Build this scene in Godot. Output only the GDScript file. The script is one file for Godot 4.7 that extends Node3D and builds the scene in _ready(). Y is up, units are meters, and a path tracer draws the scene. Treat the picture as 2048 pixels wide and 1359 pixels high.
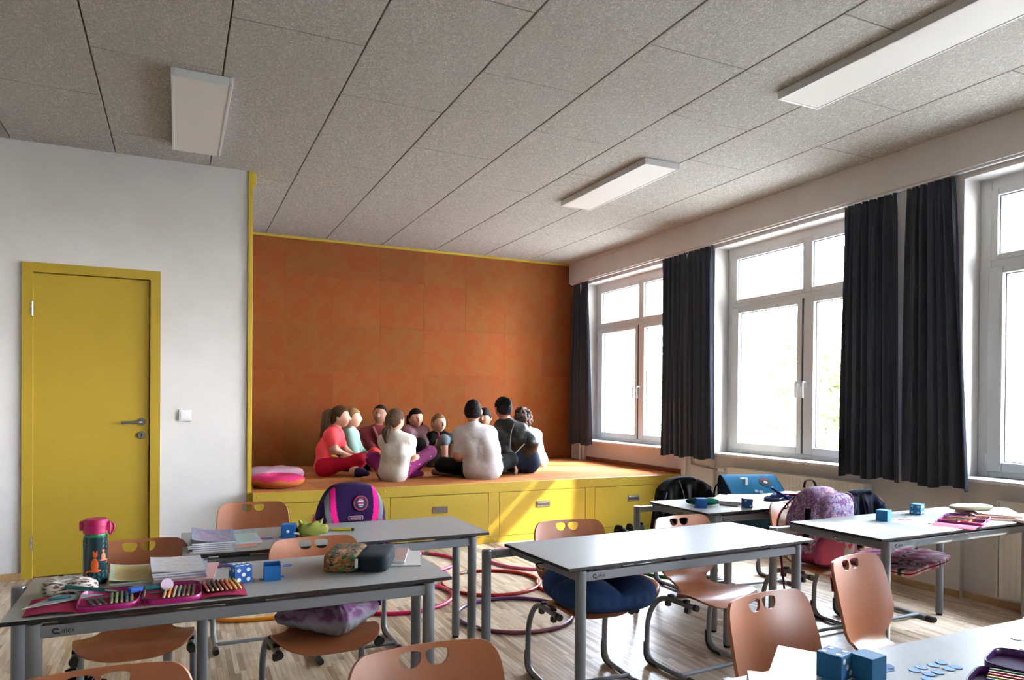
extends Node3D
# A primary-school classroom with a carpeted sitting niche. Metres, y up, floor at y = 0.

const CEIL := 2.892
const BACK := -7.657       # carpet-tiled niche wall
const DOORWALL := -5.63    # wall with the yellow door
const PIER := 4.42         # inner face of the window piers
const NICHE := 4.46        # inner face of the parapets under the windows
const DECK := 0.51         # top of the sitting platform
const FRONTZ := -5.53      # front of the sitting platform
const TOP := 0.63          # top of the desks

var M := {}                # materials by name
var names := {}
var rng := RandomNumberGenerator.new()

func _ready() -> void:
	# ---- camera: level view with a rising (shifted) lens
	var cam := Camera3D.new(); cam.name = "camera"; add_child(cam)
	cam.transform = Transform3D(Basis.from_euler(Vector3(-0.006664, -0.439782, 0.007889), EULER_ORDER_YXZ), Vector3(0, 1.2, 0))
	var near := 0.05
	cam.set_frustum(near * 1359.0 / 1425.15, Vector2(0, near * 132.73 / 1425.15), near, 200.0)
	cam.current = true
	# ---- sky, sun and exposure
	var sky := ProceduralSkyMaterial.new()
	sky.sky_top_color = Color(0.79, 0.865, 0.965)
	sky.sky_horizon_color = Color(0.98, 0.975, 0.975)
	sky.ground_horizon_color = Color(0.80, 0.80, 0.78)
	sky.ground_bottom_color = Color(0.62, 0.62, 0.60)
	sky.sky_energy_multiplier = SKY_E
	sky.ground_energy_multiplier = SKY_E
	var env := Environment.new()
	env.background_mode = Environment.BG_SKY
	env.sky = Sky.new(); env.sky.sky_material = sky
	env.tonemap_mode = Environment.TONE_MAPPER_LINEAR
	env.tonemap_exposure = EXPOSURE
	env.sdfgi_enabled = true; env.ssao_enabled = true; env.ssil_enabled = true
	var we := WorldEnvironment.new(); we.name = "environment"; we.environment = env; add_child(we)
	var sun := DirectionalLight3D.new(); sun.name = "sun"
	add_child(sun)
	sun.look_at_from_position(Vector3(10, 10, 5), Vector3(10, 10, 5) + SUN_DIR)
	sun.light_energy = SUN_E
	sun.light_color = Color(1.0, 0.95, 0.86)
	sun.light_angular_distance = 1.0
	sun.shadow_enabled = true
	rng.seed = 7
	make_materials()
	build_room()
	build_outside()
	build_platform()
	build_furniture()
	build_items()
	build_people()

const SKY_E := 10.0
const EXPOSURE := 0.8
const SUN_E := 15.0
const SUN_DIR := Vector3(-1.0, -0.94, -0.44)

# ------------------------------------------------------------------ naming
func numbered(called: String) -> String:
	var n: int = names.get(called, 0)
	names[called] = n + 1
	return called if n == 0 else "%s_%03d" % [called, n]

func thing(called: String, label: String, category: String, at := Vector3.ZERO, turn := 0.0, group := "") -> Node3D:
	var o := Node3D.new(); o.name = numbered(called); add_child(o)
	o.position = at; o.rotation.y = turn
	tag(o, label, category, group)
	return o

func tag(o: Node3D, label: String, category: String, group := "") -> Node3D:
	o.set_meta("label", label); o.set_meta("category", category)
	if group != "": o.set_meta("group", group)
	return o

func obj(called: String, b: MB, m: Material, parent: Node3D = null) -> MeshInstance3D:
	return inst(called, b.mesh(m), parent)

func inst(called: String, mesh: Mesh, parent: Node3D = null) -> MeshInstance3D:
	var o := MeshInstance3D.new(); o.mesh = mesh
	if parent == null:
		o.name = numbered(called); add_child(o)
	else:
		o.name = called; parent.add_child(o, true)
	return o

func struct(called: String, b: MB, m: Material, parent: Node3D = null) -> MeshInstance3D:
	var o := obj(called, b, m, parent)
	o.set_meta("kind", "structure")
	return o

# ------------------------------------------------------------------ mesh builder
class MB:
	var P := PackedVector3Array()
	var N := PackedVector3Array()
	var U := PackedVector2Array()
	var C := PackedColorArray()
	var I := PackedInt32Array()
	var T := Transform3D.IDENTITY
	var col := Color.WHITE

	func vert(p: Vector3, n: Vector3, uv := Vector2.ZERO) -> int:
		P.append(T * p); N.append((T.basis * n).normalized()); U.append(uv); C.append(col)
		return P.size() - 1

	func tri(a: int, b: int, c: int) -> void:
		# Godot's front faces run clockwise
		var g := (P[b] - P[a]).cross(P[c] - P[a])
		if g.dot(N[a] + N[b] + N[c]) > 0.0: I.append_array([a, c, b])
		else: I.append_array([a, b, c])

	func quadi(a: int, b: int, c: int, d: int) -> void:
		tri(a, b, c); tri(a, c, d)

	func quad(a: Vector3, b: Vector3, c: Vector3, d: Vector3, toward: Vector3, ua := Vector2(0, 0), ub := Vector2(1, 0), uc := Vector2(1, 1), ud := Vector2(0, 1)) -> MB:
		var n := (b - a).cross(c - a).normalized()
		if n.dot(toward) < 0.0: n = -n
		quadi(vert(a, n, ua), vert(b, n, ub), vert(c, n, uc), vert(d, n, ud))
		return self

	# box with chamfered edges, from corner to corner
	func box(lo: Vector3, hi: Vector3, r := 0.0) -> MB:
		var c := (lo + hi) / 2.0
		var h := (hi - lo).abs() / 2.0
		r = minf(r, minf(h.x, minf(h.y, h.z)) * 0.99)
		var ax: Array[Vector3] = [Vector3.RIGHT, Vector3.UP, Vector3.BACK]
		for k in 3:
			var n := ax[k]; var u := ax[(k + 1) % 3]; var v := ax[(k + 2) % 3]
			var hu: float = h[(k + 1) % 3] - r
			var hv: float = h[(k + 2) % 3] - r
			for s in [-1.0, 1.0]:
				var o: Vector3 = c + n * (h[k] * s)
				quad(o - u * hu - v * hv, o + u * hu - v * hv, o + u * hu + v * hv, o - u * hu + v * hv, n * s)
		if r > 0.0:
			for k in 3:
				var e := ax[k]; var u := ax[(k + 1) % 3]; var v := ax[(k + 2) % 3]
				var he: float = h[k] - r
				var iu := (k + 1) % 3
				var iv := (k + 2) % 3
				for su in [-1.0, 1.0]:
					for sv in [-1.0, 1.0]:
						var a: Vector3 = c + u * (h[iu] * su) + v * ((h[iv] - r) * sv)
						var b: Vector3 = c + u * ((h[iu] - r) * su) + v * (h[iv] * sv)
						var i0 := vert(a - e * he, u * su); var i1 := vert(a + e * he, u * su)
						var i2 := vert(b + e * he, v * sv); var i3 := vert(b - e * he, v * sv)
						quadi(i0, i1, i2, i3)
			for sx in [-1.0, 1.0]:
				for sy in [-1.0, 1.0]:
					for sz in [-1.0, 1.0]:
						var s := Vector3(sx, sy, sz)
						var i0 := vert(c + Vector3(h.x, h.y - r, h.z - r) * s, Vector3(sx, 0, 0))
						var i1 := vert(c + Vector3(h.x - r, h.y, h.z - r) * s, Vector3(0, sy, 0))
						var i2 := vert(c + Vector3(h.x - r, h.y - r, h.z) * s, Vector3(0, 0, sz))
						tri(i0, i1, i2)
		return self

	# smooth grid over f(u, v) in 0..1
	func grid(nu: int, nv: int, f: Callable, wrap_u := false, cf = null) -> MB:
		var at := P.size()
		var pts := PackedVector3Array()
		pts.resize((nu + 1) * (nv + 1))
		for j in nv + 1:
			for i in nu + 1:
				pts[j * (nu + 1) + i] = f.call(float(i) / nu, float(j) / nv)
		var keep := col
		for j in nv + 1:
			for i in nu + 1:
				var ia := i - 1; var ib := i + 1
				if wrap_u:
					if ia < 0: ia = nu - 1
					if ib > nu: ib = 1
				else:
					ia = maxi(ia, 0); ib = mini(ib, nu)
				var du := pts[j * (nu + 1) + ib] - pts[j * (nu + 1) + ia]
				var ja := maxi(j - 1, 0); var jb := mini(j + 1, nv)
				var dv := pts[jb * (nu + 1) + i] - pts[ja * (nu + 1) + i]
				if du.length_squared() < 1e-12:
					var jj := 1 if j == 0 else (nv - 1 if j == nv else j)
					du = pts[jj * (nu + 1) + ib] - pts[jj * (nu + 1) + ia]
				var n := du.cross(dv).normalized()
				if cf != null: col = cf.call(float(i) / nu, float(j) / nv)
				vert(pts[j * (nu + 1) + i], n, Vector2(float(i) / nu, float(j) / nv))
		col = keep
		for j in nv:
			for i in nu:
				var a := at + j * (nu + 1) + i
				quadi(a, a + 1, a + nu + 2, a + nu + 1)
		return self

	# tube through points; ends closed
	func tube(path: PackedVector3Array, r: float, sides := 10, closed := false, r2 := -1.0, flat := 1.0) -> MB:
		if r2 < 0.0: r2 = r
		var n := path.size()
		var at := P.size()
		var ref := Vector3.ZERO
		var rings := n + 1 if closed else n
		for k in rings:
			var kk := k % n
			var t: Vector3
			if closed: t = path[(kk + 1) % n] - path[(kk - 1 + n) % n]
			else: t = path[mini(kk + 1, n - 1)] - path[maxi(kk - 1, 0)]
			t = t.normalized()
			if k == 0:
				ref = Vector3.UP if absf(t.y) < 0.9 else Vector3.RIGHT
			var x := t.cross(ref).normalized()
			if x.length_squared() < 0.5: x = t.cross(Vector3.FORWARD).normalized()
			var y := x.cross(t).normalized()
			ref = y
			var rr := lerpf(r, r2, float(k) / maxi(rings - 1, 1))
			for s in sides + 1:
				var a := TAU * s / sides
				var d := x * cos(a) + y * (sin(a) * flat)
				vert(path[kk] + d * rr, x * cos(a) * flat + y * sin(a), Vector2(float(s) / sides, float(k) / maxi(rings - 1, 1)))
		for k in rings - 1:
			for s in sides:
				var a := at + k * (sides + 1) + s
				quadi(a, a + 1, a + sides + 2, a + sides + 1)
		if not closed:
			for e in 2:
				var k := 0 if e == 0 else n - 1
				var t := (path[0] - path[1]).normalized() if e == 0 else (path[n - 1] - path[n - 2]).normalized()
				var it := T.affine_inverse()
				var c := vert(path[k], t)
				var ring := []
				for s in sides: ring.append(vert(it * P[at + k * (sides + 1) + s], t))
				for s in sides: tri(c, ring[s], ring[(s + 1) % sides])
		return self

	func rod(a: Vector3, b: Vector3, r: float, sides := 10, r2 := -1.0) -> MB:
		return tube(PackedVector3Array([a, b]), r, sides, false, r2)

	# lathe round y: profile of (radius, height), bottom to top; hard keeps edges sharp
	func lathe(profile: PackedVector2Array, sides := 24, hard := true) -> MB:
		var n := profile.size()
		if hard:
			for k in n - 1:
				var a := profile[k]; var b := profile[k + 1]
				var d := b - a
				var nn := Vector2(d.y, -d.x).normalized()
				var at := P.size()
				for s in sides + 1:
					var w := TAU * s / sides
					var dir := Vector3(cos(w), 0, sin(w))
					vert(dir * a.x + Vector3.UP * a.y, dir * nn.x + Vector3.UP * nn.y, Vector2(float(s) / sides, float(k) / (n - 1)))
					vert(dir * b.x + Vector3.UP * b.y, dir * nn.x + Vector3.UP * nn.y, Vector2(float(s) / sides, float(k + 1) / (n - 1)))
				for s in sides: quadi(at + s * 2, at + s * 2 + 1, at + s * 2 + 3, at + s * 2 + 2)
		else:
			var at := P.size()
			for k in n:
				var d := profile[mini(k + 1, n - 1)] - profile[maxi(k - 1, 0)]
				var nn := Vector2(d.y, -d.x).normalized()
				for s in sides + 1:
					var w := TAU * s / sides
					var dir := Vector3(cos(w), 0, sin(w))
					vert(dir * profile[k].x + Vector3.UP * profile[k].y, dir * nn.x + Vector3.UP * nn.y, Vector2(float(s) / sides, float(k) / (n - 1)))
			for k in n - 1:
				for s in sides:
					var a := at + k * (sides + 1) + s
					quadi(a, a + 1, a + sides + 2, a + sides + 1)
		return self

	# ellipsoid-like blob: radius scaled by f(direction) when given
	func blob(c: Vector3, r: Vector3, nu := 20, nv := 12, f = null, cf = null) -> MB:
		return grid(nu, nv, func(u: float, v: float) -> Vector3:
			var a := TAU * u
			var b := PI * (v - 0.5)
			var d := Vector3(cos(b) * cos(a), sin(b), -cos(b) * sin(a))
			var k: float = f.call(d) if f != null else 1.0
			return c + d * r * k, true, cf)

	# prism: closed outline in x, z extruded from y0 to y1
	func prism(outline: PackedVector2Array, y0: float, y1: float) -> MB:
		var idx := Geometry2D.triangulate_polygon(outline)
		for e in 2:
			var y := y0 if e == 0 else y1
			var nn := Vector3.DOWN if e == 0 else Vector3.UP
			var at := P.size()
			for q in outline: vert(Vector3(q.x, y, q.y), nn, q)
			for k in range(0, idx.size(), 3): tri(at + idx[k], at + idx[k + 1], at + idx[k + 2])
		var cw := Geometry2D.is_polygon_clockwise(outline)
		for k in outline.size():
			var a := outline[k]; var b := outline[(k + 1) % outline.size()]
			var d := b - a
			var nn := Vector3(d.y, 0, -d.x)
			if cw: nn = -nn
			quad(Vector3(a.x, y0, a.y), Vector3(b.x, y0, b.y), Vector3(b.x, y1, b.y), Vector3(a.x, y1, a.y), nn)
		return self

	# thin curved sheet cut by f(u, v) <= 0, laid out by pos(u, v); thickness grows along -normal
	func sheet(u0: float, u1: float, v0: float, v1: float, nu: int, nv: int, f: Callable, pos: Callable, thick: float) -> MB:
		var du := (u1 - u0) / nu
		var dv := (v1 - v0) / nv
		var val := PackedFloat32Array()
		val.resize((nu + 1) * (nv + 1))
		for j in nv + 1:
			for i in nu + 1: val[j * (nu + 1) + i] = f.call(u0 + i * du, v0 + j * dv)
		var cache := {}
		var put := func(key: int, uv: Vector2) -> int:
			if cache.has(key): return cache[key]
			var e := 0.002
			var p: Vector3 = pos.call(uv.x, uv.y)
			var pu: Vector3 = pos.call(uv.x + e, uv.y)
			var pv: Vector3 = pos.call(uv.x, uv.y + e)
			var n := (pu - p).cross(pv - p).normalized()
			var a := vert(p, n, uv)
			vert(p - n * thick, -n, uv)
			cache[key] = a
			return a
		for j in nv:
			for i in nu:
				var id := [j * (nu + 1) + i, j * (nu + 1) + i + 1, (j + 1) * (nu + 1) + i + 1, (j + 1) * (nu + 1) + i]
				var poly := []      # [key, uv, on_cut]
				var cuts := []
				for k in 4:
					var a: int = id[k]
					var b: int = id[(k + 1) % 4]
					var va := val[a]; var vb := val[b]
					var ua := Vector2(u0 + (a % (nu + 1)) * du, v0 + (a / (nu + 1)) * dv)
					var ub := Vector2(u0 + (b % (nu + 1)) * du, v0 + (b / (nu + 1)) * dv)
					if va <= 0.0: poly.append([a * 4, ua])
					if (va <= 0.0) != (vb <= 0.0):
						var t := va / (va - vb)
						var key := mini(a, b) * 4 + (1 if absi(a - b) == 1 else 2)
						poly.append([key, ua.lerp(ub, t)])
						cuts.append(poly.size() - 1)
				if poly.size() < 3: continue
				var vs := []
				for q in poly: vs.append(put.call(q[0], q[1]))
				for k in range(1, vs.size() - 1):
					tri(vs[0], vs[k], vs[k + 1])
					tri(vs[0] + 1, vs[k] + 1, vs[k + 1] + 1)
				if cuts.size() == 2:
					var a: int = vs[cuts[0]]; var b: int = vs[cuts[1]]
					var it := T.affine_inverse()
					var pa := it * P[a]; var pb := it * P[b]; var pc := it * P[b + 1]; var pd := it * P[a + 1]
					var mid := Vector3.ZERO
					for q in vs: mid += it * P[q]
					quad(pa, pb, pc, pd, (pa + pb) / 2.0 - mid / vs.size())
		return self

	func join(o: MB, t := Transform3D.IDENTITY) -> MB:
		var at := P.size()
		for k in o.P.size():
			P.append(T * t * o.P[k]); N.append((T.basis * t.basis * o.N[k]).normalized()); U.append(o.U[k]); C.append(o.C[k])
		for k in o.I: I.append(at + k)
		return self

	func mesh(m: Material) -> ArrayMesh:
		var a := []
		a.resize(Mesh.ARRAY_MAX)
		a[Mesh.ARRAY_VERTEX] = P; a[Mesh.ARRAY_NORMAL] = N; a[Mesh.ARRAY_TEX_UV] = U; a[Mesh.ARRAY_COLOR] = C; a[Mesh.ARRAY_INDEX] = I
		var out := ArrayMesh.new()
		out.add_surface_from_arrays(Mesh.PRIMITIVE_TRIANGLES, a)
		out.surface_set_material(0, m)
		return out

static func smooth_path(pts: Array, r: float, steps := 6) -> PackedVector3Array:
	# polyline with its inner corners rounded off at radius-like length r
	var out := PackedVector3Array([pts[0]])
	for k in range(1, pts.size() - 1):
		var p: Vector3 = pts[k]
		var a: Vector3 = p + (pts[k - 1] - p).limit_length(minf(r, p.distance_to(pts[k - 1]) * 0.49))
		var b: Vector3 = p + (pts[k + 1] - p).limit_length(minf(r, p.distance_to(pts[k + 1]) * 0.49))
		for s in steps + 1:
			var t := float(s) / steps
			out.append(a.lerp(p, t).lerp(p.lerp(b, t), t))
	out.append(pts[pts.size() - 1])
	return out

func catmull(pts: Array, per := 6, closed := false) -> PackedVector3Array:
	var out := PackedVector3Array()
	var n := pts.size()
	for k in (n if closed else n - 1):
		var a: Vector3 = pts[(k - 1 + n) % n] if closed else pts[maxi(k - 1, 0)]
		var b: Vector3 = pts[k]
		var c: Vector3 = pts[(k + 1) % n]
		var d: Vector3 = pts[(k + 2) % n] if closed else pts[mini(k + 2, n - 1)]
		for s in per: out.append(b.cubic_interpolate(c, a, d, float(s) / per))
	if not closed: out.append(pts[n - 1])
	return out

# ------------------------------------------------------------------ materials
func flat(c: Color, rough := 0.7, spec := 0.5, metal := 0.0) -> StandardMaterial3D:
	var m := StandardMaterial3D.new()
	m.albedo_color = c; m.roughness = rough; m.metallic = metal; m.metallic_specular = spec
	return m

func noise_tex(size: int, freq: float, lo: Color, hi: Color, seed_ := 1, oct := 4, typ := FastNoiseLite.TYPE_SIMPLEX_SMOOTH) -> ImageTexture:
	var n := FastNoiseLite.new()
	n.seed = seed_; n.frequency = freq; n.noise_type = typ; n.fractal_octaves = oct
	var src := n.get_seamless_image(size, size)
	src.convert(Image.FORMAT_RGB8)
	var im := Image.create(size, size, false, Image.FORMAT_RGB8)
	for y in size:
		for x in size:
			im.set_pixel(x, y, lo.lerp(hi, src.get_pixel(x, y).r))
	return ImageTexture.create_from_image(im)

func tri_mat(tex: Texture2D, scale: Vector3, rough := 0.8, tint := Color.WHITE) -> StandardMaterial3D:
	var m := flat(tint, rough)
	m.albedo_texture = tex
	m.uv1_triplanar = true; m.uv1_world_triplanar = true
	m.uv1_scale = scale
	return m

func woodwool_image(size: int) -> Image:
	# curly wood fibres bound with grey cement
	var im := Image.create(size, size, false, Image.FORMAT_RGB8)
	im.fill(Color(0.61, 0.59, 0.555))
	var r := RandomNumberGenerator.new(); r.seed = 11
	for k in 9000:
		var p := Vector2(r.randf() * size, r.randf() * size)
		var a := r.randf() * TAU
		var bend := r.randf_range(-0.09, 0.09)
		var v := r.randf()
		var c := Color(0.91, 0.88, 0.83) * (0.74 + 0.36 * v)
		if r.randf() < 0.22: c = Color(0.44, 0.43, 0.41)
		for s in r.randi_range(12, 34):
			im.set_pixel(posmod(int(p.x), size), posmod(int(p.y), size), c)
			if v > 0.35: im.set_pixel(posmod(int(p.x) + 1, size), posmod(int(p.y), size), c)
			p += Vector2.from_angle(a)
			a += bend
	return im

func make_materials() -> void:
	M.wall = tri_mat(noise_tex(128, 0.02, Color(0.835, 0.815, 0.805), Color(0.86, 0.845, 0.835), 3), Vector3.ONE * 0.8, 0.92)
	M.white = flat(Color(0.88, 0.88, 0.875), 0.85)
	M.upvc = flat(Color(0.90, 0.905, 0.91), 0.35)
	M.radiator = flat(Color(0.90, 0.885, 0.85), 0.45)
	M.glass = flat(Color(0.95, 0.98, 0.97, 0.06), 0.02)
	M.glass.transparency = BaseMaterial3D.TRANSPARENCY_ALPHA
	M.gasket = flat(Color(0.30, 0.31, 0.32), 0.7)
	M.guard = flat(Color(0.30, 0.31, 0.32), 0.5)
	M.bark = flat(Color(0.24, 0.19, 0.14), 0.9)
	M.leaf = flat(Color.WHITE, 0.6); M.leaf.vertex_color_use_as_albedo = true
	M.leaf.backlight_enabled = true; M.leaf.backlight = Color(0.35, 0.42, 0.12)
	M.diffuser = flat(Color(0.93, 0.92, 0.90), 0.6)
	M.chrome = flat(Color(0.80, 0.80, 0.81), 0.22, 0.5, 1.0)
	M.steel = flat(Color(0.55, 0.55, 0.56), 0.35, 0.5, 0.9)
	M.dark_hole = flat(Color(0.05, 0.05, 0.05), 0.6)
	M.yellow = tri_mat(noise_tex(128, 0.015, Color(0.635, 0.525, 0.135), Color(0.655, 0.545, 0.145), 5), Vector3.ONE, 0.48)
	M.yellow_edge = flat(Color(0.68, 0.57, 0.13), 0.5)
	M.oakstrip = tri_mat(noise_tex(128, 0.03, Color(0.60, 0.46, 0.31), Color(0.70, 0.55, 0.38), 6), Vector3(14, 14, 1), 0.5)
	var ww := ImageTexture.create_from_image(woodwool_image(1024))
	M.woodwool = tri_mat(ww, Vector3.ONE * 1.9, 0.95)
	M.groove = flat(Color(0.30, 0.28, 0.24), 0.95)
	M.carpets = []; M.decks = []
	var cp := ImageTexture.create_from_image(carpet_image(512))
	for k in 5:
		var m := tri_mat(cp, Vector3.ONE * 0.83, 0.98, Color(1.0 - 0.016 * k, 1.0 - 0.012 * ((k * 2) % 5), 1.0 - 0.01 * ((k * 3) % 5)))
		m.uv1_offset = Vector3(0.37 * k, 0.21 * k, 0.53 * k)
		m.metallic_specular = 0.2
		m.rim_enabled = true; m.rim = 0.2; m.rim_tint = 0.7
		M.carpets.append(m)
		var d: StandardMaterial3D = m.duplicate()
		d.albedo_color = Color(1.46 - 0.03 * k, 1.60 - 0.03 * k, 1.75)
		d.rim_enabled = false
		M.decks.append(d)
	M.curtain = tri_mat(noise_tex(256, 0.09, Color(0.10, 0.113, 0.16), Color(0.155, 0.168, 0.215), 8), Vector3(6, 1.5, 6), 0.9)
	M.curtain.rim_enabled = true; M.curtain.rim = 0.15
	# floor: one grain picture, tinted by each strip's own vertex colour
	var gr := noise_tex(256, 0.02, Color(0.80, 0.79, 0.78), Color(1.0, 1.0, 1.0), 9, 5)
	M.floor = tri_mat(gr, Vector3(9, 1, 0.9), 0.36)
	M.floor.vertex_color_use_as_albedo = true
	M.subfloor = flat(Color(0.30, 0.22, 0.15), 0.8)
	# desks and chairs
	M.hpl = tri_mat(noise_tex(128, 0.2, Color(0.62, 0.62, 0.61), Color(0.65, 0.65, 0.64), 12), Vector3.ONE * 3.0, 0.30)
	M.hpl_edge = flat(Color(0.035, 0.035, 0.038), 0.45)
	M.frame = flat(Color(0.50, 0.515, 0.54), 0.34, 0.5, 0.12)
	M.black = flat(Color(0.03, 0.03, 0.032), 0.5)
	M.spacer = flat(Color(0.12, 0.125, 0.14), 0.5)
	M.print = flat(Color(0.06, 0.065, 0.075), 0.5)
	M.shell = tri_mat(noise_tex(256, 0.018, Color(0.585, 0.345, 0.215), Color(0.635, 0.38, 0.24), 14, 3), Vector3(3, 0.6, 3), 0.36)
	M.bottle = flat(Color(0.025, 0.16, 0.19), 0.22)
	M.pinkplastic = flat(Color(0.66, 0.07, 0.34), 0.35)
	M.orangeprint = flat(Color(0.80, 0.32, 0.08), 0.4)
	M.blueplastic = flat(Color(0.10, 0.30, 0.66), 0.4)
	M.vc = flat(Color.WHITE, 0.75); M.vc.vertex_color_use_as_albedo = true
	M.vc_gloss = flat(Color.WHITE, 0.3); M.vc_gloss.vertex_color_use_as_albedo = true
	M.skin = flat(Color.WHITE, 0.55); M.skin.vertex_color_use_as_albedo = true
	M.skin.subsurf_scatter_enabled = false
	M.cloth = flat(Color.WHITE, 0.9, 0.3); M.cloth.vertex_color_use_as_albedo = true

func carpet_image(size: int) -> Image:
	var n := FastNoiseLite.new(); n.seed = 21; n.frequency = 0.009; n.fractal_octaves = 3
	var a := n.get_seamless_image(size, size)
	n.seed = 22; n.frequency = 0.25; n.fractal_octaves = 2
	var b := n.get_seamless_image(size, size)
	a.convert(Image.FORMAT_RGB8); b.convert(Image.FORMAT_RGB8)
	var im := Image.create(size, size, false, Image.FORMAT_RGB8)
	for y in size:
		for x in size:
			var t := smoothstep(0.38, 0.64, a.get_pixel(x, y).r)
			var c := Color(0.425, 0.235, 0.105).lerp(Color(0.432, 0.213, 0.088), t)
			var w := 0.80 + 0.40 * b.get_pixel(x, y).r
			im.set_pixel(x, y, Color(c.r * w, c.g * w, c.b * w))
	return im

func lin(c: Color) -> Color:
	return c.srgb_to_linear()

# ------------------------------------------------------------------ the room
func build_room() -> void:
	# floor slab and its wooden strips
	struct("floor", MB.new().box(Vector3(-2.45, -0.2, BACK - 0.2), Vector3(5.05, -0.014, 4.1)), M.subfloor)
	lay_floor(get_node("floor"))
	# ceiling slab and its wood-wool panels
	struct("ceiling", MB.new().box(Vector3(-2.45, CEIL + 0.024, BACK - 0.2), Vector3(5.05, CEIL + 0.25, 4.1)), M.groove)
	lay_ceiling(get_node("ceiling"))
	# solid walls
	struct("wall_left", MB.new().box(Vector3(-2.45, -0.014, BACK - 0.2), Vector3(-2.3, CEIL + 0.024, 4.1)), M.wall)
	struct("wall_front", MB.new().box(Vector3(-2.3, -0.014, 3.95), Vector3(4.42, CEIL + 0.024, 4.1)), M.wall)
	struct("wall_back", MB.new().box(Vector3(-2.3, -0.014, BACK - 0.2), Vector3(5.05, CEIL + 0.024, BACK - 0.006)), M.wall)
	var wd := MB.new()
	wd.box(Vector3(-2.3, -0.014, DOORWALL - 0.12), Vector3(-0.878, CEIL + 0.024, DOORWALL))
	wd.box(Vector3(-0.162, -0.014, DOORWALL - 0.12), Vector3(0.474, CEIL + 0.024, DOORWALL))
	wd.box(Vector3(-0.878, 2.045, DOORWALL - 0.12), Vector3(-0.162, CEIL + 0.024, DOORWALL))
	wd.box(Vector3(0.38, -0.014, BACK), Vector3(0.474, CEIL + 0.024, DOORWALL - 0.12))
	struct("wall_door", wd, M.wall)
	# carpet tiles on the niche wall, half-metre squares
	var wb: Node3D = get_node("wall_back")
	var xs := [0.506, 1.0, 1.5, 2.0, 2.5, 3.0, 3.5, 4.0, 4.455]
	var ys := [DECK, 1.0, 1.5, 2.0, 2.5, CEIL - 0.025]
	for i in 8:
		for j in 5:
			var b := MB.new().box(Vector3(xs[i] + 0.0005, ys[j] + 0.0005, BACK - 0.006), Vector3(xs[i + 1] - 0.0005, ys[j + 1] - 0.0005, BACK + rng.randf_range(0.0, 0.0004)), 0.0003)
			obj("carpet_tile", b, M.carpets[rng.randi() % 5], wb)
	var bkc := MB.new().box(Vector3(0.506, DECK - 0.02, BACK - 0.006), Vector3(4.455, CEIL - 0.02, BACK - 0.0035))
	obj("carpet_backing", bkc, M.carpets[2], wb)
	# yellow trims round the niche
	struct("trim_1", MB.new().box(Vector3(0.474, 0.0, DOORWALL - 0.14), Vector3(0.506, CEIL, DOORWALL + 0.014), 0.002), M.yellow_edge)
	struct("trim_2", MB.new().box(Vector3(0.506, CEIL - 0.025, BACK - 0.006), Vector3(4.40, CEIL, BACK + 0.02), 0.002), M.yellow_edge)
	struct("trim_3", MB.new().box(Vector3(0.506, CEIL - 0.09, DOORWALL - 0.12), Vector3(0.53, CEIL, DOORWALL - 0.02), 0.002), M.yellow_edge)
	# boxed-out pelmet above the windows
	struct("trim_4", MB.new().box(Vector3(4.362, 2.648, BACK + 0.002), Vector3(4.42, CEIL + 0.01, 3.95), 0.003), M.wall)
	# curtain rail under the pelmet
	var rail := MB.new().box(Vector3(4.378, 2.634, BACK + 0.02), Vector3(4.404, 2.648, 3.9), 0.002)
	tag(obj("curtain_rail", rail, M.upvc), "long white curtain rail fixed along the underside of the pelmet over the windows", "curtain rail")
	build_window_wall()
	build_door()
	var bl := MB.new().box(Vector3(-2.3, 0.0, DOORWALL), Vector3(-0.925, 0.045, DOORWALL + 0.016), 0.003)
	bl.box(Vector3(-0.106, 0.0, DOORWALL), Vector3(0.474, 0.045, DOORWALL + 0.016), 0.003)
	struct("baseboard_door", bl, M.oakstrip)
	build_ceiling_lights()

func strip_mesh(len: float, c: Color) -> ArrayMesh:
	var b := MB.new(); b.col = lin(c)
	var w := 0.0232
	b.box(Vector3(-w / 2, -0.014, -len / 2), Vector3(w / 2, 0, len / 2), 0.0005)
	return b.mesh(M.floor)

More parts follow.
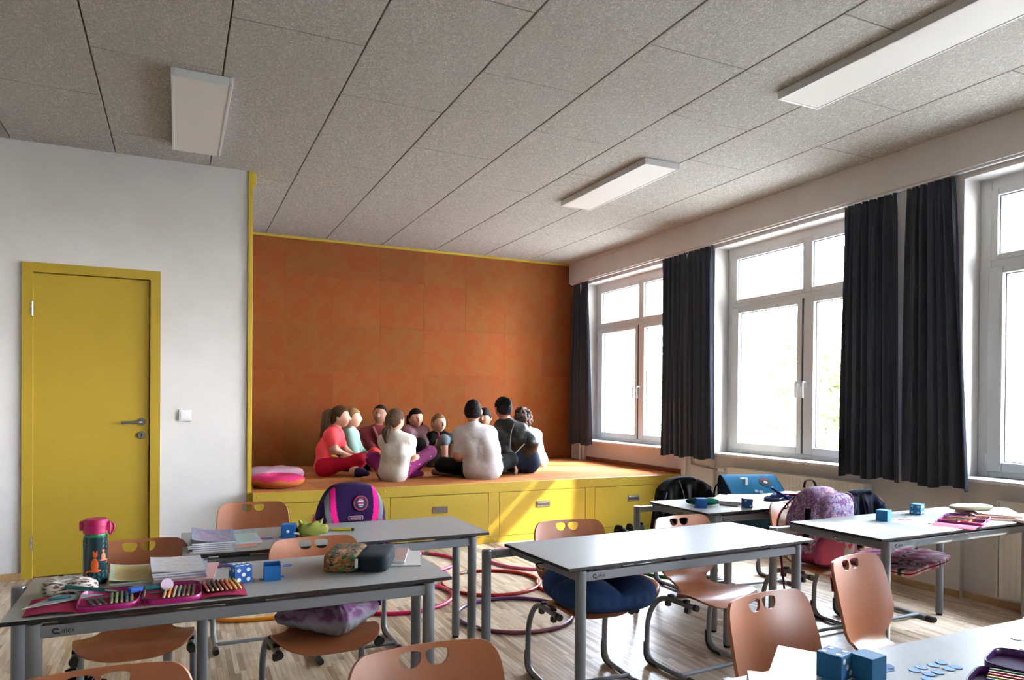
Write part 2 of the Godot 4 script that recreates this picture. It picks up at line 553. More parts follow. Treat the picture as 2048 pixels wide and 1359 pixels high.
func lay_floor(fl: Node3D) -> void:
	var w := 0.0237
	var tones := [Color(0.84, 0.745, 0.635), Color(0.80, 0.70, 0.585), Color(0.75, 0.645, 0.53), Color(0.87, 0.785, 0.685), Color(0.69, 0.58, 0.47), Color(0.82, 0.725, 0.615), Color(0.78, 0.69, 0.595), Color(0.62, 0.51, 0.41)]
	var odds := [0, 0, 0, 1, 1, 2, 2, 3, 3, 3, 4, 5, 5, 6, 6, 7]
	var lens := [0.16, 0.20, 0.24, 0.30, 0.36]
	var shared := {}
	var all := []
	var r := RandomNumberGenerator.new(); r.seed = 5
	var cam_t: Transform3D = (get_node("camera") as Camera3D).transform.affine_inverse()
	var x := -2.3 + w / 2
	while x < 4.46:
		var z := -5.62 - r.randf() * 0.2
		while z < 0.6:
			var li := r.randi() % 5
			var ti: int = odds[r.randi() % 16]
			var c := Vector3(x, 0, z + lens[li] / 2)
			var q := cam_t * c
			var big := -1.0
			if q.z < -0.3:
				var u := 1024.0 - 1425.0 * q.x / q.z
				var v := 812.0 + 1425.0 * q.y / q.z
				if u > -30 and u < 2080 and v < 1365: big = lens[li] / pow(-q.z, 3.0)
			all.append([big, c, li, ti])
			z += lens[li] + 0.0005
		x += w
	all.sort_custom(func(a, b): return a[0] > b[0])
	var rest := MB.new()
	for k in all.size():
		var s = all[k]
		if k < 290:
			var key := "%d %d" % [s[2], s[3]]
			if not shared.has(key): shared[key] = strip_mesh(lens[s[2]], tones[s[3]])
			inst("floor_strip", shared[key], fl).position = s[1]
		else:
			rest.col = lin(tones[s[3]])
			var c: Vector3 = s[1]
			var h: float = lens[s[2]] / 2
			var hw := 0.0116
			rest.quad(c + Vector3(-hw, 0, -h), c + Vector3(hw, 0, -h), c + Vector3(hw, 0, h), c + Vector3(-hw, 0, h), Vector3.UP)
			rest.quad(c + Vector3(hw, 0, -h), c + Vector3(hw, 0, h), c + Vector3(hw, -0.014, h), c + Vector3(hw, -0.014, -h), Vector3.RIGHT)
			rest.quad(c + Vector3(-hw, 0, -h), c + Vector3(-hw, 0, h), c + Vector3(-hw, -0.014, h), c + Vector3(-hw, -0.014, -h), Vector3.LEFT)
			rest.quad(c + Vector3(-hw, 0, h), c + Vector3(hw, 0, h), c + Vector3(hw, -0.014, h), c + Vector3(-hw, -0.014, h), Vector3.BACK)
			rest.quad(c + Vector3(-hw, 0, -h), c + Vector3(hw, 0, -h), c + Vector3(hw, -0.014, -h), c + Vector3(-hw, -0.014, -h), Vector3.FORWARD)
	# beyond the strips, towards the front wall behind the viewer
	rest.col = lin(tones[1])
	rest.box(Vector3(-2.3, -0.014, 0.85), Vector3(4.46, -0.001, 3.95))
	obj("floor_strips", rest, M.floor, fl).set_meta("kind", "stuff")

func lay_ceiling(ce: Node3D) -> void:
	var k := 0
	var x := -0.39 - 0.6 * 4
	while x < 4.37:
		var z := BACK
		var first := (-3.985 if posmod(k, 2) == 0 else -3.40)
		while first - 1.2 > BACK: first -= 1.2
		var nxt := first
		while z < 3.95:
			var x0 := maxf(x, -2.3) + 0.0025
			var x1 := minf(x + 0.6, 4.37) - 0.0025
			var z1 := minf(nxt, 3.95)
			if x1 - x0 > 0.03 and z1 - z > 0.03:
				var y := CEIL + rng.randf_range(0.0, 0.0012)
				obj("ceiling_panel", MB.new().box(Vector3(x0, y, z + 0.0016), Vector3(x1, CEIL + 0.024, z1 - 0.0016), 0.004), M.woodwool, ce)
			z = z1; nxt += 1.2
		x += 0.6; k += 1

const WIN := [-7.35, -5.085, -2.82, -0.555, 1.71]
const WW := 1.81

func build_window_wall() -> void:
	var b := MB.new()
	var X1 := 5.05
	var z := BACK - 0.2
	for k in WIN.size() + 1:
		var z1: float = WIN[k] if k < WIN.size() else 4.1
		b.box(Vector3(PIER, -0.014, z), Vector3(X1, CEIL + 0.024, z1))       # pier
		if k < WIN.size():
			z = z1 + WW
			b.box(Vector3(NICHE, -0.014, z1), Vector3(X1, 0.735, z))         # parapet
			b.box(Vector3(PIER, 2.605, z1), Vector3(X1, CEIL + 0.024, z))     # lintel
	struct("wall_right", b, M.wall)
	for k in WIN.size(): window(k + 1, WIN[k])
	var s := MB.new()
	z = -5.5
	for k in range(1, WIN.size() + 1):
		var z1: float = WIN[k] if k < WIN.size() else 3.95
		s.box(Vector3(PIER - 0.014, 0, z), Vector3(PIER, 0.042, z1), 0.003)
		if k < WIN.size():
			z = z1 + WW
			s.box(Vector3(NICHE - 0.014, 0, z1), Vector3(NICHE, 0.042, z), 0.003)
	struct("baseboard_right", s, M.oakstrip)

func frame_rect(b: MB, x0: float, x1: float, z0: float, z1: float, y0: float, y1: float, wz0: float, wz1: float, wy0: float, wy1: float, r := 0.004) -> void:
	b.box(Vector3(x0, y0, z0), Vector3(x1, y1, z0 + wz0), r)
	b.box(Vector3(x0, y0, z1 - wz1), Vector3(x1, y1, z1), r)
	b.box(Vector3(x0, y0, z0 + wz0), Vector3(x1, y0 + wy0, z1 - wz1), r)
	b.box(Vector3(x0, y1 - wy1, z0 + wz0), Vector3(x1, y1, z1 - wz1), r)

func window(n: int, z0: float) -> void:
	var w := Node3D.new(); w.name = "window_%d" % n; add_child(w)
	w.set_meta("kind", "structure")
	var z1 := z0 + WW
	var x0 := 4.58
	var f := MB.new()
	frame_rect(f, x0, 4.65, z0, z1, 0.755, 2.61, 0.07, 0.07, 0.06, 0.075)
	f.box(Vector3(x0, 2.045, z0 + 0.07), Vector3(4.65, 2.10, z1 - 0.07), 0.004)                     # transom
	f.box(Vector3(x0, 2.10, z0 + 0.88), Vector3(4.65, 2.535, z0 + 0.93), 0.004)                    # upper mullion
	obj("window_frame", f, M.upvc, w)
	# glazing beads of the two fixed upper lights, and the two opening sashes
	var panes := [[z0 + 0.11, z0 + 0.857, 2.135, 2.497], [z0 + 0.953, z1 - 0.11, 2.135, 2.497], [z0 + 0.15, z0 + 0.815, 0.852, 2.010], [z0 + 0.985, z1 - 0.15, 0.852, 2.010]]
	var outer := [[z0 + 0.066, z0 + 0.884, 2.096, 2.538], [z0 + 0.926, z1 - 0.066, 2.096, 2.538], [z0 + 0.062, z0 + 0.884, 0.79, 2.056], [z0 + 0.888, z1 - 0.062, 0.79, 2.056]]
	for k in 4:
		var p = panes[k]; var o = outer[k]
		var s := MB.new()
		var xi := x0 - 0.004 if k < 2 else x0 - 0.016
		frame_rect(s, xi, 4.642, o[0], o[1], o[2], o[3], p[0] - o[0], o[1] - p[1], p[2] - o[2], o[3] - p[3], 0.006)
		var sn := obj("upper_light" if k < 2 else "sash", s, M.upvc, w)
		var g := MB.new()
		frame_rect(g, 4.598, 4.612, p[0] - 0.001, p[1] + 0.001, p[2] - 0.001, p[3] + 0.001, 0.006, 0.006, 0.006, 0.006, 0.0)
		obj("gasket", g, M.gasket, sn)
		obj("pane", MB.new().box(Vector3(4.606, p[2], p[0]), Vector3(4.612, p[3], p[1])), M.glass, sn)
		if k >= 2:
			var hz := z0 + 0.852 if k == 2 else z0 + 0.922
			var h := MB.new()
			h.box(Vector3(x0 - 0.024, 1.335, hz - 0.014), Vector3(x0 - 0.016, 1.40, hz + 0.014), 0.003)
			h.rod(Vector3(x0 - 0.016, 1.375, hz), Vector3(x0 - 0.062, 1.375, hz), 0.009)
			h.tube(smooth_path([Vector3(x0 - 0.052, 1.375, hz), Vector3(x0 - 0.062, 1.365, hz), Vector3(x0 - 0.06, 1.25, hz)], 0.02), 0.0095, 10)
			obj("handle", h, M.upvc, sn)
			for hy in [0.86, 1.95]:
				var hh := z0 + 0.058 if k == 2 else z1 - 0.058
				obj("hinge", MB.new().rod(Vector3(x0 - 0.014, hy - 0.04, hh), Vector3(x0 - 0.014, hy + 0.04, hh), 0.008), M.upvc, sn)
	var c := MB.new().box(Vector3(x0 - 0.02, 0.80, z0 + 0.872), Vector3(x0 - 0.012, 2.05, z0 + 0.886), 0.002)
	obj("meeting_seal", c, M.gasket, w)
	obj("window_sill", MB.new().box(Vector3(4.385, 0.730, z0 - 0.03), Vector3(4.60, 0.755, z1 + 0.03), 0.006), M.upvc, w)
	obj("outer_sill", MB.new().box(Vector3(4.65, 0.72, z0 - 0.02), Vector3(5.09, 0.742, z1 + 0.02), 0.003), M.white, w)

func build_door() -> void:
	var d := Node3D.new(); d.name = "door_1"; add_child(d)
	d.set_meta("kind", "structure")
	var Z := DOORWALL
	var f := MB.new()
	# casing with mitred corners
	var xa := -0.925; var xb := -0.106; var top := 2.098; var w := 0.062
	var zf := Z + 0.014
	var q := [[Vector3(xa, 0, zf), Vector3(xa + w, 0, zf), Vector3(xa + w, top - w, zf), Vector3(xa, top, zf)], [Vector3(xb, 0, zf), Vector3(xb - w, 0, zf), Vector3(xb - w, top - w, zf), Vector3(xb, top, zf)], [Vector3(xa, top, zf), Vector3(xb, top, zf), Vector3(xb - w, top - w, zf), Vector3(xa + w, top - w, zf)]]
	for e in q:
		var a: Vector3 = e[0]
		f.quad(e[0], e[1], e[2], e[3], Vector3.BACK)
		for k in 4:
			var p0: Vector3 = e[k]; var p1: Vector3 = e[(k + 1) % 4]
			var mid: Vector3 = (e[0] + e[1] + e[2] + e[3]) / 4.0
			f.quad(p0, p1, p1 + Vector3(0, 0, -0.05), p0 + Vector3(0, 0, -0.05), (p0 + p1) / 2.0 - mid)
	obj("door_frame", f, M.yellow, d)
	var jamb := MB.new()
	jamb.box(Vector3(-0.878, 0, Z - 0.12), Vector3(-0.868, 2.045, Z - 0.03))
	jamb.box(Vector3(-0.172, 0, Z - 0.12), Vector3(-0.162, 2.045, Z + 0.006))
	jamb.box(Vector3(-0.878, 2.034, Z - 0.12), Vector3(-0.162, 2.045, Z - 0.03))
	obj("jamb", jamb, M.yellow, d)
	var leaf := obj("door_leaf", MB.new().box(Vector3(-0.866, 0.006, Z - 0.052), Vector3(-0.176, 2.032, Z - 0.008), 0.003), M.yellow, d)
	for hy in [1.79, 0.235]:
		var h := MB.new()
		h.rod(Vector3(-0.870, hy - 0.046, Z + 0.008), Vector3(-0.870, hy - 0.002, Z + 0.008), 0.0095, 12)
		h.rod(Vector3(-0.870, hy + 0.002, Z + 0.008), Vector3(-0.870, hy + 0.046, Z + 0.008), 0.0095, 12)
		obj("hinge", h, M.chrome, d)
	var hd := MB.new()
	hd.T = Transform3D(Basis(Vector3.RIGHT, PI / 2), Vector3(-0.224, 1.038, Z - 0.008))
	hd.lathe(PackedVector2Array([Vector2(0.0265, 0), Vector2(0.0265, 0.006), Vector2(0.024, 0.009), Vector2(0, 0.009)]))
	hd.T = Transform3D.IDENTITY
	hd.tube(smooth_path([Vector3(-0.224, 1.038, Z), Vector3(-0.224, 1.038, Z + 0.048), Vector3(-0.345, 1.034, Z + 0.048)], 0.022), 0.0095, 12, false, 0.0085)
	obj("handle", hd, M.steel, leaf)
	var es := MB.new()
	es.T = Transform3D(Basis(Vector3.RIGHT, PI / 2), Vector3(-0.224, 0.944, Z - 0.008))
	es.lathe(PackedVector2Array([Vector2(0.0265, 0), Vector2(0.0265, 0.006), Vector2(0.024, 0.009), Vector2(0, 0.009)]))
	obj("key_escutcheon", es, M.steel, leaf)
	var kh := MB.new()
	kh.box(Vector3(-0.2275, 0.932, Z), Vector3(-0.2205, 0.953, Z + 0.0022), 0.001)
	kh.T = Transform3D(Basis(Vector3.RIGHT, PI / 2), Vector3(-0.224, 0.953, Z))
	kh.lathe(PackedVector2Array([Vector2(0.006, 0), Vector2(0.006, 0.0023), Vector2(0, 0.0023)]), 12)
	obj("keyhole", kh, M.dark_hole, leaf)
	# light switch beside the door
	var sw := thing("light_switch", "square white light switch on the wall to the right of the yellow door", "light switch", Vector3(0.054, 1.084, Z))
	obj("surround", MB.new().box(Vector3(-0.042, -0.042, 0), Vector3(0.042, 0.042, 0.009), 0.003), M.upvc, sw)
	obj("rocker", MB.new().box(Vector3(-0.028, -0.028, 0.008), Vector3(0.028, 0.028, 0.013), 0.002), M.upvc, sw)

func build_ceiling_lights() -> void:
	var spots := [[0.113, -4.635, "flat white ceiling light panel above the yellow door, nearest the white wall"], [3.065, -4.67, "flat white ceiling light panel nearest the orange niche, on the window side"], [3.09, -2.30, "flat white ceiling light panel running out of the top right of the picture"]]
	for s in spots:
		var t := thing("ceiling_light", s[2], "ceiling light", Vector3(s[0], CEIL, s[1]), 0.0, "flat ceiling light panels")
		var b := MB.new()
		frame_rect2(b, 0.148, 0.60, -0.046, 0.0, 0.016)
		b.box(Vector3(-0.14, -0.02, -0.59), Vector3(0.14, 0.0, 0.59))
		obj("housing", b, M.upvc, t)
		obj("diffuser", MB.new().box(Vector3(-0.133, -0.043, -0.585), Vector3(0.133, -0.02, 0.585), 0.001), M.diffuser, t)

func frame_rect2(b: MB, hx: float, hz: float, y0: float, y1: float, w: float) -> void:
	b.box(Vector3(-hx, y0, -hz), Vector3(-hx + w, y1, hz), 0.003)
	b.box(Vector3(hx - w, y0, -hz), Vector3(hx, y1, hz), 0.003)
	b.box(Vector3(-hx + w, y0, -hz), Vector3(hx - w, y1, -hz + w), 0.003)
	b.box(Vector3(-hx + w, y0, hz - w), Vector3(hx - w, y1, hz), 0.003)

# ------------------------------------------------------------------ the sitting platform
func build_platform() -> void:
	var p := thing("storage_platform", "yellow storage platform with carpeted top and drawers, filling the niche below the orange wall", "platform")
	var Z := FRONTZ
	var b := MB.new()
	var dx := []
	for k in 4: dx.append([0.587 + 0.9525 * k, 1.435 + 0.9525 * k])
	b.box(Vector3(0.506, 0.43, Z - 0.02), Vector3(4.40, DECK + 0.002, Z), 0.003)
	b.box(Vector3(0.506, 0.0, Z - 0.02), Vector3(4.40, 0.052, Z), 0.003)
	var x := 0.506
	for k in 5:
		var x1: float = dx[k][0] - 0.003 if k < 4 else 4.40
		b.box(Vector3(x, 0.052, Z - 0.02), Vector3(x1, 0.43, Z), 0.001)
		if k < 4: x = dx[k][1] + 0.003
	b.box(Vector3(0.506, 0.0, BACK + 0.004), Vector3(4.40, DECK - 0.012, Z - 0.03))
	obj("body", b, M.yellow, p)
	for k in 4:
		var d := obj("drawer", MB.new().box(Vector3(dx[k][0], 0.056, Z - 0.02), Vector3(dx[k][1], 0.4265, Z - 0.001), 0.002), M.yellow, p)
		var cx: float = (dx[k][0] + dx[k][1]) / 2.0 - 0.006
		var h := MB.new()
		frame_rect_z(h, cx - 0.066, cx + 0.066, 0.283, 0.335, Z - 0.002, Z + 0.004, 0.008)
		h.box(Vector3(cx - 0.058, 0.316, Z - 0.001), Vector3(cx + 0.058, 0.327, Z + 0.012), 0.003)
		obj("handle", h, M.chrome, d)
		obj("recess", MB.new().box(Vector3(cx - 0.06, 0.289, Z - 0.003), Vector3(cx + 0.06, 0.329, Z + 0.0005)), M.steel, d)
	for k in 5:
		for y in [0.484, 0.027]:
			var o := MB.new()
			o.T = Transform3D(Basis(Vector3.RIGHT, PI / 2), Vector3(0.541 + 0.9525 * k - (0.0 if k < 4 else 0.01), y, Z - 0.001))
			o.lathe(PackedVector2Array([Vector2(0.011, 0), Vector2(0.009, 0.003), Vector2(0.005, 0.0045), Vector2(0, 0.005)]), 14, false)
			obj("bolt_cap", o, M.yellow_edge, p)
	var xs := [0.506, 1.0, 1.5, 2.0, 2.5, 3.0, 3.5, 4.0, 4.455]
	var zs := [BACK + 0.002, -7.157, -6.657, -6.157, -5.657, Z - 0.02]
	for i in 8:
		for j in 5:
			obj("carpet_tile", MB.new().box(Vector3(xs[i] + 0.0005, DECK - 0.01, zs[j] + 0.0005), Vector3(xs[i + 1] - 0.0005, DECK + rng.randf_range(-0.0006, 0.0), zs[j + 1] - 0.0005), 0.0003), M.decks[rng.randi() % 5], p)
	obj("carpet_edge", MB.new().box(Vector3(4.44, DECK - 0.004, WIN[0] + 0.002), Vector3(4.458, DECK + 0.045, WIN[0] + WW), 0.003), M.carpets[0], p)

func frame_rect_z(b: MB, x0: float, x1: float, y0: float, y1: float, z0: float, z1: float, w: float) -> void:
	b.box(Vector3(x0, y0, z0), Vector3(x0 + w, y1, z1), 0.001)
	b.box(Vector3(x1 - w, y0, z0), Vector3(x1, y1, z1), 0.001)
	b.box(Vector3(x0 + w, y0, z0), Vector3(x1 - w, y0 + w, z1), 0.001)
	b.box(Vector3(x0 + w, y1 - w, z0), Vector3(x1 - w, y1, z1), 0.001)

# ------------------------------------------------------------------ outside the windows
func build_outside() -> void:
	struct("ground", MB.new().box(Vector3(5.05, -3.4, -40), Vector3(70, -3.2, 40)), flat(Color(0.82, 0.82, 0.82), 0.95))
	# window guards: a rail across the outer reveal of each window, and a barred one at the first
	for k in WIN.size():
		var z0: float = WIN[k]
		var where: String = ["first window, beside the orange wall", "second window, between the dark curtains", "third window, at the right edge of the view", "fourth window, beside the viewer", "fifth window, behind the viewer"][k]
		var t := thing("window_guard", "pale metal guard outside the " + where, "railing", Vector3(4.99, 0.742, z0 + WW / 2.0), 0.0, "window guards")
		var h := 0.185 if k > 0 else 0.53
		obj("rail", MB.new().box(Vector3(-0.02, h - 0.035, -WW / 2.0), Vector3(0.02, h, WW / 2.0), 0.004), M.guard, t)
		if k == 0:
			obj("rail", MB.new().box(Vector3(-0.012, 0.05, -WW / 2.0), Vector3(0.012, 0.075, WW / 2.0), 0.003), M.guard, t)
			for i in 15:
				var z := -WW / 2.0 + 0.06 + i * 0.1205
				obj("bar", MB.new().rod(Vector3(0, 0.06, z), Vector3(0, h - 0.01, z), 0.007, 8), M.guard, t)
		else:
			for z in [-WW / 2.0 + 0.03, 0.0, WW / 2.0 - 0.03]:
				obj("post", MB.new().box(Vector3(-0.012, 0.0, z - 0.012), Vector3(0.012, h - 0.02, z + 0.012), 0.002), M.guard, t)
	# trees whose crowns keep most of the sun off the windows
	var trees := [[Vector3(9.8, -3.2, -0.75), 1.45, 11.8, "slender leafy tree nearest outside the second window"], [Vector3(9.8, -3.2, -5.75), 1.2, 11.6, "slender leafy tree outside the first window, farthest left of the near ones"], [Vector3(9.8, -3.2, 2.5), 1.7, 11.2, "leafy tree outside the third window"], [Vector3(15.0, -3.2, -13.0), 3.2, 6.6, "leafy tree with a low crown, farther off behind the guard of the first window"], [Vector3(17.0, -3.2, -20.5), 3.4, 7.0, "leafy tree farthest away, seen through the right pane of the first window"], [Vector3(9.8, -3.2, 6.2), 1.9, 11.4, "leafy tree outside the windows behind the viewer"]]
	for k in trees.size(): tree(trees[k][0], trees[k][1], trees[k][2], trees[k][3], 31 + k)

func tree(at: Vector3, rad: float, high: float, label: String, sd: int) -> void:
	var t := thing("tree", label, "tree", at, 0.0, "trees outside the windows")
	var r := RandomNumberGenerator.new(); r.seed = sd
	var b := MB.new()
	b.tube(catmull([Vector3(0, 0, 0), Vector3(0.08, high * 0.25, 0.05), Vector3(-0.05, high * 0.5, 0.1), Vector3(0.02, high * 0.8, 0)], 4), 0.2, 10, false, 0.05)
	obj("trunk", b, M.bark, t)
	var br := MB.new()
	var tips := []
	for k in 14:
		var y := high * (0.38 + 0.03 * k)
		var a := k * 2.4
		var d := Vector3(cos(a), 0.45, sin(a)) * rad * r.randf_range(0.5, 0.85)
		br.tube(catmull([Vector3(0, y, 0), Vector3(0, y, 0) + d * 0.5 + Vector3(0, 0.1, 0), Vector3(0, y, 0) + d], 3), 0.06, 6, false, 0.012)
		tips.append(Vector3(0, y, 0) + d)
	obj("branches", br, M.bark, t)
	var lf := MB.new()
	var cy := high * 0.68
	for k in TREE_LEAVES:
		var d := Vector3(r.randfn(), r.randfn(), r.randfn()).normalized()
		var c := Vector3(0, cy, 0) + d * Vector3(rad, high * 0.36, rad) * pow(r.randf(), 0.42) * (0.8 + 0.25 * sin(d.x * 7.0 + sd) * cos(d.y * 6.0))
		var n := Vector3(r.randfn(), r.randfn() + 0.8, r.randfn()).normalized()
		var u := n.cross(Vector3(r.randfn(), r.randfn(), r.randfn())).normalized()
		var v := n.cross(u)
		var s := r.randf_range(0.09, 0.15)
		lf.col = lin(Color(0.30, 0.42, 0.12).lerp(Color(0.48, 0.56, 0.20), r.randf()))
		var i0 := lf.vert(c - u * s, n); var i1 := lf.vert(c + v * s * 0.45 + n * s * 0.12, n); var i2 := lf.vert(c + u * s, n); var i3 := lf.vert(c - v * s * 0.45 + n * s * 0.12, n)
		lf.quadi(i0, i1, i2, i3)
	obj("leaves", lf, M.leaf, t).set_meta("kind", "stuff")

const TREE_LEAVES := 7000

# ------------------------------------------------------------------ desks, chairs, curtains, radiators
func make_desk(label: String) -> Node3D:
	var t := thing("school_desk", label, "desk", Vector3.ZERO, 0.0, "two-seat school desks")
	var top := MB.new().box(Vector3(-0.61, TOP - 0.0122, -0.2425), Vector3(0.61, TOP - 0.0008, 0.2425), 0.002)
	obj("edge_core", top, M.hpl_edge, t)
	obj("desktop", MB.new().box(Vector3(-0.6088, TOP - 0.0012, -0.2413), Vector3(0.6088, TOP, 0.2413), 0.0004), M.hpl, t)
	var prof := PackedVector2Array([Vector2(0, 0.012), Vector2(0.0195, 0.012), Vector2(0.0195, 0.0), Vector2(0.0195, 0.0)])
	for s in [-1.0, 1.0]:
		for rear in 2:
			var p := Vector3(s * 0.66, 0, -0.30) if rear else Vector3(s * 0.54, 0, 0.212)
			var h := 0.600 if rear else TOP - 0.0125
			var b := MB.new()
			b.T = Transform3D(Basis.IDENTITY, p)
			b.lathe(PackedVector2Array([Vector2(0.0, 0.012), Vector2(0.0195, 0.012), Vector2(0.0195, h - 0.006)]), 20)
			var lg := obj("leg", b, M.frame, t)
			var c := MB.new()
			c.T = b.T
			c.lathe(PackedVector2Array([Vector2(0.0195, h - 0.006), Vector2(0.0175, h - 0.001), Vector2(0.0, h)]), 20)
			obj("cap", c, M.frame if rear else M.black, lg)
			var g := MB.new()
			g.T = b.T
			g.lathe(PackedVector2Array([Vector2(0, 0), Vector2(0.016, 0), Vector2(0.017, 0.013), Vector2(0, 0.013)]), 16)
			obj("foot", g, M.black, lg)
	# rails: front and sides under the top, and the long rear rail that runs past it to the rear legs
	var y0 := 0.572; var y1 := 0.606
	obj("front_rail", MB.new().box(Vector3(-0.54, y0, 0.199), Vector3(0.54, y1, 0.224), 0.003), M.frame, t)
	obj("rear_rail", MB.new().box(Vector3(-0.66, 0.562, -0.313), Vector3(0.66, 0.595, -0.288), 0.003), M.frame, t)
	for s in [-1.0, 1.0]:
		obj("side_rail", MB.new().box(Vector3(s * 0.54 - 0.0125, y0, -0.30), Vector3(s * 0.54 + 0.0125, y1, 0.21), 0.003), M.frame, t)
	for x in [-0.43, -0.02, 0.43]:
		obj("spacer", MB.new().box(Vector3(x - 0.055, y1, 0.195), Vector3(x + 0.055, TOP - 0.012, 0.222), 0.001), M.spacer, t)
		obj("spacer", MB.new().box(Vector3(x - 0.055, 0.594, -0.24), Vector3(x + 0.055, TOP - 0.012, -0.17), 0.001), M.spacer, t)
	for s in [-1.0, 1.0]:
		var hk := MB.new()
		hk.tube(smooth_path([Vector3(s * 0.553, 0.59, -0.02), Vector3(s * 0.592, 0.59, -0.02), Vector3(s * 0.592, 0.575, 0.02), Vector3(s * 0.592, 0.585, 0.04)], 0.012, 4), 0.004, 8)
		obj("bag_hook", hk, M.chrome, t)
	# printed mark on the left end of the front rail
	var lr := MB.new()
	lr.T = Transform3D(Basis(Vector3.RIGHT, PI / 2), Vector3(-0.490, 0.589, 0.2242))
	var seg := PackedVector3Array()
	for k in 15: seg.append(Vector3(cos(0.9 + k * 0.36) * 0.0062, 0.0, sin(0.9 + k * 0.36) * 0.0062))
	lr.tube(seg, 0.0021, 5)
	lr.T = Transform3D(Basis.IDENTITY, Vector3(-0.490, 0.589, 0.2242))
	lr.rod(Vector3(0.002, -0.007, 0), Vector3(0.010, -0.007, 0), 0.0021, 5)
	obj("printed_mark", lr, M.print, t)
	var tm := TextMesh.new()
	tm.text = "alex"; tm.font_size = 26; tm.pixel_size = 0.00064; tm.depth = 0.0008
	var f := SystemFont.new(); f.font_names = PackedStringArray(["Droid Sans"]); tm.font = f
	tm.material = M.print
	inst("printed_mark", tm, t).position = Vector3(-0.462, 0.5885, 0.2242)
	return t

func spine(v: float) -> Vector3:
	# side profile of the shell: v metres from the top of the back to the seat's front edge
	var zy := [Vector2(-0.022, 0.664), Vector2(-0.008, 0.61), Vector2(0.010, 0.54), Vector2(0.026, 0.475), Vector2(0.036, 0.425), Vector2(0.047, 0.388), Vector2(0.075, 0.362), Vector2(0.125, 0.352), Vector2(0.19, 0.352), Vector2(0.26, 0.358), Vector2(0.315, 0.357), Vector2(0.350, 0.345), Vector2(0.366, 0.325)]
	var x := clampf(v / 0.69, 0.0, 1.0) * (zy.size() - 1)
	var i := mini(int(x), zy.size() - 2)
	var q: Vector2 = (zy[i] as Vector2).cubic_interpolate(zy[i + 1], zy[maxi(i - 1, 0)], zy[mini(i + 2, zy.size() - 1)], x - i)
	return Vector3(0, q.y, q.x)

func shell_half_width(v: float) -> float:
	if v > 0.47: return 0.190 * pow(clampf(1.0 - pow((v - 0.47) / 0.222, 2.2), 0.0, 1.0), 0.5)
	var ws := [0.168, 0.172, 0.177, 0.181, 0.180, 0.168, 0.140, 0.110, 0.098, 0.103, 0.127, 0.172, 0.190, 0.190, 0.190, 0.190, 0.190]
	var x := clampf(v / 0.69, 0.0, 1.0) * (ws.size() - 1)
	var i := mini(int(x), ws.size() - 2)
	return lerpf(ws[i], ws[i + 1], smoothstep(0.0, 1.0, x - i) * 0.4 + (x - i) * 0.6)

func shell_cut(u: float, v: float) -> float:
	var w := shell_half_width(v)
	var a := absf(u)
	var f := a - w
	# rounded top corners and a gently arched top edge
	var top_edge := 0.016 * pow(a / 0.17, 2.0)
	f = maxf(f, top_edge - v)
	var cx := a - (w - 0.055); var cy := 0.058 + top_edge * 0.3 - v
	if cx > 0 and cy > 0: f = maxf(f, sqrt(cx * cx + cy * cy) - 0.055)
	f = maxf(f, v - 0.689)
	# the two grip holes
	var hx := (a - 0.0315) / 0.0265
	var hy := v - 0.027
	var d := pow(absf(hx), 2.6) + (pow(absf(hy) / 0.010, 3.0) if hy < 0 else pow(hy / 0.024, 2.2))
	f = maxf(f, (1.0 - pow(d, 0.5)) * 0.02)
	return f

func make_chair(label: String) -> Node3D:
	var t := thing("school_chair", label, "chair", Vector3.ZERO, 0.0, "brown shell school chairs")
	var pos := func(u: float, v: float) -> Vector3:
		var p := spine(v)
		var tn := (spine(v + 0.004) - spine(v - 0.004)).normalized()
		var n := Vector3(0, tn.z, -tn.y)     # towards the sitter
		var k := lerpf(1.05, 0.18, smoothstep(0.28, 0.46, v))
		if v > 0.5: k = lerpf(0.18, -0.35, smoothstep(0.52, 0.69, v))
		return p + Vector3(u, 0, 0) + n * (k * u * u)
	var b := MB.new()
	b.sheet(-0.205, 0.205, -0.004, 0.692, 64, 104, shell_cut, pos, 0.0095)
	obj("seat_shell", b, M.shell, t)
	for s in [-1.0, 1.0]:
		var x: float = s * 0.190
		var l := MB.new()
		l.tube(smooth_path([Vector3(x * 0.93, 0.329, 0.305), Vector3(x * 0.97, 0.331, 0.085), Vector3(x, 0.225, 0.005), Vector3(x, 0.016, 0.0), Vector3(x, 0.0145, 0.325)], 0.07, 7), 0.0122, 12)
		var leg := obj("leg", l, M.frame, t)
		obj("plug", MB.new().rod(Vector3(x * 0.93, 0.329, 0.300), Vector3(x * 0.93, 0.329, 0.318), 0.0145, 12), M.black, leg)
		obj("foot_cap", MB.new().rod(Vector3(x, 0.0148, 0.285), Vector3(x, 0.0148, 0.335), 0.0148, 12), M.black, leg)
		var g := MB.new()
		g.tube(smooth_path([Vector3(x, 0.095, -0.004), Vector3(x, 0.012, -0.004), Vector3(x, 0.0105, 0.085)], 0.06, 5), 0.0135, 10)
		obj("heel_guard", g, M.black, leg)
		for z in [0.135, 0.262]:
			obj("bumper", MB.new().box(Vector3(x * 0.95 - 0.011, 0.296, z - 0.013), Vector3(x * 0.95 + 0.011, 0.3195, z + 0.013), 0.004), M.black, leg)
		for z in [0.15, 0.25]:
			obj("mount", MB.new().box(Vector3(x * 0.93 - 0.012, 0.338, z - 0.012), Vector3(x * 0.93 + 0.012, 0.350 + 0.0, z + 0.012), 0.003), M.black, leg)
	obj("stretcher", MB.new().rod(Vector3(-0.19, 0.022, 0.235), Vector3(0.19, 0.022, 0.235), 0.0092, 10), M.frame, t)
	obj("cross_brace", MB.new().rod(Vector3(-0.178, 0.333, 0.16), Vector3(0.178, 0.333, 0.16), 0.009, 10), M.frame, t)
	return t

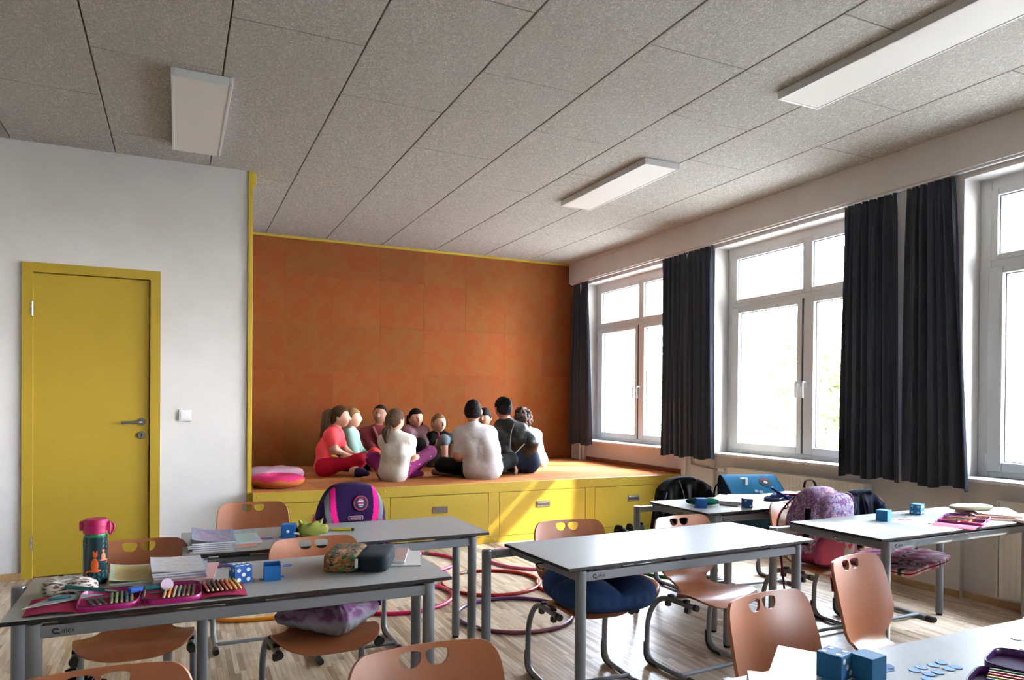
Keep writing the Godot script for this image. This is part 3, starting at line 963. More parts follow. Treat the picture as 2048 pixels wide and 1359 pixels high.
func place(proto: Node3D, first: bool, at: Vector3, turn: float, label: String) -> Node3D:
	var o: Node3D = proto
	if not first:
		o = proto.duplicate()
		o.name = numbered(str(proto.name))
		add_child(o)
	o.position = at; o.rotation.y = turn
	o.set_meta("label", label)
	return o

func build_furniture() -> void:
	var desks := [
		[0.205, -2.422, 0.0, "grey desk at the front left carrying the water bottle and open magenta pencil case"],
		[0.63, -3.096, 0.0, "grey desk second from front on the left, with a green pouch on it"],
		[1.814, -2.387, 0.045, "empty shiny grey desk in the middle of the room"],
		[3.095, -3.154, 0.02, "grey desk farthest back on the window side, with an open blue pencil case on it"],
		[3.308, -2.321, 0.032, "grey desk by the window wall with an open purple pencil case on it"],
		[1.62, -0.897, 0.0, "shiny grey desk at the bottom right corner with a row of blue counters on it"],
	]
	var d0 := make_desk("")
	for k in desks.size(): place(d0, k == 0, Vector3(desks[k][0], 0, desks[k][1]), desks[k][2], desks[k][3])
	var chairs := [
		[-0.128, -3.05, 0.0, "brown shell chair behind the front left desk, partly hidden by the water bottle"],
		[0.487, -2.845, 0.03, "brown shell chair with the heart-shaped cushion, behind the front left desk"],
		[0.362, -3.93, 0.0, "brown shell chair behind the second left desk, in front of the yellow platform's left end"],
		[0.785, -3.61, 0.0, "brown shell chair carrying the purple satchel with pink bands"],
		[1.607, -2.812, -0.09, "brown shell chair with a tufted blue cushion, behind the empty middle desk"],
		[2.160, -2.715, 0.05, "bare brown shell chair behind the right end of the empty middle desk"],
		[0.492, -1.485, 0.0, "brown shell chair nearest the viewer, cut off by the picture's bottom edge"],
		[-0.139, -1.612, 0.0, "brown shell chair of which only the top edge shows at the bottom left corner"],
		[1.492, -1.505, 0.12, "brown shell chair with its back to the left end of the bottom right desk"],
		[2.150, -1.755, 0.22, "brown shell chair turned aside, nearest the front leg of the right-hand window desk"],
		[3.062, -2.90, 0.0, "brown shell chair carrying the purple flowered backpack"],
		[3.60, -2.885, 0.0, "brown shell chair by the window with dark jacket and pink cushion"],
		[3.10, -3.90, 0.0, "brown shell chair covered by the black jacket, behind the rear right desk"],
		[3.50, -3.78, -0.05, "brown shell chair carrying the blue numbered satchel, behind the rear right desk"],
	]
	var c0 := make_chair("")
	for k in chairs.size(): place(c0, k == 0, Vector3(chairs[k][0], 0, chairs[k][1]), chairs[k][2], chairs[k][3])
	# curtains: [z at top left, top right, bottom left, bottom right, bottom y]
	curtain(-7.60, -7.24, -7.63, -7.08, 0.70, 6, "narrow dark grey curtain beside the orange wall, leftmost of the four", 0.1)
	curtain(-5.83, -5.08, -5.76, -4.99, 0.69, 10, "dark grey curtain between the first and second windows from the orange wall", 1.3)
	curtain(-3.68, -3.26, -3.66, -3.19, 0.69, 7, "dark grey curtain at the right side of the second window, third from the orange wall", 2.2)
	curtain(-3.175, -2.855, -3.165, -2.72, 0.685, 6, "dark grey curtain at the left side of the third window", 3.7)
	curtain(-0.62, 1.32, -0.64, 1.34, 0.69, 24, "wide dark grey curtain drawn across the fourth window, beside the viewer", 0.7)
	radiator(-4.86, -3.47, "long cream panel radiator below the second window, behind the rear right desk", true)
	radiator(-2.575, -1.25, "cream panel radiator below the third window, at the right edge of the picture", false)
	var pp := MB.new()
	pp.rod(Vector3(4.40, DECK, -7.42), Vector3(4.40, 2.62, -7.42), 0.014, 12)
	tag(obj("heating_pipe", pp, M.upvc), "white vertical heating pipe in the corner beside the orange wall, under the leftmost curtain", "pipe")
	var p2 := MB.new()
	p2.rod(Vector3(4.398, 0.0, -5.445), Vector3(4.398, 2.62, -5.445), 0.008, 10)
	tag(obj("heating_pipe", p2, M.radiator), "thin vertical heating pipe on the pier behind the second curtain, beside the platform's right end", "pipe")

func curtain(zl: float, zr: float, bl: float, br: float, yb: float, folds: int, label: String, ph: float) -> void:
	var t := thing("curtain", label, "curtain", Vector3(4.39, 0.0, (zl + zr) / 2.0), 0.0, "dark grey window curtains")
	var cz := (zl + zr) / 2.0
	var yt := 2.632
	var fold := func(u: float, v: float) -> Vector3:
		var w := u * folds
		var uu := u + 0.10 * sin(w * TAU * 0.5 + ph * 3.0) / folds
		var z := lerpf(lerpf(zl, zr, uu), lerpf(bl, br, uu), pow(v, 0.85)) - cz
		var a := lerpf(0.012, 0.026, smoothstep(0.0, 0.12, v)) * (0.72 + 0.28 * sin(w * 2.1 + ph))
		var x := a * sin(TAU * w + 0.6 * sin(v * 2.0 + ph + u * 5.0)) + 0.006 * sin(TAU * w * 2.0 + ph + v * 3.0)
		x += lerpf(0.003, -0.034, pow(v, 0.7)) - 0.004
		var y := lerpf(yt, yb, v) - (0.012 * sin(w * 1.7 + ph) * v)
		if v < 0.045: x *= 0.8
		return Vector3(x, y, z)
	var b := MB.new()
	b.grid(folds * 20, 26, fold)
	b.grid(folds * 20, 26, func(u: float, v: float) -> Vector3: return fold.call(1.0 - u, v) + Vector3(0.002, 0, 0))
	obj("cloth", b, M.curtain, t)
	var hem := MB.new()
	hem.grid(folds * 20, 1, func(u: float, v: float) -> Vector3: return fold.call(u, 0.965 + 0.002 * v) + Vector3(-0.0012, 0, 0))
	obj("hem_seam", hem, M.curtain, t)
	for k in folds:
		var z := lerpf(zl, zr, (k + 0.5) / folds) - cz
		obj("hook", MB.new().box(Vector3(-0.004, 2.622, z - 0.004), Vector3(0.004, 2.636, z + 0.004), 0.001), M.upvc, t)

func radiator(z0: float, z1: float, label: String, valve_left: bool) -> void:
	var t := thing("radiator", label, "radiator", Vector3(4.40, 0, (z0 + z1) / 2.0), 0.0, "panel radiators")
	var h := (z1 - z0) / 2.0
	var xf := -0.024; var xb := 0.05
	var y0 := 0.075; var y1 := 0.635
	var b := MB.new()
	var n := int((z1 - z0 - 0.10) / 0.0335)
	b.grid(n * 6, 10, func(u: float, v: float) -> Vector3:
		var z := lerpf(-h + 0.012, h - 0.012, u)
		var w := fposmod(u * n, 1.0)
		var e := smoothstep(0.0, 0.07, v) * smoothstep(1.0, 0.93, v) * smoothstep(0.0, 0.03, u) * smoothstep(1.0, 0.97, u)
		var groove := smoothstep(0.30, 0.42, w) * smoothstep(0.70, 0.58, w)
		return Vector3(xf + 0.007 * groove * e, lerpf(y0, y1, v), z))
	obj("front_panel", b, M.radiator, t)
	obj("back_panel", MB.new().box(Vector3(xb - 0.012, y0, -h + 0.012), Vector3(xb, y1, h - 0.012), 0.003), M.radiator, t)
	for s in [-1.0, 1.0]:
		obj("side_cover", MB.new().box(Vector3(xf - 0.002, y0 - 0.005, s * h - 0.006), Vector3(xb, y1 + 0.008, s * h + 0.006), 0.004), M.radiator, t)
	var g := MB.new()
	g.box(Vector3(xf - 0.002, y1 - 0.002, -h), Vector3(xf + 0.008, y1 + 0.008, h), 0.003)
	g.box(Vector3(xb - 0.01, y1 - 0.002, -h), Vector3(xb, y1 + 0.008, h), 0.003)
	var k := -h + 0.012
	while k < h - 0.012:
		g.box(Vector3(xf, y1 - 0.004, k), Vector3(xb, y1 + 0.005, k + 0.004))
		k += 0.016
	obj("top_grille", g, M.radiator, t)
	for s in [-1.0, 1.0]:
		obj("bracket", MB.new().box(Vector3(xf + 0.012, 0.0, s * h * 0.72 - 0.02), Vector3(xb, y0 + 0.03, s * h * 0.72 + 0.02), 0.003), M.radiator, t)
	var cap := MB.new()
	cap.rod(Vector3(xf - 0.012, y1 - 0.04, h - 0.03), Vector3(xf + 0.004, y1 - 0.04, h - 0.03), 0.011, 12)
	obj("bleed_plug", cap, M.chrome, t)
	if valve_left:
		var v := MB.new()
		v.rod(Vector3(0.005, 0.60, -h - 0.05), Vector3(0.005, 0.60, -h - 0.012), 0.012, 12)
		v.rod(Vector3(-0.005, 0.607, -h - 0.115), Vector3(0.0, 0.602, -h - 0.045), 0.021, 14, 0.018)
		obj("thermostat", v, M.upvc, t)
		var p := MB.new()
		p.tube(smooth_path([Vector3(0.0, 0.72, -h - 0.51), Vector3(0.0, 0.622, -h - 0.51), Vector3(0.003, 0.602, -h - 0.11)], 0.03, 5), 0.0075, 10)
		obj("supply_pipe", p, M.chrome, t)

# ------------------------------------------------------------------ small things
func sq(d: Vector3, p: float) -> float:
	return pow(pow(absf(d.x), p) + pow(absf(d.y), p) + pow(absf(d.z), p), -1.0 / p)

# a stuffed, rounded-box shape; paint(local position in -1..1) gives the cloth's colour, warp moves a point
func soft(half: Vector3, p: float, nu: int, nv: int, paint: Variant, warp: Variant = null, at := Vector3.ZERO) -> MB:
	var b := MB.new()
	var where := func(u: float, v: float) -> Vector3:
		var a := TAU * u
		var e := PI * (v - 0.5)
		var d := Vector3(cos(e) * cos(a), sin(e), -cos(e) * sin(a))
		return d * sq(d, p)
	b.grid(nu, nv, func(u: float, v: float) -> Vector3:
		var q: Vector3 = where.call(u, v)
		var r: Vector3 = q * half
		if warp != null: r = warp.call(q, r)
		return at + r, true, func(u: float, v: float) -> Color:
		return lin(paint.call(where.call(u, v))))
	return b

func one(c: Color) -> Callable:
	return func(_q: Vector3) -> Color: return c

func speckled(base: Color, spots: Array, size: float, amount: float, sd: int) -> Callable:
	# printed motifs: irregular spots of the given colours on a plain ground
	var n := FastNoiseLite.new(); n.seed = sd; n.frequency = 1.0 / size; n.noise_type = FastNoiseLite.TYPE_CELLULAR
	n.cellular_return_type = FastNoiseLite.RETURN_DISTANCE
	var n2 := FastNoiseLite.new(); n2.seed = sd; n2.frequency = 1.0 / size; n2.noise_type = FastNoiseLite.TYPE_CELLULAR
	n2.cellular_return_type = FastNoiseLite.RETURN_CELL_VALUE
	return func(q: Vector3) -> Color:
		var d := n.get_noise_3dv(q)
		if d < amount:
			var k := int((n2.get_noise_3dv(q) * 0.5 + 0.5) * 997.0) % spots.size()
			return spots[k]
		return base

func disc(b: MB, r: float, h: float, sides := 20) -> MB:
	return b.lathe(PackedVector2Array([Vector2(0, 0), Vector2(r - 0.0004, 0), Vector2(r, 0.0004), Vector2(r, h - 0.0004), Vector2(r - 0.0004, h), Vector2(0, h)]), sides)

func counter(at: Vector3, c: Color, label: String, group: String, tilt := 0.0, r := 0.0125) -> void:
	var b := MB.new(); b.col = lin(c)
	disc(b, r, 0.0014)
	var o := obj("counter", b, M.vc, null)
	o.position = at; o.rotation.z = tilt
	tag(o, label, "counter", group)

func paper_cube(at: Vector3, turn: float, s: float, label: String, pips: Array, open := false, dark := Color(0.06, 0.34, 0.60)) -> void:
	# folded card cube; pips: [face, count]
	var t := thing("paper_cube", label, "paper cube", at, turn, "blue folded paper cubes")
	var b := MB.new(); b.col = lin(dark)
	var h := s / 2.0
	if open:
		b.box(Vector3(-h, 0, -h), Vector3(-h + 0.001, s, h)); b.box(Vector3(h - 0.001, 0, -h), Vector3(h, s, h))
		b.box(Vector3(-h, 0, -h), Vector3(h, s, -h + 0.001)); b.box(Vector3(-h, 0, h - 0.001), Vector3(h, s * 0.93, h))
		b.box(Vector3(-h, 0, -h), Vector3(h, 0.001, h))
	else:
		b.box(Vector3(-h, 0, -h), Vector3(h, s, h), 0.0012)
	obj("card", b, M.vc, t)
	var tb := MB.new(); tb.col = lin(dark.lerp(Color(0.2, 0.5, 0.8), 0.4))
	tb.box(Vector3(-h - 0.012, 0.0, -0.012), Vector3(-h, 0.0012, 0.012)); tb.box(Vector3(h, 0.004, -0.014), Vector3(h + 0.012, 0.0052, 0.010))
	obj("glue_tab", tb, M.vc, t)
	var lay := {1: [Vector2(0, 0)], 2: [Vector2(-1, -1), Vector2(1, 1)], 3: [Vector2(-1, -1), Vector2(0, 0), Vector2(1, 1)], 4: [Vector2(-1, -1), Vector2(1, 1), Vector2(-1, 1), Vector2(1, -1)], 5: [Vector2(-1, -1), Vector2(1, 1), Vector2(-1, 1), Vector2(1, -1), Vector2(0, 0)], 6: [Vector2(-1, -1), Vector2(1, 1), Vector2(-1, 1), Vector2(1, -1), Vector2(-1, 0), Vector2(1, 0)]}
	for f in pips:
		var n: Vector3 = f[0]
		var u := Vector3.UP if absf(n.y) < 0.5 else Vector3.BACK
		var v := n.cross(u)
		for q in lay[f[1]]:
			var pb := MB.new()
			pb.T = Transform3D(Basis(u, n, u.cross(n)), Vector3(0, h, 0) + n * (h - 0.0006) + (u * q.x + v * q.y) * (s * 0.27))
			disc(pb, s * 0.115, 0.0012, 14)
			obj("pip", pb, M.paper, t)

func pencil(a: Vector3, b: Vector3, c: Color, label: String, group := "", r := 0.0036) -> void:
	var t := thing("pencil", label, "pencil", a, 0.0, group)
	var d := b - a
	var body := MB.new(); body.col = lin(c)
	body.rod(Vector3.ZERO, d * 0.88, r, 6)
	obj("barrel", body, M.vc_gloss, t)
	var w := MB.new(); w.col = lin(Color(0.80, 0.66, 0.48))
	w.rod(d * 0.88, d * 0.97, r, 6, r * 0.35)
	obj("sharpened_tip", w, M.vc, t)
	var l := MB.new(); l.col = lin(c.darkened(0.2))
	l.rod(d * 0.97, d, r * 0.35, 6, 0.0003)
	obj("lead", l, M.vc, t)

func book(at: Vector3, size: Vector3, turn: float, cover: Color, label: String, group: String, inner := Color(0.86, 0.86, 0.88), curl := 0.0, print_cols := []) -> void:
	var t := thing("notebook", label, "notebook", at, turn, group)
	var h := size / 2.0
	var pg := MB.new(); pg.col = lin(inner)
	pg.box(Vector3(-h.x + 0.001, 0.0006, -h.z + 0.0012), Vector3(h.x - 0.0012, size.y - 0.0006, h.z - 0.0012))
	obj("pages", pg, M.vc, t)
	var n := FastNoiseLite.new(); n.seed = int(at.x * 1000.0) + 7; n.frequency = 9.0
	var cv := MB.new()
	var cf := func(u: float, v: float) -> Color:
		if print_cols.is_empty() or u < 0.06 or u > 0.94 or v < 0.05 or v > 0.95: return lin(cover)
		var k := n.get_noise_2d(u, v) * 0.5 + 0.5
		return lin(cover.lerp(print_cols[int(k * 5.0 * print_cols.size()) % print_cols.size()], 0.75))
	cv.grid(18, 24, func(u: float, v: float) -> Vector3:
		return Vector3(lerpf(-h.x, h.x, u), size.y + curl * pow(1.0 - u, 3.0) * 0.02 + curl * pow(1.0 - v, 3.0) * 0.012, lerpf(-h.z, h.z, v)), false, cf)
	cv.grid(18, 24, func(u: float, v: float) -> Vector3:
		return Vector3(lerpf(h.x, -h.x, u), size.y - 0.0007 + curl * pow(u, 3.0) * 0.02 + curl * pow(1.0 - v, 3.0) * 0.012, lerpf(-h.z, h.z, v)), false, func(_u: float, _v: float) -> Color: return lin(cover.lightened(0.3)))
	obj("front_cover", cv, M.vc_gloss, t)
	var bk := MB.new(); bk.col = lin(cover.darkened(0.1))
	bk.box(Vector3(-h.x, 0, -h.z), Vector3(h.x, 0.0007, h.z)); bk.box(Vector3(-h.x, 0, -h.z), Vector3(-h.x + 0.0008, size.y, h.z))
	obj("back_cover", bk, M.vc, t)

# an opened-out zip pencil case: two rimmed trays on a common spine with a flap at each end
func open_case(at: Vector3, turn: float, label: String, rim: Color, lining: Color, sx := 1.0, flap_left := true, flap_right := true) -> Node3D:
	var t := thing("pencil_case", label, "pencil case", at, turn)
	for s in 2:
		var x0 := (-0.155 if s == 0 else 0.005) * sx
		var x1 := (-0.005 if s == 0 else 0.155) * sx
		var zs := 0.0
		var fl := MB.new(); fl.col = lin(lining)
		fl.box(Vector3(x0, 0.001, -0.092 + zs), Vector3(x1, 0.003, 0.092 + zs), 0.001)
		var tr := obj("tray", fl, M.cloth, t)
		var path := PackedVector3Array()
		var wl := MB.new(); wl.col = lin(rim)
		var cx := (x0 + x1) / 2.0
		var hx := (x1 - x0) / 2.0
		for k in 40:
			var a := TAU * k / 40.0
			var d := Vector3(cos(a), 0, sin(a))
			var q := pow(pow(absf(d.x), 5.0) + pow(absf(d.z), 5.0), -0.2)
			path.append(Vector3(cx + d.x * q * hx, 0, zs + d.z * q * 0.094))
		wl.grid(40, 4, func(u: float, v: float) -> Vector3:
			var i := int(round(u * 40)) % 40
			var c := Vector3(cx, 0, zs)
			var p := path[i]
			var prof := [Vector2(1.0, 0.0005), Vector2(1.02, 0.008), Vector2(1.01, 0.0155), Vector2(0.985, 0.016), Vector2(0.975, 0.003)]
			var pr: Vector2 = prof[int(round(v * 4))]
			return c + (p - c) * pr.x + Vector3(0, pr.y, 0), true)
		obj("rim", wl, M.vc_gloss, tr)
		var zp := MB.new(); zp.col = lin(rim.darkened(0.45))
		var up := PackedVector3Array()
		for q in path: up.append(q + Vector3(0, 0.016, 0))
		zp.tube(up, 0.0018, 5, true)
		obj("zip", zp, M.vc, tr)
	var sp := MB.new(); sp.col = lin(rim)
	sp.box(Vector3(-0.008, 0.0, -0.085), Vector3(0.008, 0.004, 0.085), 0.0015)
	obj("spine", sp, M.vc, t)
	for s in [-1.0, 1.0]:
		if (s < 0.0 and not flap_left) or (s > 0.0 and not flap_right): continue
		var f := MB.new(); f.col = lin(lining)
		f.grid(8, 6, func(u: float, v: float) -> Vector3:
			return Vector3(s * sx * lerpf(0.150, 0.275, u), 0.004 + 0.006 * sin(u * PI) - 0.001 * u, lerpf(-0.085, 0.090, v) + s * 0.01 * u))
		f.grid(8, 6, func(u: float, v: float) -> Vector3:
			return Vector3(s * sx * lerpf(0.275, 0.150, u), 0.0022 + 0.006 * sin(u * PI) - 0.001 * (1.0 - u), lerpf(-0.085, 0.090, v) + s * 0.01 * (1.0 - u)))
		obj("flap", f, M.cloth, t)
	for k in 2:
		var el := MB.new(); el.col = lin(Color(0.10, 0.33, 0.36))
		var x := (-0.14 if k == 0 else 0.02) * sx
		el.box(Vector3(x, 0.0105, -0.012), Vector3(x + 0.12 * sx, 0.0117, -0.004))
		obj("elastic", el, M.vc, t)
	return t

func build_items() -> void:
	M.paper = flat(Color(0.90, 0.90, 0.90), 0.8)
	M.clear = flat(Color(0.72, 0.80, 0.79, 0.5), 0.3)
	M.clear.transparency = BaseMaterial3D.TRANSPARENCY_ALPHA
	items_front_left()
	items_second_left()
	items_right()
	bags_and_cushions()
	hoops_and_shoes()

func items_front_left() -> void:
	var y := TOP
	# water bottle
	var t := thing("water_bottle", "dark teal water bottle with pink flip lid and orange cats on the front left desk", "water bottle", Vector3(-0.226, y, -2.54))
	t.scale = Vector3(1.0, 0.84, 1.0)
	var b := MB.new()
	b.lathe(PackedVector2Array([Vector2(0, 0.0), Vector2(0.030, 0.0), Vector2(0.0335, 0.004), Vector2(0.0335, 0.165), Vector2(0.033, 0.172)]), 32, false)
	b.col = Color.WHITE
	obj("body", b, M.bottle, t)
	var nk := MB.new()
	nk.lathe(PackedVector2Array([Vector2(0.0335, 0.172), Vector2(0.030, 0.178), Vector2(0.0295, 0.186)]), 32)
	obj("neck", nk, flat(Color(0.08, 0.42, 0.24), 0.25), t)
	var lid := MB.new()
	lid.lathe(PackedVector2Array([Vector2(0.0322, 0.184), Vector2(0.0335, 0.187), Vector2(0.0335, 0.208), Vector2(0.0322, 0.2095), Vector2(0.0335, 0.211), Vector2(0.0335, 0.232), Vector2(0.030, 0.236), Vector2(0, 0.236)]), 32)
	lid.box(Vector3(-0.043, 0.196, -0.011), Vector3(-0.030, 0.229, 0.011), 0.003)
	var ld := obj("lid", lid, M.pinkplastic, t)
	var lt := MB.new()
	lt.box(Vector3(0.030, 0.192, -0.012), Vector3(0.043, 0.224, 0.012), 0.003)
	obj("latch", lt, M.pinkplastic, ld)
	var lp := MB.new()
	lp.tube(catmull([Vector3(0.040, 0.222, 0), Vector3(0.050, 0.210, 0), Vector3(0.049, 0.192, 0), Vector3(0.042, 0.178, 0.002), Vector3(0.038, 0.185, 0.002), Vector3(0.040, 0.20, 0)], 5), 0.0036, 8)
	obj("carry_loop", lp, M.pinkplastic, ld)
	var wrap := func(u: float, v: float) -> Vector3:
		var a := u / 0.0337
		return Vector3(sin(a) * 0.0338, v, cos(a) * 0.0338)
	var cat := func(u: float, v: float) -> float:
		u = (u + 0.001) / 1.2; v = (v - 0.070) / 1.25 + 0.066
		var f := Vector2((u - 0.002) / 0.0085, (v - 0.068) / 0.020).length() - 1.0
		f = minf(f, Vector2((u - 0.003) / 0.0055, (v - 0.097) / 0.0075).length() - 1.0)
		f = minf(f, Vector2((absf(u - 0.003) - 0.0037) / 0.0018, (v - 0.105) / 0.004).length() - 1.0)
		f = minf(f, Vector2((u - 0.003) / 0.014, (v - 0.051) / 0.0045).length() - 1.0)
		var tl := Vector2(u + 0.012, v - 0.042)
		f = minf(f, absf(tl.length() - 0.008) / 0.0022 - 1.0 if tl.x < 0.002 else 1.0)
		return f * 0.005
	var cm := MB.new()
	cm.sheet(-0.035, 0.035, 0.02, 0.135, 66, 100, cat, wrap, 0.0004)
	obj("cat_motif", cm, M.orangeprint, t)
	var cat2 := func(u: float, v: float) -> float: return cat.call((u - 0.026) * -1.5 + 0.003, (v - 0.098) * 1.7 + 0.068)
	var cm2 := MB.new()
	cm2.sheet(0.008, 0.05, 0.055, 0.125, 50, 70, cat2, wrap, 0.0004)
	obj("cat_motif", cm2, M.orangeprint, t)
	var lf := MB.new()
	lf.sheet(-0.05, 0.05, 0.005, 0.16, 90, 120, func(u: float, v: float) -> float:
		if v > 0.05 and (v < 0.13 or absf(u) < 0.02): return 0.01
		var p := Vector2(fposmod(u * 1.0 + 0.5, 0.013) - 0.0065, fposmod(v + floor((u + 0.5) / 0.013) * 0.0071, 0.018) - 0.009)
		p = p.rotated(0.5 * sin(u * 300.0))
		return Vector2(p.x / 0.0028, p.y / 0.0085).length() * 0.003 - 0.003, wrap, 0.0003)
	obj("leaf_print", lf, flat(Color(0.05, 0.27, 0.27), 0.3), t)
	# open pencil case, with its pencils standing as things of their own
	var c := Vector3(-0.088, y, -2.288)
	var cs := open_case(c, 0.02, "open magenta zip pencil case full of pencils on the front left desk", Color(0.60, 0.07, 0.40), Color(0.58, 0.15, 0.27))
	var where := "in the right end flap of the open magenta pencil case"
	var cols := [[Color(0.72, 0.20, 0.28), "red"], [Color(0.16, 0.13, 0.16), "black"], [Color(0.33, 0.20, 0.20), "dark brown"], [Color(0.42, 0.23, 0.17), "brown"], [Color(0.78, 0.32, 0.20), "orange red"], [Color(0.86, 0.45, 0.20), "orange"], [Color(0.90, 0.66, 0.25), "pale orange"], [Color(0.86, 0.77, 0.20), "yellow"]]
	for k in 8:
		var x: float = c.x + 0.168 + 0.0125 * k
		pencil(Vector3(x - 0.006, y + 0.015, c.z - 0.070), Vector3(x + 0.006, y + 0.0145, c.z + 0.062), cols[k][0], "%s coloured pencil %s" % [cols[k][1], where], "pencils in the open magenta case", 0.0045)
	cols = [[Color(0.80, 0.68, 0.45), "plain wood"], [Color(0.90, 0.45, 0.08), "bright orange"], [Color(0.75, 0.66, 0.50), "beige"], [Color(0.35, 0.62, 0.60), "pale teal"], [Color(0.36, 0.24, 0.20), "brown"], [Color(0.22, 0.26, 0.24), "dark green"], [Color(0.45, 0.26, 0.38), "mauve"]]
	for k in 7:
		var x: float = c.x + 0.060 + 0.0125 * k
		pencil(Vector3(x + 0.004, y + 0.009, c.z - 0.065), Vector3(x - 0.004, y + 0.0085, c.z + 0.062), cols[k][0], "%s pencil in the right tray of the open magenta pencil case" % cols[k][1], "pencils in the open magenta case", 0.0045)
	cols = [[Color(0.20, 0.42, 0.28), "dark green"], [Color(0.42, 0.58, 0.30), "leaf green"], [Color(0.25, 0.36, 0.30), "grey green"], [Color(0.20, 0.40, 0.58), "blue"], [Color(0.80, 0.70, 0.52), "light wood"]]
	for k in 5:
		var x: float = c.x - 0.075 + 0.0125 * k
		pencil(Vector3(x - 0.003, y + 0.009, c.z - 0.06), Vector3(x + 0.003, y + 0.0085, c.z + 0.062), cols[k][0], "%s pencil in the left tray of the open magenta pencil case" % cols[k][1], "pencils in the open magenta case", 0.0045)
	cols = [[Color(0.06, 0.16, 0.16), "black"], [Color(0.05, 0.09, 0.10), "blackish"], [Color(0.10, 0.24, 0.25), "dark teal"]]
	for k in 3:
		var x: float = c.x - 0.13 + 0.014 * k
		pencil(Vector3(x, y + 0.009, c.z + 0.01), Vector3(x + 0.02, y + 0.0085, c.z + 0.075), cols[k][0], "short %s crayon at the left end of the open magenta pencil case" % cols[k][1], "pencils in the open magenta case", 0.005)
	pencil(c + Vector3(0.008, 0.012, -0.05), c + Vector3(0.004, 0.012, 0.06), Color(0.50, 0.45, 0.28), "worn olive pencil lying along the middle spine of the open magenta pencil case")
	# sharpener, glue cap, drawing triangle and pen lying on the case
	var sh := thing("pencil_sharpener", "small blue pencil sharpener lying in the middle of the open magenta pencil case", "sharpener", c + Vector3(-0.018, 0.012, -0.028), 0.5)
	obj("body", MB.new().box(Vector3(-0.020, 0, -0.011), Vector3(0.020, 0.017, 0.011), 0.004), M.blueplastic, sh)
	obj("blade", MB.new().box(Vector3(-0.011, 0.0168, -0.006), Vector3(0.011, 0.0178, 0.006), 0.0003), M.steel, sh)
	var gl := thing("glue_stick", "white capped teal glue stick lying across the open magenta pencil case", "glue stick", c + Vector3(0.035, 0.018, -0.045), 0.25)
	obj("tube", MB.new().rod(Vector3(-0.03, 0, 0), Vector3(0.012, 0, 0), 0.0085, 16), flat(Color(0.07, 0.32, 0.34), 0.4), gl)
	var gc := MB.new()
	gc.T = Transform3D(Basis(Vector3.RIGHT, 1.1), Vector3(0.028, 0.0, 0))
	disc(gc, 0.0175, 0.013, 24)
	obj("cap", gc, flat(Color(0.82, 0.72, 0.80), 0.4), gl)
	var ss := thing("set_square", "transparent drawing triangle with a teal grip lying over the left flap of the magenta case", "set square", c + Vector3(-0.205, 0.013, -0.006), 0.30)
	var tri := MB.new().prism(PackedVector2Array([Vector2(-0.085, 0.028), Vector2(0.11, 0.005), Vector2(0.012, -0.070)]), 0.0, 0.0018)
	obj("plate", tri, M.clear, ss)
	var grip := MB.new(); grip.col = lin(Color(0.12, 0.38, 0.42))
	grip.box(Vector3(-0.02, 0.0015, -0.022), Vector3(0.035, 0.008, -0.010), 0.003)
	obj("grip", grip, M.vc, ss)
	var pen := thing("pen", "teal pen with a silver tip resting on the white patterned pouch and the magenta case", "pen", c + Vector3(-0.195, 0.035, -0.075), 0.0)
	var pd := Vector3(0.145, -0.008, 0.085)
	obj("barrel", MB.new().rod(Vector3.ZERO, pd * 0.72, 0.0058, 12), flat(Color(0.12, 0.40, 0.42), 0.35), pen)
	obj("grip_section", MB.new().rod(pd * 0.72, pd * 0.92, 0.0052, 12, 0.003), M.chrome, pen)
	obj("tip", MB.new().rod(pd * 0.92, pd, 0.002, 8, 0.0008), M.chrome, pen)
	# white pouch with red and black print
	var pk := thing("pencil_pouch", "soft white pouch printed with dark red motifs at the left of the front left desk", "pouch", Vector3(-0.279, y, -2.425), 0.22)
	var paint := speckled(Color(0.80, 0.77, 0.72), [Color(0.38, 0.09, 0.16), Color(0.15, 0.17, 0.18), Color(0.30, 0.40, 0.36), Color(0.45, 0.12, 0.18)], 0.30, -0.52, 3)
	obj("cloth", soft(Vector3(0.070, 0.020, 0.046), 3.2, 110, 64, paint, func(q: Vector3, r: Vector3) -> Vector3:
		r.y *= 1.0 + 0.16 * sin(q.x * 6.0) + 0.10 * cos(q.z * 5.0 + q.x * 4.0)
		return r + Vector3(0, 0.0, 0.008 * sin(q.x * 2.5)), Vector3(0, 0.021, 0)), M.cloth, pk)
	var zpp := MB.new(); zpp.col = lin(Color(0.85, 0.85, 0.84))
	zpp.tube(catmull([Vector3(-0.062, 0.032, 0.0), Vector3(-0.02, 0.042, 0.003), Vector3(0.03, 0.041, 0.0), Vector3(0.066, 0.028, 0.0)], 5), 0.0022, 6)
	obj("zip", zpp, M.vc, pk)
	# notebooks
	var gname := "notebooks on the front left desk"
	book(Vector3(-0.115, y, -2.585), Vector3(0.15, 0.006, 0.21), 0.06, Color(0.72, 0.78, 0.70), "thin pale green and yellow notebook lying left of the stack on the front left desk", gname, Color(0.85, 0.85, 0.82), 0.6, [Color(0.85, 0.62, 0.35), Color(0.80, 0.74, 0.40)])
	book(Vector3(0.035, y, -2.555), Vector3(0.175, 0.007, 0.235), -0.12, Color(0.84, 0.62, 0.60), "pale pink notebook, lowest of the stack on the front left desk", gname)
	book(Vector3(0.018, y + 0.0072, -2.565), Vector3(0.152, 0.007, 0.212), -0.04, Color(0.60, 0.62, 0.72), "grey blue notebook second from below in the stack on the front left desk", gname)
	book(Vector3(0.010, y + 0.0144, -2.570), Vector3(0.152, 0.007, 0.212), 0.0, Color(0.55, 0.58, 0.70), "blue notebook in the middle of the stack on the front left desk", gname)
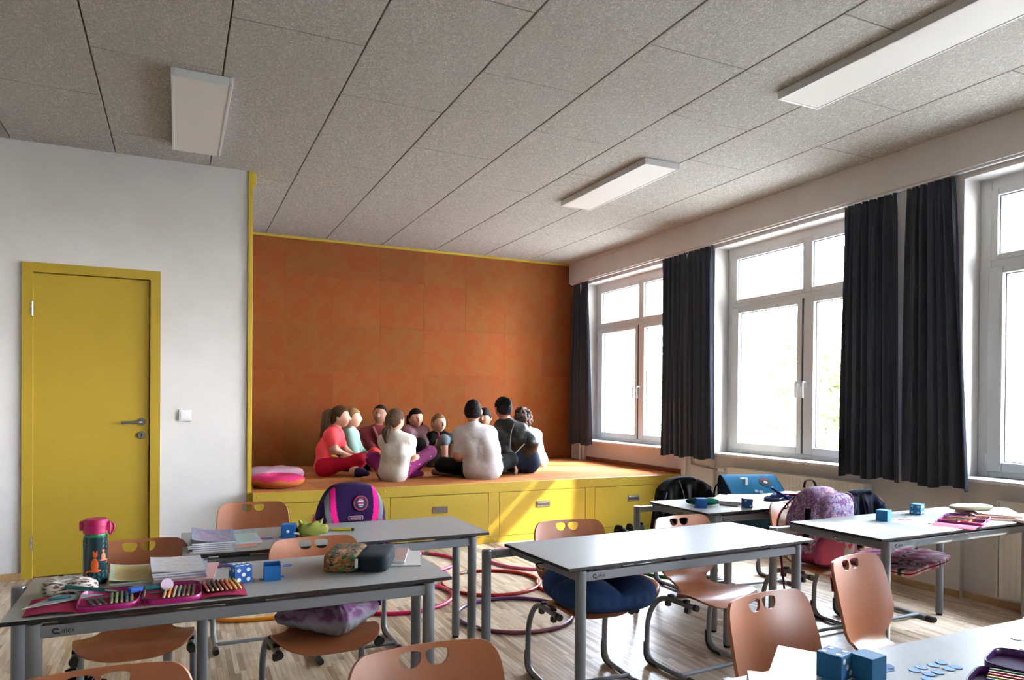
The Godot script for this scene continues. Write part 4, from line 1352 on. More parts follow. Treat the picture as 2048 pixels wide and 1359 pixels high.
	book(Vector3(0.004, y + 0.0216, -2.575), Vector3(0.155, 0.006, 0.214), 0.05, Color(0.74, 0.73, 0.76), "pale notebook in a clear cover, topmost of the stack on the front left desk", gname, Color(0.85, 0.85, 0.88), 0.35, [Color(0.80, 0.72, 0.62), Color(0.66, 0.66, 0.74), Color(0.80, 0.78, 0.74)])
	# cubes and counters
	paper_cube(Vector3(0.183, y, -2.375), 0.28, 0.054, "blue paper cube with white dots, left of the two cubes on the front left desk", [[Vector3.BACK, 5], [Vector3.LEFT, 4], [Vector3.UP, 6]], false, Color(0.05, 0.32, 0.60))
	paper_cube(Vector3(0.277, y, -2.375), -0.06, 0.050, "plain open blue paper cube right of the dotted cube, front left desk", [], true, Color(0.04, 0.38, 0.66))
	var g2 := "counters on the front left desk"
	var heap := [[Vector3(0.118, 0, -2.625), Color(0.62, 0.09, 0.16), 0.10], [Vector3(0.128, 0.0014, -2.605), Color(0.10, 0.22, 0.50), -0.06], [Vector3(0.146, 0.0016, -2.63), Color(0.20, 0.38, 0.66), 0.12], [Vector3(0.140, 0.003, -2.615), Color(0.55, 0.10, 0.25), 0.0], [Vector3(0.158, 0.0015, -2.612), Color(0.38, 0.12, 0.32), 0.08], [Vector3(0.150, 0.0045, -2.625), Color(0.12, 0.20, 0.45), -0.1]]
	for q in heap: counter(q[0] + Vector3(0, y, 0), q[1], "red or blue counter in the small heap behind the dotted cube", g2, q[2], 0.015)
	counter(Vector3(0.348, y, -2.546), Color(0.24, 0.42, 0.68), "light blue counter lying farthest right behind the open blue cube", g2, 0.0, 0.015)
	counter(Vector3(0.322, y, -2.606), Color(0.24, 0.42, 0.68), "light blue counter farthest from the viewer behind the open blue cube", g2, 0.0, 0.015)
	counter(Vector3(0.306, y, -2.545), Color(0.24, 0.42, 0.68), "light blue counter just behind the right edge of the open blue cube", g2, 0.0, 0.015)
	# patterned case and notebooks at the right end
	var cm3 := thing("pencil_case", "boxy green patterned pencil case with navy side on the front left desk", "pencil case", Vector3(0.572, y, -2.44), -0.42)
	var cell := FastNoiseLite.new(); cell.seed = 4; cell.noise_type = FastNoiseLite.TYPE_CELLULAR; cell.frequency = 2.6; cell.cellular_return_type = FastNoiseLite.RETURN_CELL_VALUE
	var pal := [Color(0.06, 0.14, 0.14), Color(0.12, 0.30, 0.22), Color(0.50, 0.34, 0.22), Color(0.05, 0.10, 0.12), Color(0.22, 0.34, 0.20), Color(0.50, 0.25, 0.12), Color(0.60, 0.45, 0.32), Color(0.09, 0.24, 0.19)]
	obj("cloth", soft(Vector3(0.058, 0.031, 0.115), 6.0, 120, 70, func(q: Vector3) -> Color:
		return pal[int((cell.get_noise_3d(q.x * 1.0, q.y * 0.7, q.z * 2.0) * 0.5 + 0.5) * 7.99)], null, Vector3(-0.045, 0.031, 0)), M.cloth, cm3)
	var nv := MB.new(); nv.col = lin(Color(0.055, 0.085, 0.12))
	obj("navy_side", soft(Vector3(0.052, 0.029, 0.112), 6.0, 40, 28, one(Color(0.055, 0.085, 0.12)), null, Vector3(0.060, 0.0295, 0.0)), M.cloth, cm3)
	var zt := MB.new(); zt.col = lin(Color(0.70, 0.72, 0.72))
	zt.box(Vector3(0.006, 0.02, 0.108), Vector3(0.016, 0.05, 0.118), 0.002)
	obj("zip_end", zt, M.vc, cm3)
	book(Vector3(0.70, y, -2.50), Vector3(0.21, 0.005, 0.24), -0.30, Color(0.80, 0.80, 0.78), "white exercise sheet folder lying lowest at the right end of the front left desk", gname)
	book(Vector3(0.685, y + 0.0052, -2.53), Vector3(0.16, 0.010, 0.22), -0.36, Color(0.62, 0.52, 0.50), "notebook with a brown printed cover at the right end of the front left desk", gname, Color(0.86, 0.86, 0.88), 0.0, [Color(0.70, 0.52, 0.46), Color(0.58, 0.56, 0.56), Color(0.55, 0.45, 0.42)])

func items_second_left() -> void:
	var y := TOP
	var g := "notebooks on the second left desk"
	var cs := [Color(0.78, 0.62, 0.60), Color(0.62, 0.64, 0.70), Color(0.58, 0.60, 0.68), Color(0.66, 0.66, 0.72), Color(0.50, 0.53, 0.62)]
	var ws := ["reddish notebook, lowest of the left stack on the second left desk", "grey notebook, second from below in the left stack on the second left desk", "grey blue notebook in the middle of the left stack on the second left desk", "pale notebook, second from above in the left stack on the second left desk", "patterned violet notebook, topmost of the left stack on the second left desk"]
	for k in 5:
		book(Vector3(0.125 + 0.006 * sin(k * 2.0), y + 0.0064 * k, -2.985 - 0.005 * k), Vector3(0.155, 0.0062, 0.215), -0.03 + 0.05 * sin(k * 1.7), cs[k], ws[k], g, Color(0.84, 0.84, 0.87), 0.0 if k < 4 else 0.9, [] if k < 4 else [Color(0.42, 0.40, 0.52), Color(0.60, 0.60, 0.66), Color(0.55, 0.36, 0.45)])
	book(Vector3(0.225, y, -3.02), Vector3(0.15, 0.006, 0.20), -0.15, Color(0.86, 0.52, 0.42), "salmon notebook sticking out to the right under the pale one on the second left desk", g)
	book(Vector3(0.232, y + 0.0064, -3.06), Vector3(0.15, 0.006, 0.20), 0.02, Color(0.74, 0.82, 0.85), "pale blue notebook on the salmon one, right of the stack on the second left desk", g, Color(0.85, 0.86, 0.86), 0.0, [Color(0.62, 0.74, 0.55), Color(0.66, 0.76, 0.84)])
	paper_cube(Vector3(0.425, y, -3.075), -0.28, 0.055, "blue paper cube with one torn side, left of the green pouch", [[Vector3.BACK, 1]], false, Color(0.05, 0.36, 0.62))
	var p := thing("cloth_pouch", "crumpled olive green pouch with two ear tips on the second left desk", "pouch", Vector3(0.522, y, -3.075), 0.1)
	obj("cloth", soft(Vector3(0.066, 0.026, 0.042), 2.4, 60, 36, one(Color(0.45, 0.46, 0.20)), func(q: Vector3, r: Vector3) -> Vector3:
		r.y *= 1.0 + 0.18 * sin(q.x * 7.0 + q.z * 3.0) + 0.5 * (1.0 - q.x) * 0.25
		return r, Vector3(0, 0.026, 0)), M.cloth, p)
	for s in [-1.0, 1.0]:
		var e := MB.new(); e.col = lin(Color(0.55, 0.56, 0.30) if s < 0 else Color(0.62, 0.62, 0.42))
		e.tube(PackedVector3Array([Vector3(s * 0.034 - 0.008, 0.035, 0.0), Vector3(s * 0.044 - 0.008, 0.060, 0.0), Vector3(s * 0.050 - 0.008, 0.070, 0.004)]), 0.012, 8, false, 0.002)
		obj("ear_tip", e, M.cloth, p)
	var tail := MB.new(); tail.col = lin(Color(0.62, 0.62, 0.58))
	tail.tube(catmull([Vector3(-0.055, 0.012, 0.01), Vector3(-0.075, 0.018, 0.02), Vector3(-0.085, 0.022, 0.025)], 4), 0.007, 7, false, 0.003)
	obj("tail_tag", tail, M.cloth, p)
	var t := thing("marker", "yellow felt marker with a black end lying on the second left desk", "marker", Vector3(0.604, y + 0.006, -3.15))
	var d := Vector3(0.100, 0, 0.040)
	obj("barrel", MB.new().rod(d * 0.14, d * 0.9, 0.0058, 12), flat(Color(0.72, 0.66, 0.10), 0.35), t)
	obj("end_cap", MB.new().rod(d * 0.9, d, 0.006, 12), M.black, t)
	obj("cap", MB.new().rod(Vector3.ZERO, d * 0.14, 0.0036, 10, 0.005), flat(Color(0.55, 0.56, 0.50), 0.4), t)
	var g2 := "counters on the second left desk"
	for q in [[Vector3(0.300, 0, -3.085), Color(0.22, 0.46, 0.72)], [Vector3(0.330, 0, -3.075), Color(0.20, 0.42, 0.70)], [Vector3(0.312, 0.0016, -3.07), Color(0.66, 0.18, 0.22)], [Vector3(0.345, 0.0016, -3.065), Color(0.25, 0.32, 0.60)]]:
		counter(q[0] + Vector3(0, y, 0), q[1], "blue or red counter in the little pile on the second left desk", g2, 0.03, 0.016)
	for k in 6:
		counter(Vector3(0.13 + 0.034 * k, y, -3.285 - 0.012 * (k % 2)), Color(0.55, 0.68, 0.80), "pale blue counter in the faint row along the far edge of the second left desk", g2, 0.0, 0.013)

func items_right() -> void:
	var y := TOP
	# desk at the rear right
	var e := thing("pencil_pouch", "slim green pencil pouch lying beside a blue cube on the rear right desk", "pouch", Vector3(2.665, y, -3.15), -0.55)
	obj("cloth", soft(Vector3(0.092, 0.021, 0.030), 2.3, 40, 20, func(q: Vector3) -> Color: return Color(0.03, 0.20, 0.17) if q.x < -0.1 else Color(0.06, 0.38, 0.33), func(q: Vector3, r: Vector3) -> Vector3:
		r.z *= 1.0 - 0.45 * smoothstep(0.2, 1.0, q.x)
		return r, Vector3(0, 0.021, 0)), M.cloth, e)
	paper_cube(Vector3(2.590, y, -3.075), -0.42, 0.052, "plain blue paper cube beside the green pouch on the rear right desk", [], false, Color(0.06, 0.33, 0.62))
	paper_cube(Vector3(2.835, y, -2.985), -0.5, 0.050, "dark blue paper cube with small dots at the front edge of the rear right desk", [[Vector3.BACK, 2]], false, Color(0.04, 0.22, 0.42))
	pencil(Vector3(2.745, y + 0.004, -3.10), Vector3(2.80, y + 0.004, -3.0), Color(0.06, 0.07, 0.10), "black pencil lying in front of the pile of books on the rear right desk")
	var g := "books on the rear right desk"
	book(Vector3(2.93, y, -3.20), Vector3(0.22, 0.010, 0.30), -0.85, Color(0.52, 0.40, 0.34), "brown book, lower of the pile on the rear right desk", g)
	book(Vector3(2.94, y + 0.0102, -3.21), Vector3(0.21, 0.006, 0.29), -0.9, Color(0.86, 0.86, 0.87), "white notebook, upper of the pile on the rear right desk", g)
	book(Vector3(3.16, y, -3.29), Vector3(0.21, 0.003, 0.28), -0.4, Color(0.88, 0.88, 0.89), "loose white sheets beside the pile of books on the rear right desk", g)
	var cs := open_case(Vector3(3.30, y, -3.16), 0.55, "open dark blue zip pencil case on the rear right desk", Color(0.06, 0.13, 0.38), Color(0.10, 0.14, 0.26), 1.0, false, false)
	var lidm := MB.new(); lidm.col = lin(Color(0.06, 0.12, 0.36))
	lidm.tube(catmull([Vector3(-0.16, 0.02, 0.06), Vector3(-0.10, 0.05, -0.02), Vector3(-0.02, 0.062, -0.07), Vector3(0.08, 0.05, -0.09)], 5), 0.008, 8)
	obj("raised_lid", lidm, M.cloth, cs)
	var pc := [[Color(0.65, 0.16, 0.14), "red"], [Color(0.80, 0.36, 0.20), "orange"], [Color(0.50, 0.14, 0.20), "crimson"], [Color(0.12, 0.24, 0.45), "navy"], [Color(0.20, 0.38, 0.20), "green"]]
	for k in 5:
		var o := Vector3(3.27 + 0.028 * k, y + 0.030, -3.20 - 0.012 * k)
		pencil(o, o + Vector3(0.10, 0.0, 0.10), pc[k][0], "%s pencil in the open dark blue case on the rear right desk" % pc[k][1], "pencils in the dark blue case", 0.005)
	# desk at the right by the window wall
	paper_cube(Vector3(3.145, y, -2.385), 0.30, 0.054, "plain blue paper cube with one pale side, at the left on the right-hand window desk", [], false, Color(0.10, 0.44, 0.66))
	paper_cube(Vector3(3.497, y, -2.46), 0.30, 0.054, "light blue paper cube covered in white dots, at the back of the right-hand window desk", [[Vector3.BACK, 6], [Vector3.LEFT, 4]], false, Color(0.16, 0.50, 0.72))
	var g2 := "counters on the right-hand window desk"
	for q in [[Vector3(3.225, 0, -2.395), Color(0.20, 0.42, 0.66)], [Vector3(3.250, 0.0015, -2.375), Color(0.72, 0.16, 0.40)], [Vector3(3.268, 0, -2.36), Color(0.76, 0.20, 0.42)], [Vector3(3.290, 0.0015, -2.355), Color(0.30, 0.22, 0.52)]]:
		counter(q[0] + Vector3(0, y, 0), q[1], "pink or blue counter beside the left cube on the window desk", g2, 0.02, 0.014)
	var ss := thing("set_square", "clear plastic drawing triangle lying in front of the purple pencil case", "set square", Vector3(3.275, y + 0.001, -2.20), 0.15)
	obj("plate", MB.new().prism(PackedVector2Array([Vector2(-0.075, -0.07), Vector2(0.115, -0.05), Vector2(-0.035, 0.095)]), 0.0, 0.002), M.clear, ss)
	var sg := MB.new(); sg.col = lin(Color(0.25, 0.30, 0.30))
	sg.box(Vector3(-0.03, 0.002, -0.03), Vector3(0.035, 0.007, -0.018), 0.002)
	obj("grip", sg, M.vc, ss)
	open_case(Vector3(3.50, y, -2.215), 0.42, "open purple zip pencil case on the right-hand window desk", Color(0.50, 0.10, 0.50), Color(0.50, 0.12, 0.24), 0.95, true, false)
	var pc2 := [[Color(0.74, 0.20, 0.22), "red"], [Color(0.20, 0.24, 0.26), "dark grey"], [Color(0.40, 0.46, 0.25), "olive"], [Color(0.28, 0.16, 0.14), "brown"], [Color(0.80, 0.36, 0.16), "orange"], [Color(0.16, 0.28, 0.40), "slate blue"]]
	for k in 6:
		var o := Vector3(3.40 + 0.030 * k, y + 0.010, -2.25 - 0.014 * k)
		pencil(o, o + Vector3(0.05, 0.001, 0.105), pc2[k][0], "%s pencil in the open purple case on the window desk" % pc2[k][1], "pencils in the purple case", 0.0048)
	var g3 := "books on the right-hand window desk"
	book(Vector3(3.78, y, -2.27), Vector3(0.22, 0.012, 0.30), -0.75, Color(0.54, 0.38, 0.34), "thick brown book, lowest of the pile under the flowered pouch", g3)
	book(Vector3(3.785, y + 0.0122, -2.275), Vector3(0.21, 0.008, 0.29), -0.7, Color(0.62, 0.46, 0.42), "pale brown book, middle of the pile under the flowered pouch", g3)
	book(Vector3(3.81, y + 0.0204, -2.26), Vector3(0.20, 0.005, 0.28), -0.8, Color(0.84, 0.82, 0.80), "white notebook on top of the pile, under the flowered pouch", g3, Color(0.87, 0.87, 0.88), 0.3, [Color(0.74, 0.74, 0.72), Color(0.82, 0.78, 0.70)])
	book(Vector3(3.84, y, -2.10), Vector3(0.20, 0.014, 0.28), -0.4, Color(0.86, 0.78, 0.74), "cream book at the front right of the window desk, cut off by the picture's edge", g3)
	var fp := thing("pencil_pouch", "flat cream pouch with yellow flowers on top of the pile of books by the window", "pouch", Vector3(3.735, y + 0.0258, -2.33), -0.25)
	obj("cloth", soft(Vector3(0.115, 0.016, 0.05), 3.0, 64, 34, speckled(Color(0.78, 0.74, 0.64), [Color(0.72, 0.60, 0.20), Color(0.40, 0.34, 0.30), Color(0.45, 0.42, 0.55)], 0.4, -0.72, 8), null, Vector3(0, 0.016, 0)), M.cloth, fp)
	# desk at the bottom right
	var g4 := "notebooks on the bottom right desk"
	book(Vector3(1.195, y, -1.035), Vector3(0.21, 0.012, 0.30), -0.9, Color(0.88, 0.89, 0.90), "white notebook in a glossy cover under the two cubes on the bottom right desk", g4, Color(0.82, 0.83, 0.85), 0.2)
	book(Vector3(1.075, y, -0.985), Vector3(0.18, 0.008, 0.26), -0.7, Color(0.86, 0.82, 0.81), "pale pinkish notebook at the left end of the bottom right desk", g4)
	paper_cube(Vector3(1.222, y + 0.0125, -1.035), 0.28, 0.052, "blue paper cube with large pale dots on the bottom right desk's notebook", [[Vector3.UP, 4], [Vector3.BACK, 3]], false, Color(0.07, 0.34, 0.52))
	paper_cube(Vector3(1.276, y + 0.0125, -1.00), 0.12, 0.050, "plain dark blue paper cube, right of the dotted one on the bottom right desk", [], false, Color(0.08, 0.34, 0.50))
	var g5 := "counters on the bottom right desk"
	for q in [[Vector3(1.357, 0.003, -1.082), 0.05], [Vector3(1.392, 0.0045, -1.062), -0.08], [Vector3(1.340, 0.0, -1.075), 0.0]]:
		counter(q[0] + Vector3(0, y, 0), Color(0.80, 0.42, 0.50), "pink counter in the heap beside the cubes on the bottom right desk", g5, q[1], 0.0145)
	for q in [Vector3(1.352, 0, -1.052), Vector3(1.372, 0.0015, -1.048), Vector3(1.388, 0.0, -1.040), Vector3(1.366, 0.003, -1.036), Vector3(1.398, 0.0015, -1.048)]:
		counter(q + Vector3(0, y, 0), Color(0.07, 0.36, 0.56), "dark blue counter in the heap under the pink ones on the bottom right desk", g5, 0.05, 0.0145)
	for q in [Vector2(1.437, -1.011), Vector2(1.466, -1.016), Vector2(1.502, -1.014), Vector2(1.534, -1.017), Vector2(1.444, -0.984), Vector2(1.472, -0.984), Vector2(1.512, -0.986), Vector2(1.537, -0.986), Vector2(1.416, -0.968)]:
		counter(Vector3(q.x, y, q.y), Color(0.14, 0.42, 0.68), "blue counter in the two rows laid out on the bottom right desk", g5, 0.0, 0.0125)
	counter(Vector3(1.86, y, -1.046), Color(0.62, 0.64, 0.68), "silvery counter near the far edge of the bottom right desk, at the picture's right edge", g5, 0.0, 0.0125)
	counter(Vector3(1.80, y, -0.993), Color(0.62, 0.64, 0.68), "silvery counter cut off by the picture's right edge on the bottom right desk", g5, 0.0, 0.0125)
	open_case(Vector3(1.60, y, -0.865), 0.35, "open purple zip pencil case cut off by the bottom right corner of the picture", Color(0.27, 0.07, 0.36), Color(0.20, 0.06, 0.24), 1.0, false, false)
	var pc3 := [[Color(0.12, 0.16, 0.50), "blue"], [Color(0.70, 0.68, 0.20), "yellow"], [Color(0.70, 0.16, 0.14), "red"], [Color(0.62, 0.12, 0.16), "crimson"], [Color(0.20, 0.45, 0.25), "green"]]
	for k in 5:
		var o := Vector3(1.492 + 0.016 * k, y + 0.012, -0.895 - 0.008 * k)
		pencil(o, o + Vector3(0.06, 0, 0.10), pc3[k][0], "%s pencil in the purple case at the bottom right corner" % pc3[k][1], "pencils in the corner case", 0.005)

func bags_and_cushions() -> void:
	# purple satchel on the chair in front of the platform
	var t := thing("school_satchel", "purple satchel with pink and grey bands standing on a chair before the yellow platform", "satchel", Vector3(0.765, 0.366, -3.45), 0.05)
	var nn := FastNoiseLite.new(); nn.seed = 12; nn.noise_type = FastNoiseLite.TYPE_CELLULAR; nn.frequency = 9.0
	obj("body", soft(Vector3(0.160, 0.208, 0.085), 5.0, 340, 220, func(q: Vector3) -> Color:
		if q.z > 0.45:
			var c := 0.30 + 0.36 * smoothstep(-0.5, 1.0, q.y)
			var a := absf(q.x) - c
			if q.y > -0.45 and a > 0.0 and a < 0.17: return Color(0.86, 0.13, 0.50)
			if q.y > -0.45 and a >= 0.19 and a < 0.33: return Color(0.44, 0.45, 0.47)
			if absf(absf(q.x) - 0.86 + q.y * 0.35) < 0.08 and q.y < 0.5: return Color(0.80, 0.12, 0.46)
			if nn.get_noise_3dv(q) < -0.93: return Color(0.62, 0.45, 0.66)
		return Color(0.135, 0.05, 0.22), func(q: Vector3, r: Vector3) -> Vector3:
		r.y += 0.022 * (1.0 - q.x * q.x) * smoothstep(0.3, 1.0, q.y)
		r.x *= 1.0 - 0.16 * smoothstep(0.35, 1.0, q.y)
		r.z *= 1.0 - 0.22 * smoothstep(0.2, 1.0, q.y)
		return r, Vector3(0, 0.208, 0)), M.cloth, t)
	var bd := MB.new()
	bd.T = Transform3D(Basis(Vector3.RIGHT, PI / 2 - 0.12), Vector3(0.026, 0.345, 0.0745))
	bd.col = lin(Color(0.60, 0.12, 0.26)); disc(bd, 0.036, 0.008, 28)
	var bdg := obj("badge", bd, M.vc, t)
	var b2 := MB.new(); b2.T = bd.T; b2.col = lin(Color(0.13, 0.10, 0.24))
	disc(b2, 0.030, 0.0095, 28)
	obj("badge_centre", b2, M.vc, bdg)
	for k in 5:
		var b3 := MB.new(); b3.T = bd.T
		b3.col = lin([Color(0.72, 0.30, 0.38), Color(0.80, 0.74, 0.76), Color(0.70, 0.25, 0.34), Color(0.74, 0.70, 0.74), Color(0.62, 0.60, 0.68)][k])
		var w: float = [0.010, 0.014, 0.017, 0.014, 0.010][k]
		b3.box(Vector3(-w, 0.009, -0.018 + 0.0085 * k - 0.003), Vector3(w * 0.9, 0.0105, -0.018 + 0.0085 * k + 0.003), 0.001)
		obj("badge_print", b3, M.vc, bdg)
	var lb := MB.new(); lb.col = lin(Color(0.70, 0.50, 0.52))
	lb.box(Vector3(-0.036, 0.268, 0.083), Vector3(0.036, 0.288, 0.088), 0.006)
	var lbn := obj("brand_patch", lb, M.vc, t)
	var lb2 := MB.new(); lb2.col = lin(Color(0.20, 0.08, 0.22))
	lb2.box(Vector3(-0.033, 0.2705, 0.087), Vector3(0.033, 0.2855, 0.0886), 0.005)
	obj("brand_field", lb2, M.vc, lbn)
	var sc := MB.new(); sc.col = lin(Color(0.80, 0.62, 0.64))
	var script := PackedVector3Array()
	for k in 33: script.append(Vector3(-0.024 + 0.0016 * k, 0.278 + 0.004 * sin(k * 1.25) * (1.0 - 0.01 * k), 0.0890))
	sc.tube(script, 0.0009, 5)
	obj("brand_script", sc, M.vc, lbn)
	for s in [-1.0, 1.0]:
		var st := MB.new(); st.col = lin(Color(0.62, 0.08, 0.30) if s < 0 else Color(0.30, 0.16, 0.46))
		st.tube(catmull([Vector3(s * 0.13, 0.30, -0.085), Vector3(s * 0.17, 0.18, -0.12), Vector3(s * 0.165, -0.02, -0.10), Vector3(s * 0.17, -0.20, -0.08)], 5), 0.014, 8, false, 0.014, 0.25)
		obj("shoulder_strap", st, M.cloth, t)
		obj("side_pocket", soft(Vector3(0.022, 0.085, 0.06), 3.0, 24, 16, one(Color(0.22, 0.09, 0.34)), null, Vector3(s * 0.166, 0.11, 0.0)), M.cloth, t)
	# purple flowered backpack
	t = thing("backpack", "lilac flowered backpack with a pink pocket standing on the chair beside the window desk", "backpack", Vector3(3.055, 0.367, -2.70), 0.12)
	var fl := speckled(Color(0.42, 0.27, 0.40), [Color(0.66, 0.50, 0.62), Color(0.50, 0.33, 0.50), Color(0.72, 0.66, 0.72), Color(0.36, 0.48, 0.52), Color(0.60, 0.36, 0.50), Color(0.30, 0.18, 0.32)], 0.20, -0.45, 5)
	obj("body", soft(Vector3(0.185, 0.20, 0.105), 3.4, 240, 150, func(q: Vector3) -> Color: return Color(0.52, 0.19, 0.32) if q.y < -0.62 else fl.call(q), func(q: Vector3, r: Vector3) -> Vector3:
		r.x *= 1.0 - 0.20 * smoothstep(0.0, 1.0, q.y)
		r.z *= 1.0 - 0.30 * smoothstep(0.1, 1.0, q.y)
		return r, Vector3(0, 0.20, 0)), M.cloth, t)
	obj("front_pocket", soft(Vector3(0.125, 0.112, 0.040), 3.0, 170, 100, speckled(Color(0.46, 0.30, 0.50), [Color(0.70, 0.55, 0.68), Color(0.56, 0.38, 0.60), Color(0.74, 0.70, 0.76), Color(0.42, 0.54, 0.58)], 0.24, -0.45, 15), null, Vector3(0.025, 0.262, 0.088)), M.cloth, t)
	var lower := obj("lower_pocket", soft(Vector3(0.155, 0.088, 0.045), 3.6, 60, 40, func(q: Vector3) -> Color: return Color(0.30, 0.08, 0.20) if q.y < -0.72 else Color(0.62, 0.27, 0.38), null, Vector3(0.01, 0.088, 0.093)), M.cloth, t)
	# white animal print with a heart on the lower pocket
	var face := func(u: float, v: float) -> Vector3: return Vector3(0.055 + u, 0.095 + v, 0.1405 - 2.4 * u * u * 0.6)
	var an := MB.new()
	an.sheet(-0.06, 0.06, -0.06, 0.075, 48, 54, func(u: float, v: float) -> float:
		var f := Vector2(u / 0.040, (v + 0.018) / 0.034).length() - 1.0
		f = minf(f, Vector2((u + 0.012) / 0.018, (v - 0.030) / 0.024).length() - 1.0)
		f = minf(f, Vector2((u + 0.024) / 0.006, (v - 0.052) / 0.016).length() - 1.0)
		f = minf(f, Vector2((u + 0.002) / 0.006, (v - 0.056) / 0.014).length() - 1.0)
		f = minf(f, Vector2((u - 0.044) / 0.014, (v + 0.004) / 0.022).length() - 1.0)
		return f * 0.01, face, 0.001)
	obj("animal_print", an, flat(Color(0.66, 0.62, 0.62), 0.9), lower)
	var he := MB.new()
	he.sheet(-0.02, 0.03, -0.02, 0.03, 30, 30, func(u: float, v: float) -> float:
		var x := (u - 0.008) / 0.013
		var z := (v - 0.006) / 0.013
		return (pow(x * x + z * z - 1.0, 3.0) - x * x * z * z * z) * 0.003, func(u: float, v: float) -> Vector3: return face.call(u, v) + Vector3(0, 0, 0.0016), 0.001)
	obj("heart_print", he, flat(Color(0.70, 0.12, 0.22), 0.9), lower)
	var nm := MB.new(); nm.col = lin(Color(0.05, 0.12, 0.14))
	nm.box(Vector3(0.028, 0.040, 0.139), Vector3(0.082, 0.047, 0.1415), 0.001)
	var wv := PackedVector3Array()
	for k in 20: wv.append(Vector3(0.030 + 0.0026 * k, 0.058 + 0.004 * sin(k * 1.3), 0.1412))
	nm.tube(wv, 0.0011, 5)
	obj("brand_script", nm, M.vc, lower)
	for z in [[0.37, 0.16], [0.278, 0.11]]:
		var zz := MB.new(); zz.col = lin(Color(0.46, 0.20, 0.36))
		zz.tube(catmull([Vector3(-z[1] + 0.025, z[0] - 0.06, 0.085), Vector3(-z[1] * 0.7 + 0.025, z[0] - 0.006, 0.095), Vector3(0.025, z[0] + 0.004, 0.112 if z[0] < 0.3 else 0.085), Vector3(z[1] * 0.7 + 0.02, z[0] - 0.006, 0.095), Vector3(z[1] + 0.02, z[0] - 0.06, 0.085)], 5), 0.0032, 6)
		obj("zip", zz, M.vc, t)
	var sd := MB.new(); sd.col = lin(Color(0.05, 0.06, 0.08))
	sd.tube(catmull([Vector3(-0.155, 0.30, 0.05), Vector3(-0.172, 0.22, 0.055), Vector3(-0.178, 0.12, 0.05)], 5), 0.018, 8, false, 0.02, 0.6)
	obj("side_opening", sd, M.cloth, t)
	for s in [-1.0, 1.0]:
		var st := MB.new(); st.col = lin(Color(0.36, 0.12, 0.22))
		st.tube(catmull([Vector3(s * 0.10, 0.34, -0.08), Vector3(s * 0.17, 0.22, -0.12), Vector3(s * 0.20, 0.0, -0.07), Vector3(s * 0.205, -0.19, -0.04)], 5), 0.012, 8, false, 0.012, 0.25)
		obj("shoulder_strap", st, M.cloth, t)
	var kr := MB.new(); kr.col = lin(Color(0.82, 0.30, 0.40))
	kr.tube(catmull([Vector3(-0.04, 0.26, 0.125), Vector3(-0.055, 0.24, 0.135), Vector3(-0.062, 0.215, 0.135)], 4), 0.006, 8, false, 0.008)
	obj("charm", kr, M.vc, t)
	var hd := MB.new(); hd.col = lin(Color(0.20, 0.18, 0.24))
	hd.tube(catmull([Vector3(-0.05, 0.392, -0.05), Vector3(-0.03, 0.425, -0.055), Vector3(0.03, 0.425, -0.055), Vector3(0.05, 0.392, -0.05)], 4), 0.008, 8, false, 0.008, 0.4)
	obj("carry_loop", hd, M.cloth, t)
	# blue numbered satchel
	t = thing("school_satchel", "blue satchel with a large white 7 and a round crest, behind the rear right desk", "satchel", Vector3(3.455, 0.367, -3.60), -0.30)
	obj("body", soft(Vector3(0.185, 0.115, 0.10), 6.0, 60, 40, func(q: Vector3) -> Color: return Color(0.03, 0.09, 0.17) if q.z > 0.6 or absf(q.x) < 0.9 else Color(0.04, 0.20, 0.30), null, Vector3(0, 0.115, 0)), M.cloth, t)
	var flap := MB.new()
	var fpos := func(u: float, v: float) -> Vector3:
		# the flap arches from the back edge over the top and down the front
		var zy := [Vector2(-0.104, 0.22), Vector2(-0.102, 0.315), Vector2(-0.085, 0.348), Vector2(-0.045, 0.352), Vector2(0.03, 0.305), Vector2(0.10, 0.252), Vector2(0.118, 0.232), Vector2(0.120, 0.195)]
		var x := v * 7.0
		var i := mini(int(x), 6)
		var q: Vector2 = (zy[i] as Vector2).cubic_interpolate(zy[i + 1], zy[maxi(i - 1, 0)], zy[mini(i + 2, 7)], x - i)
		return Vector3(lerpf(-0.19, 0.19, u), q.y, q.x)
	flap.grid(30, 24, fpos, false, func(u: float, v: float) -> Color: return lin(Color(0.10, 0.37, 0.52) if u > 0.03 and u < 0.97 and v < 0.96 else Color(0.03, 0.10, 0.18)))
	flap.grid(30, 24, func(u: float, v: float) -> Vector3: return fpos.call(1.0 - u, v) - Vector3(0, 0.006, 0.002), false, func(_u: float, _v: float) -> Color: return lin(Color(0.03, 0.10, 0.18)))
	for s in 2:
		flap.col = lin(Color(0.03, 0.10, 0.18))
		for k in 12:
			var a: Vector3 = fpos.call(float(s), k / 12.0); var c: Vector3 = fpos.call(float(s), (k + 1) / 12.0)
			flap.quad(a, c, Vector3(c.x * 0.97, 0.19, 0.0), Vector3(a.x * 0.97, 0.19, 0.0), Vector3(-1 if s == 0 else 1, 0, 0))
	var fn := obj("flap", flap, M.cloth, t)
	var tm := TextMesh.new(); tm.text = "7"; tm.font_size = 80; tm.pixel_size = 0.00135; tm.depth = 0.006
	var fo := SystemFont.new(); fo.font_names = PackedStringArray(["Droid Sans"]); fo.font_weight = 700; tm.font = fo
	tm.material = flat(Color(0.80, 0.82, 0.82), 0.8)
	var n7 := inst("number", tm, fn)
	n7.transform = Transform3D(Basis(Vector3.RIGHT, -1.0), Vector3(-0.055, 0.319, 0.034))
	var wb := MB.new(); wb.col = lin(Color(0.62, 0.72, 0.78))
	wb.T = Transform3D(Basis(Vector3.RIGHT, 0.62), Vector3(0.0, 0.262, 0.088))
